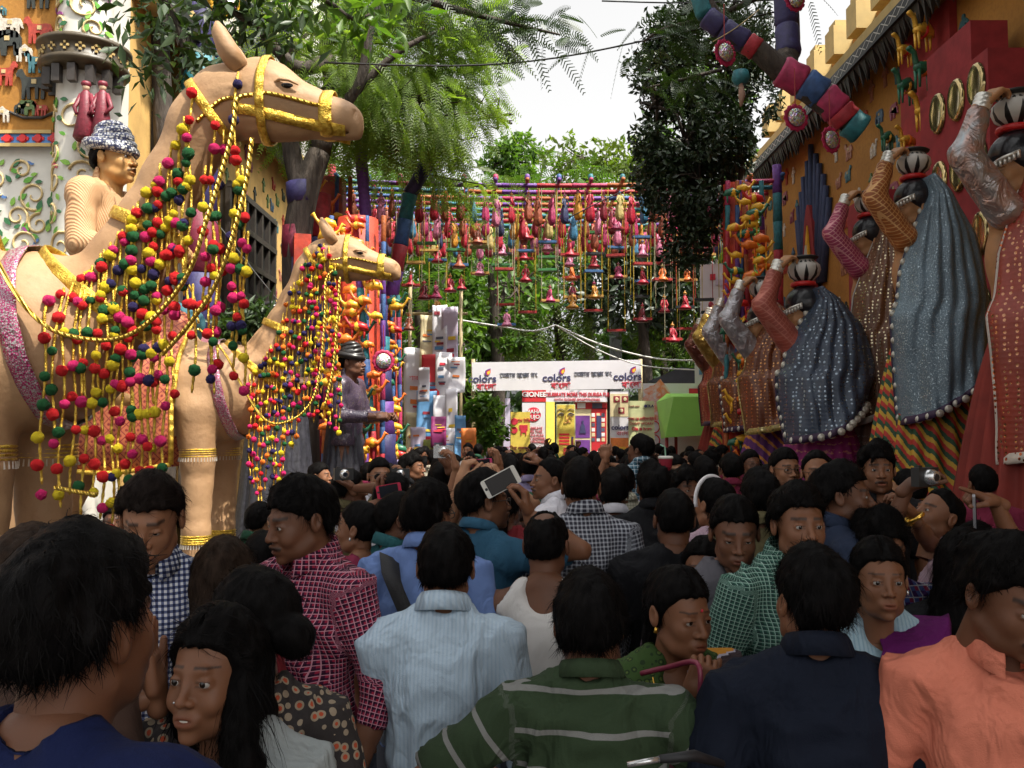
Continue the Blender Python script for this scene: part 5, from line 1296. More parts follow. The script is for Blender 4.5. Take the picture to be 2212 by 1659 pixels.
# ================================================================= camel rider and drivers
def big_figure(name, u, v, d, s, yaw, label, shirt, turban, lower, seated=False, hat='turban', cat='statue', tone=(.48, .26, .09), hd='st', reach=True):
    """u,v pixel of head centre"""
    hc = P(u, v, d); T_ = 1.70; zc = T_ - .14
    root = empty(name, (hc.x, d, hc.z - zc * s), label, cat, None, math.radians(yaw)); A = Matrix.Scale(s, 4)
    hV, hF, hC = head_mesh(hd, HV[hd]); HMx = np.array(Matrix.Translation((0, -.01, zc)))
    def f(p):
        dd = sE(p, (0, .03, 1.22), (.15, .11, .18)); dd = smin(dd, sE(p, (0, .03, 1.02), (.13, .10, .16)), .05); dd = smin(dd, sC(p, (-.16, .03, 1.36), (.16, .03, 1.36), .06), .04)
        dd = smin(dd, sC(p, (0, .04, 1.36), (0, .02, 1.48), .055), .03)
        for sg in (-1, 1):
            e = (sg * .24, -.02, 1.10); w_ = (sg * .12, -.28, 1.10) if reach else (sg * .22, -.16, .88)
            dd = smin(dd, sC(p, (sg * .18, .03, 1.36), e, .050, .042), .02); dd = smin(dd, sC(p, e, w_, .042, .028), .015)
            if seated: dd = smin(dd, sC(p, (sg * .09, .02, .90), (sg * .30, -.22, .80), .09, .065), .04); dd = smin(dd, sC(p, (sg * .30, -.22, .80), (sg * .30, -.14, .42), .062, .04), .02); dd = smin(dd, sC(p, (sg * .30, -.14, .42), (sg * .30, -.32, .40), .035, .03), .02)
            else: dd = smin(dd, sC(p, (sg * .09, .03, .88), (sg * .10, .03, .08), .085, .045), .03); dd = smin(dd, sC(p, (sg * .1, .0, .05), (sg * .11, -.12, .04), .04), .02)
        return dd
    V, F = surfnet(f, (-.42, -.38, -.02), (.42, .20, 1.52), .018)
    Vs = [V, hV + HMx[:3, 3]]; Fs = [F, hF + len(V)]; Cs = [np.zeros((len(V), 3)), hC]; n0 = len(V) + len(hV)
    for sg in (-1, 1):
        aV, aF = hand_mesh('grip'); fd = Vector((-sg * .3, -1, .1)).normalized() if reach else Vector((0, -.3, -1)).normalized(); pn = Vector((-sg * .7, 0, -.7)); z = -(pn - fd * pn.dot(fd)).normalized(); x = fd.cross(z)
        a_ = aV.copy(); 
        if sg > 0: a_[:, 0] *= -1; aF = aF[:, ::-1]
        w_ = (sg * .12, -.28, 1.10) if reach else (sg * .22, -.16, .88)
        M4 = np.array(Matrix.Translation(w_) @ Matrix((x, fd, z)).transposed().to_4x4()); Vs.append(a_ @ M4[:3, :3].T + M4[:3, 3]); Fs.append(aF + n0); n0 += len(a_); Cs.append(np.zeros((len(a_), 3)))
    me = mesh('figure_body', np.concatenate(Vs), np.concatenate(Fs), True); C = np.concatenate(Cs); at = me.attributes.new('fc', 'FLOAT_COLOR', 'POINT'); at.data.foreach_set('color', np.concatenate([C, np.ones((len(C), 1))], 1).astype(np.float32).ravel())
    link('body', me, M_skin(tone), root, mw=A)
    for sg in (-1, 1): link('eye', eye_mesh(), None, root, mw=A @ Matrix.Translation((sg * .031, -.0845, zc + .0005)))
    def f2(p):
        dd = f(p) - .016; dd = np.maximum(dd, .86 - p[:, 2]); dd = smax(dd, -sC(p, (0, .0, 1.42), (0, 0, 1.7), .066), .01); dd = np.maximum(dd, -sC(p, (-.12, -.32, 1.1), (.12, -.32, 1.1), .11 if reach else .01))
        return dd
    V, F = surfnet(f2, (-.42, -.38, .8), (.42, .22, 1.52), .015); N = normals(V, F); V = V + N * (.006 * (1 - 2 * np.abs(vnoise(V, 14))))[:, None]
    me = mesh('tunic', V, F, True); link('tunic', me, shirt, root, mw=A)
    if hat == 'turban':
        g = G()
        for k in range(5):
            t = k / 4; r = .098 - .012 * k; pts = [(r * math.cos(a) * .92, .015 + r * math.sin(a) * 1.12, zc + .055 + .019 * k + .022 * math.sin(a + k)) for a in np.linspace(0, 2 * PI, 25)]; g.tube(pts, .027, 8, cap=False)
        g.lathe([(.09, 0), (.07, .05), (.03, .075), (.001, .08)], (0, .015, zc + .09), 16); g.build('turban', turban, root, True, mw=A)
        hh = link('hair', get_hair('crop', 2), M_hair(0), root, mw=A @ Matrix.Translation((0, .005, zc - .012)) @ Matrix.Diagonal((.93, .90, .80, 1))); setslot(hh, M_hair(0))
    if lower is not None:
        V, F = surfnet(lambda p: np.maximum(f(p) - .02, np.maximum(p[:, 2] - .92, (.45 if seated else .12) - p[:, 2])), (-.46, -.40, .05), (.46, .22, 1.0), .02); link('trousers', mesh('trousers', V, F, True), lower, root, mw=A)
    return root
RIB = cachemat('tan_ribbed_cloth', lambda b: (lambda x: (b.setc(b.mix(((x[0] + x[2] * .3) * 700).sin().gt(0), (.42, .22, .10), (.50, .30, .15))), b.seti('Roughness', .7), b.bump(((x[0] + x[2] * .3) * 700).sin(), .5, .004)))(b.xyz()))
TUR = cachemat('silver_blue_turban', lambda b: (lambda x: (b.setc(b.mix(b.vor(75, rnd=.4).lt(.45), (.07, .08, .16), (.62, .62, .60))), b.seti('Roughness', .35), b.bump(b.vor(75), .6, .01)))(b.xyz()))
r_ = big_figure('camel_rider_statue', 245, 345, 8.35, 2.0, 78, 'moustached rider statue in tan ribbed tunic and silver turban seated on the far camel', RIB, TUR, mat('teal_cloth', (.03, .12, .15), .8, bump=.3), seated=True)
DKS = mat('dark_statue_cloth', (.035, .035, .045), .5, var=.4, sc=20, bump=.5, bsc=20)
big_figure('driver_statue', 760, 783, 11.6, 1.55, 75, 'dark statue of a camel driver with black turban beside the red toy column', clothmat('driver_tunic', (.06, .04, .07), 'tinsel', (.3, .26, .25)), mat('black_leather', (.02, .018, .018), .3), None, tone=(.16, .07, .04), hd='m2')
big_figure('driver_statue', 585, 700, 11.0, 1.6, 80, 'second dark driver statue half hidden behind the far camel neck', DKS, mat('black_leather', (.02, .018, .018), .3), DKS, tone=(.12, .055, .03), hd='m2')
for u, v0, v1, d, lb, w0, w1 in ((718, 900, 1120, 11.6, 0, .20, .42), (600, 900, 1230, 11.0, 1, .35, .55)):
    p0 = P(u, v0, d); rows = []
    for i in range(12):
        t = i / 11; z = p0.z * (1 - t) + .02 * t; rows.append([((w0 + (w1 - w0) * t) * (1 + .06 * math.sin(a * 18)) * math.cos(a), (w0 + (w1 - w0) * t) * (1 + .06 * math.sin(a * 18)) * math.sin(a), z) for a in np.linspace(0, 2 * PI, 73)[:-1]])
    V, F = loft(rows, True)
    st = [o for o in bpy.data.objects if o.name.startswith('driver_statue')][lb]; off = Vector((p0.x + .15 if not lb else p0.x, d, 0)) - st.location
    o = link('skirt', mesh('skirt', V, F, True), DKS, st, mw=Matrix.Rotation(-st.rotation_euler.z, 4, 'Z') @ Matrix.Translation(Vector((off.x, off.y, -st.location.z))))
# ================================================================= pergola with puppets and swings
WRAP = [mat('wrap_%s' % n, c, .6, var=.3, sc=14, bump=.5, bsc=30) for n, c in (('purple', (.13, .04, .24)), ('teal', (.02, .15, .18)), ('orange', (.34, .085, .015)), ('red', (.34, .018, .03)), ('pink', (.38, .03, .10)), ('blue', (.035, .09, .24)), ('navy', (.03, .025, .10)), ('maroon', (.16, .01, .03)))]
STR = [mat('string_%d' % i, c, .7) for i, c in enumerate([(.45, .33, .03), (.30, .03, .03), (.36, .34, .22)])]
PLK = [mat('plank_%s' % n, c, .6, var=.3, sc=12, bump=.3) for n, c in (('red', (.38, .03, .03)), ('green', (.05, .20, .06)), ('blue', (.04, .12, .28)), ('dark', (.02, .025, .03)), ('ochre', (.48, .28, .07)), ('olive', (.16, .18, .05)))]
ZP = 6.50
perg = empty('pergola', (0, 16, 0), 'pergola of cloth wrapped coloured bamboo poles spanning the street overhead', 'pergola')
rs = np.random.RandomState(21)
XA, XB = -3.4, 4.95
def wrapped(parent, a, b, r, name='pole', seg=.55, sag=0., order=None):
    a, b = Vector(a), Vector(b); L = (b - a).length; n = max(1, int(L / seg))
    g = G(); mi = order or [rs.randint(0, 6) for _ in range(n)]
    for i in range(n):
        pa = a.lerp(b, i / n); pb = a.lerp(b, (i + 1) / n); m_ = a.lerp(b, (i + .5) / n)
        f = lambda t: -sag * 4 * t * (1 - t)
        for p, t in ((pa, i / n), (pb, (i + 1) / n), (m_, (i + .5) / n)): p.z += f(t)
        g.tube([pa, pa.lerp(pb, .02), m_, pb.lerp(pa, .02), pb], [r, r * 1.15, r, r * 1.1, r], 8, mi=mi[i % len(mi)])
        k = G()
    me = mesh(name, g.V, g.F, True, g.m); o = link(name, me, WRAP, parent); return o
for k in range(8):
    y = k * .46; wrapped(perg, (XA, y, ZP + .02), (XB, y, ZP + .02), .040, 'cross_pole', .62, .10)
for k in range(15):
    x = XA + .2 + k * .58; wrapped(perg, (x, -.15, ZP + .10 - .10 * 4 * ((x - XA) / (XB - XA)) * (1 - (x - XA) / (XB - XA))), (x, 3.4, ZP + .10), .034, 'long_pole', .5)
    g = G(); g.lathe([(.0, .08), (.04, .06), (.055, .0), (.04, -.05), (.0, -.07)], (x, -.02, ZP + .06), 8); g.build('knot', WRAP[rs.randint(0, 6)], perg, True)
wrapped(perg, (XA + .1, 0, 0), (XA + .1, 0, ZP + .3), .07, 'post', .5); wrapped(perg, (XB - .1, 0, 0), (XB - .1, 0, ZP + .3), .08, 'post', .5); wrapped(perg, (XA + .1, 3.3, 0), (XA + .1, 3.3, ZP + .3), .07, 'post', .5); wrapped(perg, (XB - .1, 3.3, 0), (XB - .1, 3.3, ZP + .3), .07, 'post', .5)
GOWN = [mat('gown_%s' % n, c, .45, var=.35, sc=18, bump=.6, bsc=24) for n, c in (('maroon', (.16, .010, .02)), ('red', (.34, .012, .03)), ('pink', (.50, .16, .26)), ('rose', (.34, .03, .10)), ('gold', (.45, .20, .02)), ('blue', (.04, .16, .28)), ('brown', (.28, .07, .035)), ('navy', (.03, .035, .09)), ('khaki', (.42, .33, .12)), ('orange', (.6, .14, .02)))]
GN = ['maroon', 'red', 'pale pink', 'rose', 'gold', 'blue', 'brown', 'navy', 'khaki', 'orange']
FACE = mat('painted_face', (.6, .42, .28), .5)
# meshes shared by dolls
g = G(); V = []
prof = [(.012, 0.), (.034, -.03), (.036, -.10), (.062, -.22), (.078, -.36), (.066, -.43), (.035, -.47), (.0, -.47)]
n = 18
for r, z in prof:
    for j in range(n): a = 2 * PI * j / n; rr = r * (1 + (.16 * math.sin(a * 5) if z < -.15 else 0)); V.append((rr * math.cos(a), rr * math.sin(a) * .75, z))
F = [(i * n + j, i * n + (j + 1) % n, (i + 1) * n + (j + 1) % n, (i + 1) * n + j) for i in range(len(prof) - 1) for j in range(n)]
DG = mesh('gown', V, F, True); DG.materials.append(GOWN[0])
g = G(); g.tube([(-.03, 0, -.02), (-.065, -.02, -.10), (-.03, -.05, -.17)], [.02, .014, .010], 6); g.tube([(.03, 0, -.02), (.065, -.02, -.10), (.03, -.05, -.17)], [.02, .014, .010], 6); DA = mesh('arms', g.V, g.F, True); DA.materials.append(GOWN[0])
g = G(); g.lathe([(.001, -.012), (.02, .0), (.026, .022), (.018, .045), (.001, .052)], n=10); DH = mesh('head', g.V, g.F, True); DH.materials.append(FACE)
g = G(); g.lathe([(.027, .022), (.034, .035), (.026, .052), (.008, .062), (.010, .085), (0, .09)], n=10); DT = mesh('turban', g.V, g.F, True); DT.materials.append(GOWN[0])
g = G(); g.lathe([(.012, 0.), (.036, -.03), (.034, -.10), (.06, -.16), (.10, -.20), (.115, -.235), (.0, -.24)], n=16); DS = mesh('gown', g.V, g.F, True); DS.materials.append(GOWN[0])
def doll(loc, k, s, label, group, seated=False, rz=0., str_to=None):
    r = empty('puppet', loc, label, 'puppet', group, rz); A = Matrix.Scale(s, 4)
    setslot(link('gown', DS if seated else DG, None, r, mw=A), GOWN[k]); setslot(link('arms', DA, None, r, mw=A), GOWN[k]); h = link('head', DH, None, r, mw=A); setslot(link('turban', DT, None, h), GOWN[(k * 3 + 1) % 10])
    if str_to: g = G(); g.tube([(0, 0, .08 * s), (0, 0, str_to - loc[2])], .006, 4); g.build('string', STR[0], r)
    return r
rowname = ['nearest', 'second', 'third', 'fourth']
cols_ = []
seq = [0, 6, 3, 2, 6, 4, 1, 1, 6, 0, 5, 3, 2, 1, 6, 6, 3, 7, 4, 1, 0, 8, 1, 5, 6, 2, 0, 1, 3]
for row, (y, zd) in enumerate(((16.06, 0.), (16.98, 0.), (17.9, 0.), (18.8, 0.))):
    for i in range(33):
        x = XA + .25 + i * .242 + rs.randn() * .03; k = seq[(i + row * 5) % len(seq)] if row else seq[i % len(seq)]
        t = (x - XA) / (XB - XA); z = ZP - .10 * 4 * t * (1 - t) - .17 + rs.randn() * .03 - (.0 if row == 0 else .08)
        doll((x, y + rs.randn() * .04, z), k, .98 + .14 * rs.rand(), '%s satin puppet hanging in the %s row under the pergola' % (GN[k], rowname[row]), 'puppets hanging from the pergola', rz=rs.randn() * .6, str_to=ZP - .05)
# swings
SWN = 0
def swing(u, v, d, w, pk, sk, dolls_):
    global SWN
    p = P(u, v, d); SWN += 1
    pn_ = ['red', 'green', 'blue', 'dark', 'ochre', 'olive'][pk]
    r = empty('puppet_swing', p, '%s plank swing on %s strings hanging below the pergola%s' % (pn_, ['yellow', 'red', 'cream'][sk], ' with seated puppet' if dolls_ else ', empty'), 'swing', 'puppet swings hanging on strings', rs.randn() * .12)
    ww = w / FPX * d; g = G(); g.box((0, 0, 0), (ww, .14, .045)); g.build('plank', PLK[pk], r)
    top = ZP - .05 - p.z
    for sx in (-1, 1):
        g = G(); g.tube([(sx * ww * .46, .0, -.02), (sx * ww * .46 + rs.randn() * .01, 0, top)], .0075, 4); g.build('string', STR[sk], r)
    for dd in range(dolls_):
        k = [1, 1, 0, 6, 3, 2, 9, 1, 0, 4][rs.randint(10)]
        doll((p.x + ((dd - (dolls_ - 1) / 2) * .22), d - .01, p.z + .215), k, .95 + .25 * rs.rand(), '%s puppet seated on a %s plank swing' % (GN[k], pn_), 'puppets seated on swings', True, rs.randn() * .8)
rs = np.random.RandomState(33)
# (u,v) plank centres measured in the photograph: V = 840.6 + zx*.36, v = 353.9 + zy*.36
def z_(x, y): return 840.6 + x * .36, 353.9 + y * .36
PLANKS = [(60, 465, 0, 1), (225, 477, 1, 0), (375, 465, 5, 0), (530, 470, 4, 1), (240, 520, 4, 0), (400, 517, 1, 0), (540, 500, 5, 0), (680, 540, 3, 1), (160, 592, 4, 0), (290, 578, 2, 1), (420, 607, 2, 1), (545, 657, 4, 1), (670, 607, 1, 0), (690, 632, 0, 0), (130, 728, 0, 1), (245, 797, 0, 2), (400, 752, 1, 2), (290, 885, 3, 1), (85, 990, 2, 2),
 (820, 440, 0, 1), (950, 470, 2, 0), (950, 508, 5, 1), (810, 570, 0, 1), (945, 560, 1, 0), (820, 522, 2, 0), (950, 637, 1, 0), (820, 690, 1, 1), (700, 845, 0, 0), (705, 965, 2, 1), (830, 890, 0, 0), (965, 822, 4, 1), (1100, 800, 4, 1), (1095, 682, 0, 1), (1100, 850, 1, 1), (1080, 600, 1, 1), (1085, 545, 0, 1),
 (1225, 412, 1, 0), (1225, 470, 1, 0), (1230, 540, 3, 0), (1230, 605, 1, 1), (1225, 645, 2, 0), (1230, 795, 4, 1), (1225, 880, 0, 0), (1355, 387, 0, 1), (1355, 502, 2, 0), (1360, 550, 0, 0), (1375, 678, 4, 1), (1365, 1000, 0, 0), (1515, 440, 2, 0), (1520, 543, 3, 1), (1520, 600, 0, 0), (1520, 705, 2, 1), (1500, 795, 3, 0), (1520, 932, 0, 1),
 (1650, 597, 0, 1), (1640, 695, 0, 1), (1650, 878, 3, 1), (1795, 410, 0, 0), (1790, 490, 2, 0), (1790, 698, 4, 1), (1775, 860, 3, 1), (1850, 575, 3, 0), (1945, 738, 3, 1), (1890, 815, 3, 0), (1930, 890, 3, 1), (1700, 1052, 0, 1), (1780, 990, 0, 0), (1900, 460, 1, 0), (1900, 545, 4, 1)]
for i, (zx, zy, pk, nd) in enumerate(PLANKS):
    u, v = z_(zx, zy); swing(u, v, 16.2 + (i * 7 % 5) * .55, 40, pk, [0, 0, 1, 2][rs.randint(4)], nd)
# ================================================================= toy columns in red
def toy_column(u, d, v0, v1, w, label, n, seed, side=0):
    b_ = P(u, v1, d); t_ = P(u, v0, d); r = empty('toy_column', (b_.x, d, 0), label, 'column')
    rs = np.random.RandomState(seed); g = G(); V = []
    H = t_.z
    g.tube([(0, .12, 0), (.0, .12, H * .5), (0, .12, H)], [w, w * .85, w * .7], 12); g.build('cloth_core', mat('orange_red_cloth', (.40, .035, .012), .6, var=.4, sc=5, bump=.9, bsc=9), r, True)
    for k in range(n):
        z = .9 + (H - 1.) * (k + rs.rand() * .5) / n; x = (rs.rand() - .5) * w * 1.7; s = .30 + .14 * rs.rand(); fl = 1 if rs.rand() < .5 else -1
        ms = [YSAT, YSAT, ORSAT, REDSAT, YSAT, ORSAT, TOYD]; m1 = ms[rs.randint(7)]; m2 = ms[rs.randint(3)]
        g = G(); g.tube([(fl * .52 * s, 0, .30 * s), (fl * .44 * s, 0, .36 * s), (fl * .34 * s, 0, .18 * s), (fl * .2 * s, 0, .02 * s), (0, 0, .06 * s), (-fl * .25 * s, 0, .0), (-fl * .36 * s, 0, -.1 * s)], [.03 * s, .07 * s, .045 * s, .09 * s, .17 * s, .13 * s, .02 * s], 8)
        for lx in (.18, -.22): g.tube([(fl * lx * s, 0, 0), (fl * lx * s, -.02, -.38 * s)], [.05 * s, .03 * s], 6)
        cam_ = g.build('toy_camel', m1, r, True, loc=(x, -.06 - w * .8 - rs.rand() * .1, z))
        g = G(); g.lathe([(.14 * s, -.1 * s), (.19 * s, 0), (.12 * s, .1 * s)], (0, 0, .03 * s), 10, R=Matrix.Rotation(PI / 2, 3, 'Y')); g.build('saddle', m2, cam_, True)
    for k in range(5):
        x = -w + 2 * w * k / 4; wrapped(r, (x, -.15 - .05 * (k % 2), .5), (x + .15 * rs.randn() * .5, -.1, H), .035, 'wrapped_rod', .35)
    return r
toy_column(765, 12.6, 470, 1000, .42, 'orange red cloth column at left hung with small yellow toy camels', 74, 3)
toy_column(842, 14.5, 640, 1000, .22, 'narrow multicolour column of toy camels beside the hanging posters', 44, 5)
toy_column(1604, 12.9, 395, 900, .30, 'dark red column of yellow toy camels under the right end of the pergola', 60, 7)
toy_column(705, 14.6, 385, 700, .40, 'red cloth bundle column under the left end of the pergola', 22, 8)
tag_ = None
# slanting wrapped rods near left column
rod = empty('wrapped_pole', P(790, 600, 12.4), 'purple and pink wrapped bamboo rod leaning in front of the orange toy column', 'pole')
a = rod.location; wrapped(rod, P(765, 470, 12.2) - a, P(810, 1010, 12.2) - a, .05, 'wrapped_rod', .45)
rod = empty('wrapped_pole', P(775, 300, 14.2), 'purple and blue wrapped pole rising above the left end of the pergola', 'pole'); a = rod.location
wrapped(rod, P(772, 235, 14.2) - a, P(800, 600, 14.2) - a, .09, 'wrapped_rod', .8, order=[0, 0, 1, 5, 6])
rod = empty('wrapped_pole', P(822, 600, 13.2), 'thick navy and purple wrapped post between the toy columns', 'pole'); a = rod.location
wrapped(rod, P(806, 590, 13.2) - a, P(836, 1080, 13.2) - a, .17, 'wrapped_rod', .45, order=[0, 6, 1, 6, 0, 6, 6])
rod = empty('wrapped_pole', P(925, 330, 15), 'purple wrapped branch stub slanting among the feathery leaves', 'pole'); a = rod.location
wrapped(rod, P(950, 305, 15) - a, P(885, 420, 15) - a, .12, 'wrapped_rod', .5, order=[0, 6, 1]); wrapped(rod, P(885, 420, 15) - a, P(845, 640, 15) - a, .12, 'wrapped_rod', .4, order=[1, 5, 3, 0, 4])
# ================================================================= wrapped tree trunks and limbs
BARK = cachemat('dark_bark', lambda b: (b.setc(b.mix(b.noise(5, vec=b.scale(b.coord(), (3, 3, .7)), detail=5).ramp(.3, .7), (.022, .016, .012), (.075, .058, .045))), b.seti('Roughness', .9), b.bump(b.noise(9, vec=b.scale(b.coord(), (3, 3, .6)), detail=5), .8, .04)))
def limb(parent, pts, rs_, name='branch', m=BARK, n=9):
    pts = [Vector(p) for p in pts]; out = []; rr = []
    for i in range(len(pts) - 1):
        p0, p1, p2, p3 = pts[max(i - 1, 0)], pts[i], pts[i + 1], pts[min(i + 2, len(pts) - 1)]
        for k in range(4):
            t = k / 4; out.append(.5 * ((2 * p1) + (p2 - p0) * t + (2 * p0 - 5 * p1 + 4 * p2 - p3) * t * t + (3 * p1 - p0 - 3 * p2 + p3) * t ** 3)); rr.append(rs_[i] * (1 - t) + rs_[i + 1] * t)
    out.append(pts[-1]); rr.append(rs_[-1]); g = G(); g.tube(out, rr, n); return g.build(name, m, parent, True)
# ---------------------------------------------------------------- leaves
def leafmat(name, c1, c2, tr=.35):
    def f(b):
        n = b.noise(1.6, detail=3); m = b.noise(11, detail=2); c = b.mix((n * .6 + m * .4).ramp(.35, .65), c1, c2); b.setc(c); b.seti('Roughness', .45)
        t = b.nt.nodes.new('ShaderNodeBsdfTranslucent'); mx = b.nt.nodes.new('ShaderNodeMixShader'); mx.inputs[0].default_value = tr
        cc = b.mix(1., c, (1.5, 1.6, .55), 'MULTIPLY'); b.nt.links.new(cc.k, t.inputs[0]); b.nt.links.new(b.b.outputs[0], mx.inputs[1]); b.nt.links.new(t.outputs[0], mx.inputs[2]); b.nt.links.new(mx.outputs[0], b.out.inputs[0])
    return cachemat(name, f)
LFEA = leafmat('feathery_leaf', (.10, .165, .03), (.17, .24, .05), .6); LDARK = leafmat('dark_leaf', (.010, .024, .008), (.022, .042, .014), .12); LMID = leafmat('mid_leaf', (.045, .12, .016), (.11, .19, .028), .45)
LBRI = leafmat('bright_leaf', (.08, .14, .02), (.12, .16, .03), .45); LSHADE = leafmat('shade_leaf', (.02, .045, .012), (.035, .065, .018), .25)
def rot_basis(d, rs):
    d = d / (np.linalg.norm(d, axis=1)[:, None] + 1e-9); u = np.cross(d, rs.randn(len(d), 3)); u /= np.linalg.norm(u, axis=1)[:, None] + 1e-9; return d, u, np.cross(d, u)
def leaf_cloud(C, size, rs, aspect=.42, droop=.5, dirs=None):
    """simple pointed leaves: 2 quads folded on the midrib (4 tris)"""
    n = len(C); d = rs.randn(n, 3) if dirs is None else dirs + rs.randn(n, 3) * .5; d[:, 2] -= droop; d, u, w = rot_basis(d, rs)
    s = size * (.6 + .8 * rs.rand(n))[:, None]; a = aspect
    P0 = C; P1 = C + d * s * .45 + u * s * a * .5 + w * s * .08; P2 = C + d * s; P3 = C + d * s * .45 - u * s * a * .5 + w * s * .08; Pm = C + d * s * .5
    V = np.stack([P0, P1, P2, P3, Pm], 1).reshape(-1, 3); b0 = np.arange(n)[:, None] * 5
    F = np.concatenate([b0 + np.array([[0, 1, 2, 4]]), b0 + np.array([[0, 4, 2, 3]])]); return V, F
def frond_cloud(C, D, L, rs, npair=13, lw=.019, ll=.085):
    """pinnate fronds: each leaflet a narrow quad; C bases, D directions"""
    n = len(C); d, u, w = rot_basis(D, rs); L_ = L * (.7 + .6 * rs.rand(n)); Vs = []; Fs = []; k0 = 0
    ts = np.linspace(.12, 1, npair)
    for j, t in enumerate(ts):
        base = C + d * (L_ * t)[:, None] + np.array((0, 0, -.55)) * (L_ * t * t)[:, None] * .6
        l2 = ll * math.sin(PI * (.12 + .8 * t)) ** .7 * (L / .5)
        for s in (-1, 1):
            e = base + (u * s * .93 + d * .42) * l2 + np.array((0, 0, -.25)) * l2
            o = d * lw * .5 * (L / .5)
            Vs.append(np.stack([base - o, base + o, e + o * .7, e - o * .7], 1).reshape(-1, 3))
    V = np.concatenate(Vs); F = np.arange(len(V)).reshape(-1, 4); return V, F
def blob_points(blobs, n, rs, shell=.55):
    """points in ellipsoids, denser to the outside, thinned by noise for gaps"""
    out = []; vol = np.array([b[1][0] * b[1][1] * b[1][2] for b in blobs]) ** .75; vol /= vol.sum()
    for (c, r), f in zip(blobs, vol):
        m = int(n * f * 1.9); q = rs.randn(m, 3); q /= np.linalg.norm(q, axis=1)[:, None]; q *= (shell + (1 - shell) * rs.rand(m)[:, None] ** .6) * (1 + .25 * vnoise(q * 2 + np.array(c), 1.)[:, None])
        p = np.array(c) + q * np.array(r); k = vnoise(p, 1.9) + .5 * vnoise(p, 4.5) > -.12; out.append(p[k])
    return np.concatenate(out)
def tree(name, base, blobs, label, trunk, m, kind='leaf', n=6000, size=.12, seed=1, group=None, L=.5, bark=BARK, aspect=.42, npair=12):
    rs = np.random.RandomState(seed); base = Vector(base); r = empty(name, base, label, 'tree', group)
    if trunk:
        for i, (pts, rad) in enumerate(trunk): limb(r, [Vector(p) - base for p in pts], rad, 'trunk' if i == 0 else 'branch', bark)
    bl = [(np.array(c) - np.array(base), rr) for c, rr in blobs]; C = blob_points(bl, n, rs)
    if kind == 'leaf': V, F = leaf_cloud(C, size, rs, aspect)
    else:
        D = rs.randn(len(C), 3) * .8
        for c, rr in bl[:1]: D += (C - c) / np.array(rr) * .8
        D[:, 2] -= .25; V, F = frond_cloud(C, D, L, rs, npair=npair)
    # twigs joining leaves to the blob centres
    g = G()
    for c, rr in bl:
        for k in range(9):
            q = rs.randn(3); q /= np.linalg.norm(q); e = np.array(c) + q * np.array(rr) * .85; mid = (np.array(c) + e) / 2 + rs.randn(3) * .12; g.tube([tuple(c), tuple(mid), tuple(e)], [.035, .022, .006], 5)
    tag(g.build('twigs', bark, r, True), kind='stuff')
    link('crown', mesh('crown', V, F), m, r); return r
# feathery tree, left of centre
T0 = (-3.1, 13.2, 0)
def bl(*a): return [(tuple(P(u, v, d)), r) for u, v, d, r in a]
tree('feathery_tree', T0, bl((820, 90, 14, (1.5, 1.1, .75)), (680, 60, 13.6, (1.2, .9, .8)), (1040, 90, 15, (.6, .7, .4)), (1075, 250, 15, (.35, .5, .25)), (700, 260, 14.2, (.9, .8, .7)), (930, 130, 14.4, (.9, 1.0, .6)), (1000, 200, 14.6, (.65, .8, .5)), (880, 220, 13.6, (1.2, .9, .6)), (760, 235, 13.5, (.9, .9, .45)), (975, 285, 14.8, (.6, .8, .3)), (900, 285, 14.4, (.9, .8, .3)), (740, 170, 13.2, (.9, .8, .7)), (930, 40, 14, (1.2, 1., .5))),
     'feathery green tree with drooping pinnate leaves left of centre, sunlit from above', [([P(650, 760, 13.2) * 1, P(640, 560, 13.2), P(655, 430, 13.2), P(690, 330, 13.3)], [.24, .22, .21, .17]), ([P(690, 330, 13.3), P(715, 200, 13.4), P(705, 80, 13.6), P(740, -60, 13.8)], [.17, .13, .10, .07]),
      ([P(655, 430, 13.2), P(630, 330, 13.2), P(620, 200, 13.2), P(640, 90, 13.)], [.17, .14, .11, .07]), ([P(715, 200, 13.4), P(820, 190, 13.8), P(950, 230, 14.2)], [.09, .06, .03]), ([P(705, 90, 13.6), P(860, 60, 14), P(1000, 140, 14.4)], [.08, .05, .02]), ([P(715, 130, 13.0), P(640, 145, 12.6), P(560, 60, 12.2)], [.12, .10, .07]), ([P(720, 260, 12.6), P(780, 170, 12.4), P(800, 60, 12.3), P(840, -60, 12.3)], [.09, .08, .06, .04]), ([P(730, 240, 12.6), P(850, 120, 12.5), P(960, 60, 12.6)], [.07, .05, .02])],
     LFEA, 'frond', n=3300, seed=4, L=.42)
g = G(); g.tube([P(650, 760, 13.2) - Vector(T0), (0, 0, 0)], [.24, .3], 10); trk = [o for o in bpy.data.objects if o.name.startswith('feathery_tree')][0]; g.build('trunk', BARK, trk, True)
for (u0, v0, u1, v1, mi) in ((640, 490, 640, 560, 7), (648, 395, 652, 440, 6), (642, 560, 648, 640, 6), (648, 640, 650, 760, 0)):
    p = P(u0, v0, 13.2); q = P(u1, v1, 13.2); g = G(); g.tube([p - Vector(T0), (p + q) / 2 - Vector(T0), q - Vector(T0)], [.215, .225, .215], 12); g.build('cloth_wrap', WRAP[mi], trk, True)
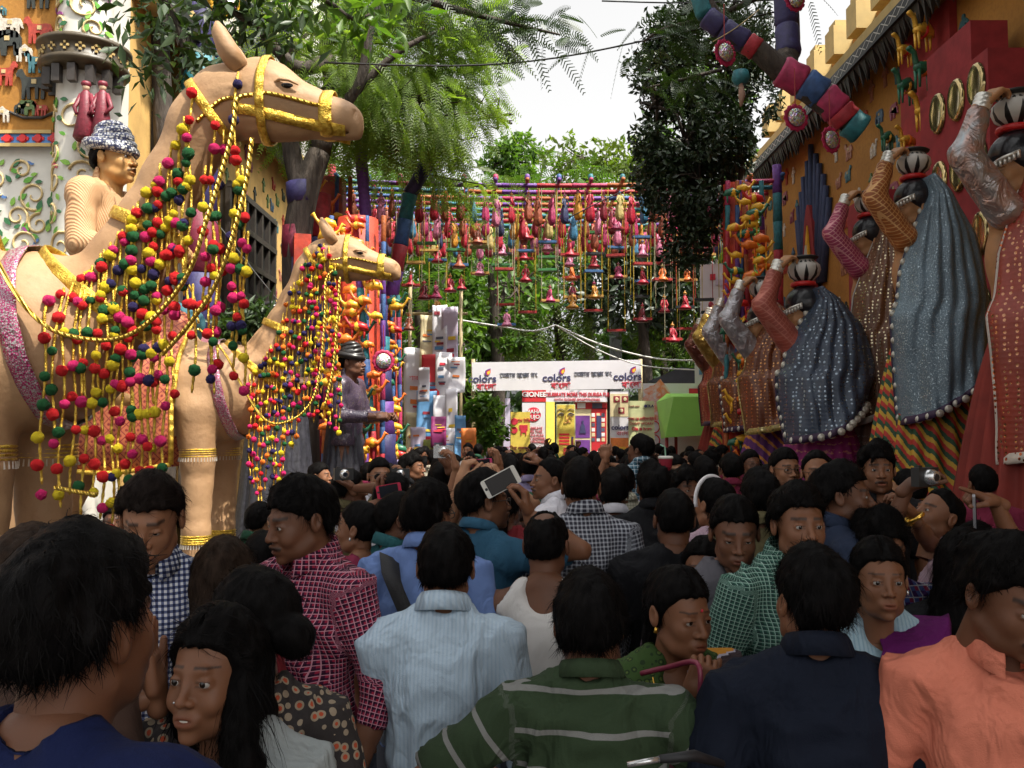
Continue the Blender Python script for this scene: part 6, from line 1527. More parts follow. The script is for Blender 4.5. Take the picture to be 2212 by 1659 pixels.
tree('dark_tree', (3.5, 13.6, 0), bl((1500, 130, 13.6, (1.05, .8, .9)), (1420, 340, 13.4, (.35, .5, .5)), (1440, 120, 13.6, (.5, .5, .4)), (1560, 300, 13.6, (.6, .6, .7)), (1480, 300, 13.4, (.85, .7, .8)), (1455, 400, 13.4, (.65, .7, .6)), (1560, 60, 13.8, (.8, .8, .7)), (1510, 420, 13.4, (.42, .6, .8)), (1480, 520, 13.4, (.42, .5, .5)), (1600, 200, 14.2, (.6, .6, 1.0)), (1420, 230, 13.3, (.3, .4, .3))),
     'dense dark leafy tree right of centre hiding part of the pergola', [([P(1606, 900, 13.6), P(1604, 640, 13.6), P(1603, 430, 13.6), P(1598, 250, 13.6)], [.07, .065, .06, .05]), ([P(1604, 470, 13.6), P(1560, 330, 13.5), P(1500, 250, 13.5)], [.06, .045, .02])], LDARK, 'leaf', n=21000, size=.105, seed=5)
# background trees beyond the pergola
BG = [((1060, 560), 22, (1.9, 1.2, 1.7), LMID, 'leaf', 'leafy green tree behind the centre of the pergola'), ((1200, 640), 24, (2.2, 1.2, 1.6), LBRI, 'frond', 'feathery pale green tree behind the street banner'), ((1380, 620), 23, (2.1, 1.2, 1.9), LDARK, 'leaf', 'dark tree behind the right half of the pergola'),
      ((900, 620), 21, (1.4, 1.2, 1.8), LMID, 'frond', 'green tree behind the hanging posters'), ((1500, 560), 24, (1.6, 1.3, 2.2), LMID, 'leaf', 'green tree rising behind the right puppets'), ((1260, 370), 30, (2.6, 1.4, 1.3), LBRI, 'leaf', 'pale bushy tree top against the sky at centre'), ((1130, 370), 32, (1.5, 1.3, 1.0), LMID, 'leaf', 'distant tree top left of the sky gap'),
      ((1620, 400), 27, (1.6, 1.3, 3.0), LMID, 'leaf', 'tree beyond the right end of the building'), ((1000, 760), 22.5, (1.0, .8, 1.2), LMID, 'leaf', 'small leafy tree left of the banner'), ((1300, 480), 27, (3.4, 1.4, 1.6), LMID, 'frond', 'wide feathery tree in the middle distance'), ((840, 470), 24, (2.4, 1.3, 2.4), LMID, 'frond', 'tall feathery tree behind the left end of the pergola'), ((1430, 760), 26, (1.6, 1.0, 1.0), LMID, 'leaf', 'low tree behind the white tent roof')]
for i, ((u, v), d, r, m, k, lb) in enumerate(BG):
    c = P(u, v, d); rs2 = np.random.RandomState(50 + i); bb = [(tuple(c + Vector((rs2.randn() * r[0] * .5, rs2.randn() * .4, rs2.randn() * r[2] * .45))), tuple(x * .62 for x in r)) for _ in range(6)]
    tree('background_tree', (c.x, d, 0), bb, lb, [([(c.x, d, 0), (c.x + .2, d, c.z * .5), (c.x, d, c.z)], [.22, .18, .10]), ([(c.x, d, c.z * .7), (c.x + .8, d, c.z + .6)], [.09, .03])], m, k, n=2600 if k == 'leaf' else 800, size=.26, seed=60 + i, group='trees beyond the pergola', L=.85, npair=9)
# far green mass closing the street
rs = np.random.RandomState(77); C = np.stack([rs.rand(15000) * 34 - 17, 34 + rs.rand(15000) * 5, rs.rand(15000) ** 1.1 * 10.0], 1)
top = 6.2 + 1.8 * vnoise(C * np.array((1, 0, 0)), .35) + 1.2 * vnoise(C * np.array((1, 0, 0)) + 4, 1.1); C = C[C[:, 2] < top]; V, F = leaf_cloud(C, .55, rs, .5)
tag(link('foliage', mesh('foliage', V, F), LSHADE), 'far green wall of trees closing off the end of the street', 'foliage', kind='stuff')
# small shrub branches by the banner (V 1000-1100, 770-1000) and leaves near the left building
tree('shrub', P(1055, 900, 20.5), bl((1045, 885, 20.5, (.42, .3, .34)), (1070, 930, 20.5, (.35, .3, .28)), (1035, 950, 20.5, (.3, .3, .3)), (1120, 745, 19.8, (.55, .3, .16))), 'bushy dark green sapling in front of the banner posts', [([P(1040, 1090, 20.5), P(1035, 960, 20.5), P(1050, 860, 20.5)], [.05, .04, .02])], LMID, 'leaf', n=1300, size=.17, seed=31)
tree('shrub', P(545, 700, 9.9), bl((545, 700, 9.9, (.32, .3, .25)), (520, 760, 9.9, (.28, .3, .25))), 'dark long leaved shrub between the two camels', [([P(540, 1000, 9.9), P(545, 720, 9.9)], [.03, .02])], LSHADE, 'leaf', n=520, size=.22, seed=32, aspect=.22)
# overhanging twigs at the top: near branches
def twig(label, pts, d, rads, n, m, kind, seed, spread=.35, size=.13, L=.4):
    rs = np.random.RandomState(seed); pp = [P(u, v, d + k * .1) for k, (u, v) in enumerate(pts)]; r = empty('overhanging_branch', pp[0], label, 'branch', 'branches reaching into the top of the view'); limb(r, [p - pp[0] for p in pp], rads)
    t = rs.rand(n) * (len(pp) - 1); i = np.minimum(t.astype(int), len(pp) - 2); f = (t - i)[:, None]; A_ = np.array([tuple(p - pp[0]) for p in pp]); C = A_[i] * (1 - f) + A_[i + 1] * f + rs.randn(n, 3) * spread * np.array((1, .7, .6))
    if kind == 'leaf': V, F = leaf_cloud(C, size, rs, .33)
    else:
        D = rs.randn(n, 3) * .7; D[:, 2] -= .2; D[:, 0] += .5; V, F = frond_cloud(C, D, L, rs, npair=14)
    link('leaves', mesh('leaves', V, F), m, r); return r
twig('dark feathery branch across the top centre against the sky', [(780, -40), (950, 10), (1100, 50), (1210, 75)], 9.5, [.05, .04, .025, .01], 130, LSHADE, 'frond', 1, .22)
twig('thin dark frond branch at the top right of the sky gap', [(1700, -40), (1560, 30), (1440, 60), (1390, 90)], 9.5, [.04, .03, .02, .01], 90, LSHADE, 'frond', 2, .22)
twig('feathery tips beside the dark tree', [(1560, 150), (1460, 175), (1395, 190)], 12.5, [.03, .02, .01], 50, LSHADE, 'frond', 3, .22)
twig('bright broad leaf sprigs at the top left above the near camel', [(600, -60), (690, -10), (760, 40), (800, 30)], 7.5, [.035, .03, .02, .01], 260, LMID, 'leaf', 4, .26, .18)
twig('dark leaf sprigs hanging above the ear of the near camel', [(420, -50), (500, 20), (560, 60), (600, 50)], 6.5, [.035, .03, .02, .01], 330, LSHADE, 'leaf', 5, .22, .15)
twig('dark leafy bough over the corner pillar, thickened for shade on the wall', [(300, -60), (370, 20), (400, 130), (380, 170)], 8.0, [.04, .03, .02, .01], 420, LSHADE, 'leaf', 6, .32, .17)  # extra dark leaves added here stand in for shade on the wall behind
twig('green feathery bough hanging between camel and sky', [(820, 330), (900, 370), (1050, 400)], 15.2, [.03, .02, .01], 120, LFEA, 'frond', 7, .35, L=.5)
# teal wrapped trunk at left
tt = empty('cloth_wrapped_tree', P(428, 500, 12.2), 'thick tree trunk wrapped in teal and dark red cloth against the left building', 'tree trunk'); a = tt.location
wrapped(tt, P(428, -200, 12.2) - a, P(432, 460, 12.2) - a, .25, 'cloth_wrap', .9, order=[1, 6, 1, 6, 6]); wrapped(tt, P(432, 460, 12.2) - a, P(432, 1000, 12.2) - a, .26, 'cloth_wrap', .8, order=[7, 6, 7])
g = G(); g.tube([P(432, 1000, 12.2) - a, Vector((P(432, 1000, 12.2).x, 12.2, 0)) - a], .28, 10); g.build('trunk', BARK, tt, True)
tt2 = empty('cloth_wrapped_tree', P(355, 400, 11.6), 'dark slender trunk rising behind the rider statue', 'tree trunk'); a = tt2.location
limb(tt2, [Vector((P(365, 0, 11.6).x, 11.6, 0)) - a, P(370, 600, 11.6) - a, P(352, 250, 11.6) - a, P(340, -120, 11.6) - a], [.17, .15, .13, .10], 'trunk')
# dark trunk with purple and red wraps next to the second camel
tt3 = empty('cloth_wrapped_tree', P(700, 700, 13.9), 'dark blue and red wrapped trunk behind the second camel head', 'tree trunk'); a = tt3.location
wrapped(tt3, Vector((P(690, 0, 13.9).x, 13.9, 0)) - a, P(686, 420, 13.9) - a, .2, 'cloth_wrap', .7, order=[6, 6, 3, 6, 7])
g = G(); g.box((0, 0, 0), (.24, .24, 1.05)); bx = g.build('red_box', mat('orange_red_cloth', (.40, .035, .012)), None); bx.location = P(652, 585, 12.9); bx.rotation_euler = (0, 0, .3); tag(bx, 'orange red cloth covered box column beside the dark forked trunk', 'box'); bx.name = 'cloth_box'
# right wrapped limb with cut end, hanging mirror discs
wl = empty('wrapped_limb', P(1780, 200, 8.2), 'big cut tree limb wrapped in purple, blue and teal cloth at the upper right', 'tree limb'); a = wl.location
def wseg(pts, r, k):
    g = G(); pts = [P(*q) - a for q in pts]; m_ = [pts[0].lerp(pts[1], t) for t in (0, .12, .5, .88, 1)]; g.tube(m_, [r * .80, r * .90, r * .84, r * .91, r * .81], 16); return g.build('cloth_wrap', WRAP[k], wl, True)
D_ = 8.2
for (u0, v0, u1, v1, r, k) in ((1500, -40, 1525, 35, .10, 1), (1525, 35, 1560, 62, .12, 6), (1560, 62, 1612, 92, .12, 6), (1612, 92, 1636, 108, .12, 3), (1685, 152, 1735, 178, .165, 4), (1735, 178, 1776, 206, .17, 5), (1776, 206, 1812, 240, .165, 4), (1812, 240, 1832, 262, .16, 3), (1832, 262, 1862, 282, .16, 1)):
    wseg([(u0, v0, D_), (u1, v1, D_)], r, k)
limb(wl, [P(1500, -40, D_) - a, P(1560, 62, D_) - a, P(1636, 108, D_) - a, P(1690, 155, D_) - a, P(1850, 274, D_) - a], [.07, .085, .10, .11, .11])
wseg([(1692, -60, 8.6), (1700, 60, 8.6)], .13, 6); wseg([(1700, 60, 8.6), (1704, 120, 8.5)], .135, 6); limb(wl, [P(1692, -90, 8.6) - a, P(1702, 90, 8.6) - a, P(1690, 160, 8.3) - a], [.12, .12, .12])
limb(wl, [P(1692, -90, 8.6) - a, P(1740, -500, 8.9) - a, P(1990, -900, 9.6) - a, Vector((7.2, 10, 8.6)) - a], [.12, .15, .2, .26])
GLIT = cachemat('glitter_mirror', lambda b: (b.setc(b.mix(.55, b.vor(60, out=1), (.55, .52, .45))), b.seti('Metallic', .6), b.seti('Roughness', .25), b.bump(b.vor(60), .8, .01)))
FRIL = mat('pink_frill', (.42, .015, .08), .6, var=.3, bump=.5)
for i, (u, v, d, r, lb) in enumerate(((1565, 115, 8.0, .115, 'round mirror medallion with crimson frill hanging from the purple part of the limb'), (1718, 255, 8.0, .115, 'dark round medallion hanging under the blue band of the limb'), (1793, 303, 7.9, .110, 'bright glitter medallion with pink frill hanging below the limb'), (1716, 2, 8.3, .10, 'crimson medallion at the very top beside the wrapped trunk'), (490, 2, 6.8, .13, 'yellow frilled medallion at the top edge above the near camel'), (852, 305, 14, .20, 'small red framed mirror badge hanging among the feathery leaves'), (828, 780, 12.0, .14, 'round silver badge on the dark wrapped post'), (1592, 440, 14.6, .2, 'orange rimmed medallion on the right toy column'))):
    p = P(u, v, d); r_ = empty('mirror_medallion', p, lb, 'medallion', None, rs.randn() * .3); R = Matrix.Rotation(PI / 2, 3, 'X')
    g = G(); g.lathe([(.0, .03), (r * .72, .03), (r * .75, .015), (0, -.0)], n=20, R=R); g.build('mirror', GLIT, r_, True)
    V = []; n = 48
    for k in range(n):
        q = 2 * PI * k / n; V += [(r * .70 * math.cos(q), -.01, r * .70 * math.sin(q)), (r * (1.08 + .06 * math.sin(q * 12)) * math.cos(q), .012 * (k % 2) - .02, r * (1.08 + .06 * math.sin(q * 12)) * math.sin(q))]
    F = [(2 * k, 2 * k + 1, (2 * k + 3) % (2 * n), (2 * k + 2) % (2 * n)) for k in range(n)]; o = link('frill', mesh('frill', V, F, True), YSAT if i == 4 else FRIL, r_); sm = o.modifiers.new('s', 'SOLIDIFY'); sm.thickness = .01
    g = G(); g.tube([(0, 0, r), (0, .0, r + .35)], .006, 4); g.build('string', STR[1], r_)
# feather duster
fd_ = empty('hanging_ornament', P(1600, 170, 8.1), 'teal knobbed ornament with pale feather tassel hanging from the limb', 'ornament')
g = G(); g.lathe([(0, .09), (.07, .07), (.085, 0), (.06, -.05), (0, -.06)], n=14); g.build('knob', WRAP[1], fd_, True); g = G(); g.tube([(0, 0, -.04), (.01, 0, -.16), (0, 0, -.26)], [.035, .06, .02], 10, sx=.5); g.build('tassel', mat('pale_feather', (.30, .18, .13), .8, bump=.6), fd_, True)
# wires
WIREB = mat('black_cable', (.012, .012, .012), .5); WIREW = mat('white_cable', (.65, .65, .62), .5)
def cable(lb, pts, r, m):
    pp = [P(*q) for q in pts]; o = empty('cable', pp[0], lb, 'cable'); limb(o, [p - pp[0] for p in pp], [r] * len(pp), 'strand', m, 5)
cable('black overhead cable sagging across the sky', [(700, 135, 11), (980, 142, 11), (1200, 125, 11), (1450, 75, 11), (1700, 20, 11)], .012, WIREB)
cable('thin black cable crossing the top of the view', [(1300, 2, 11), (1500, 6, 11), (1760, -4, 11)], .010, WIREB)
cable('thin black cable running down in front of the pergola', [(1230, 470, 15.5), (1330, 420, 15.5), (1460, 370, 15.5), (1600, 300, 15.5)], .010, WIREB)
cable('white cable bundle sagging above the banner from the left posters', [(985, 690, 20), (1080, 705, 20), (1150, 715, 20), (1200, 702, 20)], .02, WIREW)
cable('white cable falling to the right behind the banner', [(1200, 702, 20), (1300, 745, 20), (1420, 775, 20), (1520, 778, 20)], .02, WIREW)
cable('second white cable just below the first right one', [(1200, 702, 20), (1290, 755, 20), (1390, 790, 20), (1520, 800, 20)], .015, WIREW)
cable('straw coloured string above the purple limb', [(1640, 20, 8.1), (1590, 60, 8.1), (1540, 90, 8.1)], .006, mat('straw', (.45, .36, .18), .7))
cable('slender cable in front of the left lattice window', [(460, 470, 10.8), (560, 600, 10.8), (660, 720, 10.8)], .008, WIREB)
# lamp post and pole behind the banner
pp = P(1330, 770, 24); g = G(); g.box((0, 0, 0), (.30, .3, 1.6)); o = g.build('pole', mat('grey_pole', (.30, .33, .38), .7), None); o.location = (pp.x, 24, P(0, 740, 24).z); g = G()
o.name = 'utility_pole'; tag(o, 'square grey pole with a red crossbar behind the banner', 'pole'); o.scale = (1, 1, 1)
g = G(); g.box((0, 0, -2.5), (.28, .28, 3.6)); g.build('pole_base', mat('grey_pole', (.3, .33, .38)), o)
# ================================================================= signs, posters, banners
def txt(s, size, m, parent, loc, name='lettering', rot=None, align='CENTER', bold=0., sx=1.):
    c = bpy.data.curves.new('t', 'FONT'); c.body = s; c.size = size; c.align_x = align; c.align_y = 'CENTER'; c.extrude = .004; c.offset = bold
    t = bpy.data.objects.new('t', c); COL.objects.link(t); dg = bpy.context.evaluated_depsgraph_get(); me = bpy.data.meshes.new_from_object(t.evaluated_get(dg)); bpy.data.objects.remove(t)
    me.name = name; me.materials.clear(); me.materials.append(m)
    M_ = Matrix.Translation(loc) @ (rot or Matrix()) @ Matrix.Rotation(PI / 2, 4, 'X') @ Matrix.Diagonal((sx, 1, 1, 1)); return link(name, me, None, parent, mw=M_)
INK = mat('ink_navy', (.05, .05, .14), .6); INKR = mat('ink_red', (.62, .03, .06), .6); INKG = mat('ink_grey', (.10, .11, .16), .6); INKY = mat('ink_yellow', (.80, .55, .05), .6); INKW = mat('ink_white', (.8, .8, .8), .6); INKM = mat('ink_maroon', (.30, .03, .05), .6)
VINYL = mat('white_vinyl', (.74, .73, .78), .4, var=.05, sc=1.5, bump=.1, bsc=3); PY = mat('poster_yellow', (.75, .58, .10), .5, var=.1); PYG = mat('poster_pale_green', (.62, .66, .36), .5, var=.08); PR = mat('poster_red', (.62, .03, .04), .5, var=.1)
PP = mat('poster_purple', (.16, .05, .26), .5, var=.3, sc=3); PB = mat('poster_blue', (.12, .30, .55), .5, var=.2); PO = mat('poster_orange', (.75, .22, .05), .5, var=.2); PL = mat('poster_lilac', (.62, .55, .70), .5, var=.12, sc=2); PMG = mat('poster_magenta', (.28, .04, .16), .5, var=.2); POL = mat('poster_olive', (.22, .25, .05), .6); PG = mat('lime_canvas', (.28, .62, .10), .6, var=.08, sc=2, bump=.2, bsc=3); PCR = mat('poster_cream', (.72, .62, .38), .5, var=.1)
def panel(name, u0, v0, u1, v1, d, m, label, cat, th=.05, tilt=0., group=None):
    a, b = P(u0, v0, d), P(u1, v1, d); r = empty(name, ((a.x + b.x) / 2, d, (a.z + b.z) / 2), label, cat, group, tilt); w, h = abs(b.x - a.x), abs(a.z - b.z)
    g = G(); g.box((0, th / 2, 0), (w, th, h)); g.build('board', m, r); return r, w, h
def patch(r, x, z, w, h, m, y=-.004, name='printed_panel'):
    g = G(); g.box((x, y, z), (w, .006, h)); return g.build(name, m, r)
# main banner (slightly tilted in height: right end higher)
bn, bw, bh = panel('street_banner', 1020, 780, 1385, 842, 21, VINYL, 'long white banner across the street with colors logos and Bengali lettering', 'banner', .03)
bn.rotation_euler = (0, -math.radians(.9), 0)
def logo(parent, x, z, s):
    txt('colors', .26 * s, INK, parent, (x, -.008, z), bold=.004, sx=1.08)
    for dx, dz, r, m_, a0 in ((.13, .17, .10, PP, .5), (.15, .165, .075, INKR, .4), (.155, .16, .052, INKY, .3)):
        g = G(); o = [(0, -1.0), (.55, -.55), (.8, .1), (.55, 1.1), (-.1, .7), (-.6, .2), (-.55, -.6)]; g.prism([(x_ * r * s, z_ * r * s) for x_, z_ in o], .006, Matrix.Translation((x + dx * s, -.012 - dx * .05, z + dz * s)) @ Matrix.Rotation(.25, 4, 'Y')); g.build('logo_petal', m_, parent)
    txt('বাংলা', .21 * s, INKR, parent, (x + .10 * s, -.008, z - .20 * s), bold=.003)
def slogan(parent, x, z, s, m=INKG):
    """Bengali line drawn glyph by glyph in visual order"""
    cx = x
    for ch, adv, dz, sc in (('েতা', .115 * 1.6, 0, 1), ('মার', .29, 0, 1), (' ', .07, 0, 1), ('স', .105, .0, 1), ('ব', .0, -.055, .55), ('ে', .06, 0, 1), ('প', .105, 0, 1), ('ন', .0, -.055, .55), ('র', .12, 0, 1), (' ', .06, 0, 1), ('রং', .2, 0, 1)):
        if ch.strip(): txt(ch, .21 * s * sc, m, parent, (cx - (.07 * s if sc < 1 else 0), -.008, z + dz * s), align='LEFT', bold=0.)
        cx += adv * s
for x in (-.44, 0., .42): logo(bn, x * bw, -.06, .95)
slogan(bn, -.335 * bw, .02, .74); slogan(bn, .105 * bw, .02, .74)
for u in (1022, 1384):
    p = P(u, 900, 21.1); g = G(); g.tube([(p.x, 21.1, 0), (p.x, 21.1, P(0, 775, 21).z)], .05, 8); o = g.build('banner_post', mat('bamboo', (.35, .28, .15), .7), None, True); tag(o, 'bamboo post holding the %s end of the white street banner' % ('left' if u < 1200 else 'right'), 'post')
r, w, h = panel('shop_fascia', 1128, 842, 1312, 868, 22.5, VINYL, 'white shop fascia reading celebrate more this durga puja with a red block', 'sign')
patch(r, -w * .36, 0, w * .28, h, PR); txt('GIONEE', .17, INKW, r, (-w * .36, -.016, .03), bold=.006); txt('CELEBRATE MORE THIS DURGA PUJA', .13, INKR, r, (w * .16, -.01, .03), bold=.003, sx=.78); txt('WITH GIONEE SMARTPHONES.', .10, INKR, r, (w * .15, -.01, -.10), sx=.85)
r, w, h = panel('standing_poster', 1128, 870, 1178, 1010, 21.8, VINYL, 'white standing poster with maha pujo seal and red lettering', 'poster')
g = G(); g.lathe([(.0, .01), (.17, .01), (.18, 0)], (0, -.005, h * .32), 20, R=Matrix.Rotation(PI / 2, 3, 'X')); g.build('seal', INKR, r); txt('MAHA\nPUJO', .13, INKW, r, (0, -.02, h * .32), bold=.003)
txt('CELEBRATE\nMORE THIS\nDURGA PUJA\nWITH GIONEE\nSMARTPHONES.', .085, INKR, r, (.0, -.01, .0)); patch(r, 0, -h * .40, w * .96, h * .16, PR)
r, w, h = panel('standing_poster', 1178, 868, 1200, 985, 22, PY, 'narrow yellow poster turned aside next to the maha pujo poster', 'poster', tilt=.5)
r, w, h = panel('yellow_sign', 1103, 890, 1145, 1010, 20.5, PY, 'yellow standing sign with red Bengali writing and a red chair picture', 'sign', .25)
for k, (x, z) in enumerate(((-.14, .42), (-.14, .22))): g = G(); g.lathe([(.0, .01), (.075, .01), (.08, 0)], (x, -.005, z), 16, R=Matrix.Rotation(PI / 2, 3, 'X')); g.build('red_dot', INKR, r); 
g = G(); g.prism([(-.02, .22), (.17, .22), (.17, .10), (.14, .10), (.14, -.02), (.12, -.02), (.12, .04), (.03, .04), (.03, -.02), (.01, -.02), (.01, .12), (-.02, .12)], .01, Matrix.Translation((.0, -.012, .12))); g.build('chair_print', INKR, r)
txt('ওয়ান টিকি', .10, INKR, r, (.05, -.008, .44)); txt('আমি যে পুজো করি', .11, INKM, r, (0, -.008, -.20), bold=.002); txt('নতুন বছর', .08, INKM, r, (0, -.008, -.33))
r, w, h = panel('standing_poster', 1202, 873, 1243, 1000, 20.8, PYG, 'olive yellow standee with an outlined goddess face and red stripes', 'poster', .12)
patch(r, 0, 0, w * .92, h * .97, PY)
for sx in (-1, 1):
    g = G(); g.tube([(sx * .05, -.02, .45), (sx * .11, -.02, .485), (sx * .19, -.02, .44)], .010, 5); g.tube([(sx * .04, -.02, .54), (sx * .12, -.02, .58), (sx * .2, -.02, .54)], .008, 5); g.tube([(sx * .06, -.02, .44), (sx * .12, -.02, .415), (sx * .17, -.02, .44)], .006, 5); g.build('drawn_eye', INK, r)
g = G(); g.tube([(-.01, -.02, .42), (.0, -.02, .33), (.04, -.02, .32)], .006, 5); g.tube([(-.05, -.02, .26), (0, -.02, .24), (.06, -.02, .27)], .008, 5); g.tube([(.10 + .05 * math.cos(a), -.02, .32 + .06 * math.sin(a)) for a in np.linspace(0, 5.2, 12)], .006, 5); g.build('drawn_face', INKM, r)
for k in range(4): patch(r, -.04, -.02 - k * .075, w * .55, .045, PR, -.012, 'red_stripe')
patch(r, .15, -.25, .05, .35, INK, -.012); txt('Double!', .08, INKM, r, (.15, -.018, -.26), rot=Matrix.Rotation(-PI / 2, 4, 'Y')) ; txt('S', .2, INKR, r, (-.02, -.02, -.42), bold=.006)
# kiosk wall behind: purple, red phone posters
r, w, h = panel('kiosk', 1240, 868, 1312, 1010, 22.6, PCR, 'stall front with purple and red phone advertisements', 'kiosk', .3)
patch(r, 0, h * .44, w, h * .10, PR); patch(r, -w * .28, h * .44 , w * .25, h * .08, INKW, -.012); patch(r, w * .2, h * .44, w * .3, h * .08, INKG, -.012)
patch(r, -w * .24, h * .12, w * .44, h * .34, PP); patch(r, -w * .24, -h * .24, w * .44, h * .32, PP); patch(r, w * .25, 0, w * .46, h * .82, PR)
g = G(); g.prism([(-.08, -.1), (.08, -.1), (.05, .1), (.02, .14), (.02, .22), (-.02, .22), (-.02, .14), (-.05, .1)], .01, Matrix.Translation((-w * .24, -.02, h * .08))); g.build('bottle_print', INK, r)
for i in range(3):
    for j in range(6): patch(r, w * (.08 + .15 * i), h * (.30 - .075 * j), w * .10, h * .055, [INKW, PCR, INKG][(i + j) % 3], -.012)
patch(r, w * .25, h * .12, w * .14, h * .34, INK, -.018)
g = G(); g.tube([(w * .25 + .1 * math.cos(a) * (1 + .2 * math.sin(a * 2)), -.02, -h * .30 + .08 * math.sin(a)) for a in np.linspace(0, 2 * PI, 20)], .012, 5); g.build('heart_print', INKW, r)
g = G(); g.lathe([(.07, .01), (.11, .012), (.12, 0)], (-w * .24, -.012, -h * .26), 18, R=Matrix.Rotation(PI / 2, 3, 'X')); g.build('speaker_print', INKG, r)
r, w, h = panel('standing_poster', 1318, 846, 1358, 1010, 21.5, VINYL, 'tall poster with mask pictures, colors logo and 9 pm in yellow', 'poster', .1)
patch(r, 0, h * .32, w, h * .30, PCR); patch(r, 0, -h * .22, w, h * .22, PO, name='orange_panel'); patch(r, 0, -h * .41, w, h * .15, PMG)
for (x, z) in ((-.06, .40), (.14, .40), (.05, .25)): patch(r, x, h * z, .15, .15, INKM, -.012); g = G(); g.lathe([(.0, .01), (.04, .008), (.045, 0)], (x, -.016, h * z), 10, R=Matrix.Rotation(PI / 2, 3, 'X')); g.build('mask_print', PCR, r)
txt('colors', .17, INK, r, (.02, -.01, .05), bold=.004); txt('বাংলা', .13, INKR, r, (.08, -.01, -.10)); txt('9 pm', .13, INKY, r, (0.02, -.016, -h * .24), bold=.003)
r, w, h = panel('ola_poster', 1358, 866, 1414, 960, 17.0, PYG, 'pale green notice with OLA mark reading Don\'t worry Ola is here', 'poster', .06); r.name = 'standing_poster'
txt('DON\'T WORRY', .065, INKR, r, (0, -.008, -.02)); txt('Ola is here', .085, INKR, r, (0, -.008, -.12), bold=.003); txt('পুজোর ভিড়ভাট্টা!', .07, INKR, r, (0, -.008, .07), bold=.001); txt('OLA', .07, INK, r, (w * .33, -.008, h * .38), bold=.003); txt('book now', .05, INKM, r, (-w * .28, -.008, h * .38)); txt('----- -- ---- --\n--- ---- --- --', .05, INKG, r, (0, -.008, -.26))
g = G(); g.lathe([(.0, .01), (.03, .01), (.032, 0)], (w * .16, -.004, h * .38), 12, R=Matrix.Rotation(PI / 2, 3, 'X')); g.build('ola_mark', INK, r)
p = P(1386, 960, 17.05); g = G(); g.tube([(0, .08, -.2), (0, .08, -p.z - h / 2 + .1)], .025, 6); g.build('leg', BLACKM, r)
r, w, h = panel('exhibition_banner', 1390, 828, 1530, 1000, 19.5, VINYL, 'large white hoarding with an orange smoke picture and red rings', 'banner', .08)
SMK = cachemat('orange_smoke_print', lambda b: (b.setc(b.mix(b.noise(5, dist=1.5, detail=5).ramp(.35, .62), (.74, .72, .74), (.80, .25, .10))), b.seti('Roughness', .5)))
g = G(); o = []; rs = np.random.RandomState(3)
for a in np.linspace(0, 2 * PI, 28)[:-1]: o.append((.32 * math.cos(a) * (1 + .25 * rs.randn() * .5), .42 * math.sin(a) * (1 + .2 * rs.randn() * .5)))
g.prism(o, .006, Matrix.Translation((-w * .28, -.012, h * .28))); g.build('smoke_print', SMK, r)
for k in range(3): g = G(); g.tube([(-w * .34 + .12 * math.cos(a), -.012, -h * .05 - k * .30 + .13 * math.sin(a)) for a in np.linspace(0, 2 * PI, 18)], .014, 5, cap=False); g.build('red_ring', INKR, r)
patch(r, w * .35, h * .40, w * .28, .12, INKR, -.01)
# lime tent and dark tarp
tn = empty('canopy_tent', P(1480, 900, 17.5), 'lime green canvas canopy on red poles at the right of the street', 'tent'); a = tn.location
A = [P(u, v, d) - a for u, v, d in ((1455, 857, 17.2), (1530, 857, 17.2), (1530, 940, 17.2), (1437, 945, 17.2), (1418, 868, 18.4), (1428, 948, 18.4), (1530, 850, 19.5), (1440, 850, 19.5))]
g = G(); g.add(A, [(0, 3, 2, 1), (4, 5, 3, 0), (4, 0, 1, 6, 7)]); o = g.build('canopy', PG, tn); sm = o.modifiers.new('s', 'SOLIDIFY'); sm.thickness = .02
for u, d in ((1440, 17.3), (1460, 18.3), (1522, 17.3)): p = P(u, 940, d) - a; g = G(); g.tube([p, (p.x, p.y, -a.z)], .035, 6); g.build('pole', mat('red_pole', (.3, .02, .03), .5), tn, True)
g = G(); TA = [P(u, v, d) - a for u, v, d in ((1400, 826, 20.5), (1470, 795, 20.5), (1530, 800, 20.5), (1530, 830, 20.5), (1470, 800, 23), (1400, 830, 23), (1530, 800, 23))]
tp = empty('tarpaulin', a + TA[0], 'dark grey tarpaulin roof above the orange smoke hoarding', 'tarpaulin'); g.add([v - TA[0] for v in TA], [(0, 1, 2, 3), (0, 5, 4, 1), (1, 4, 6, 2)]); o = g.build('sheet', mat('dark_tarp', (.04, .045, .055), .6), tp); sm = o.modifiers.new('s', 'SOLIDIFY'); sm.thickness = .02
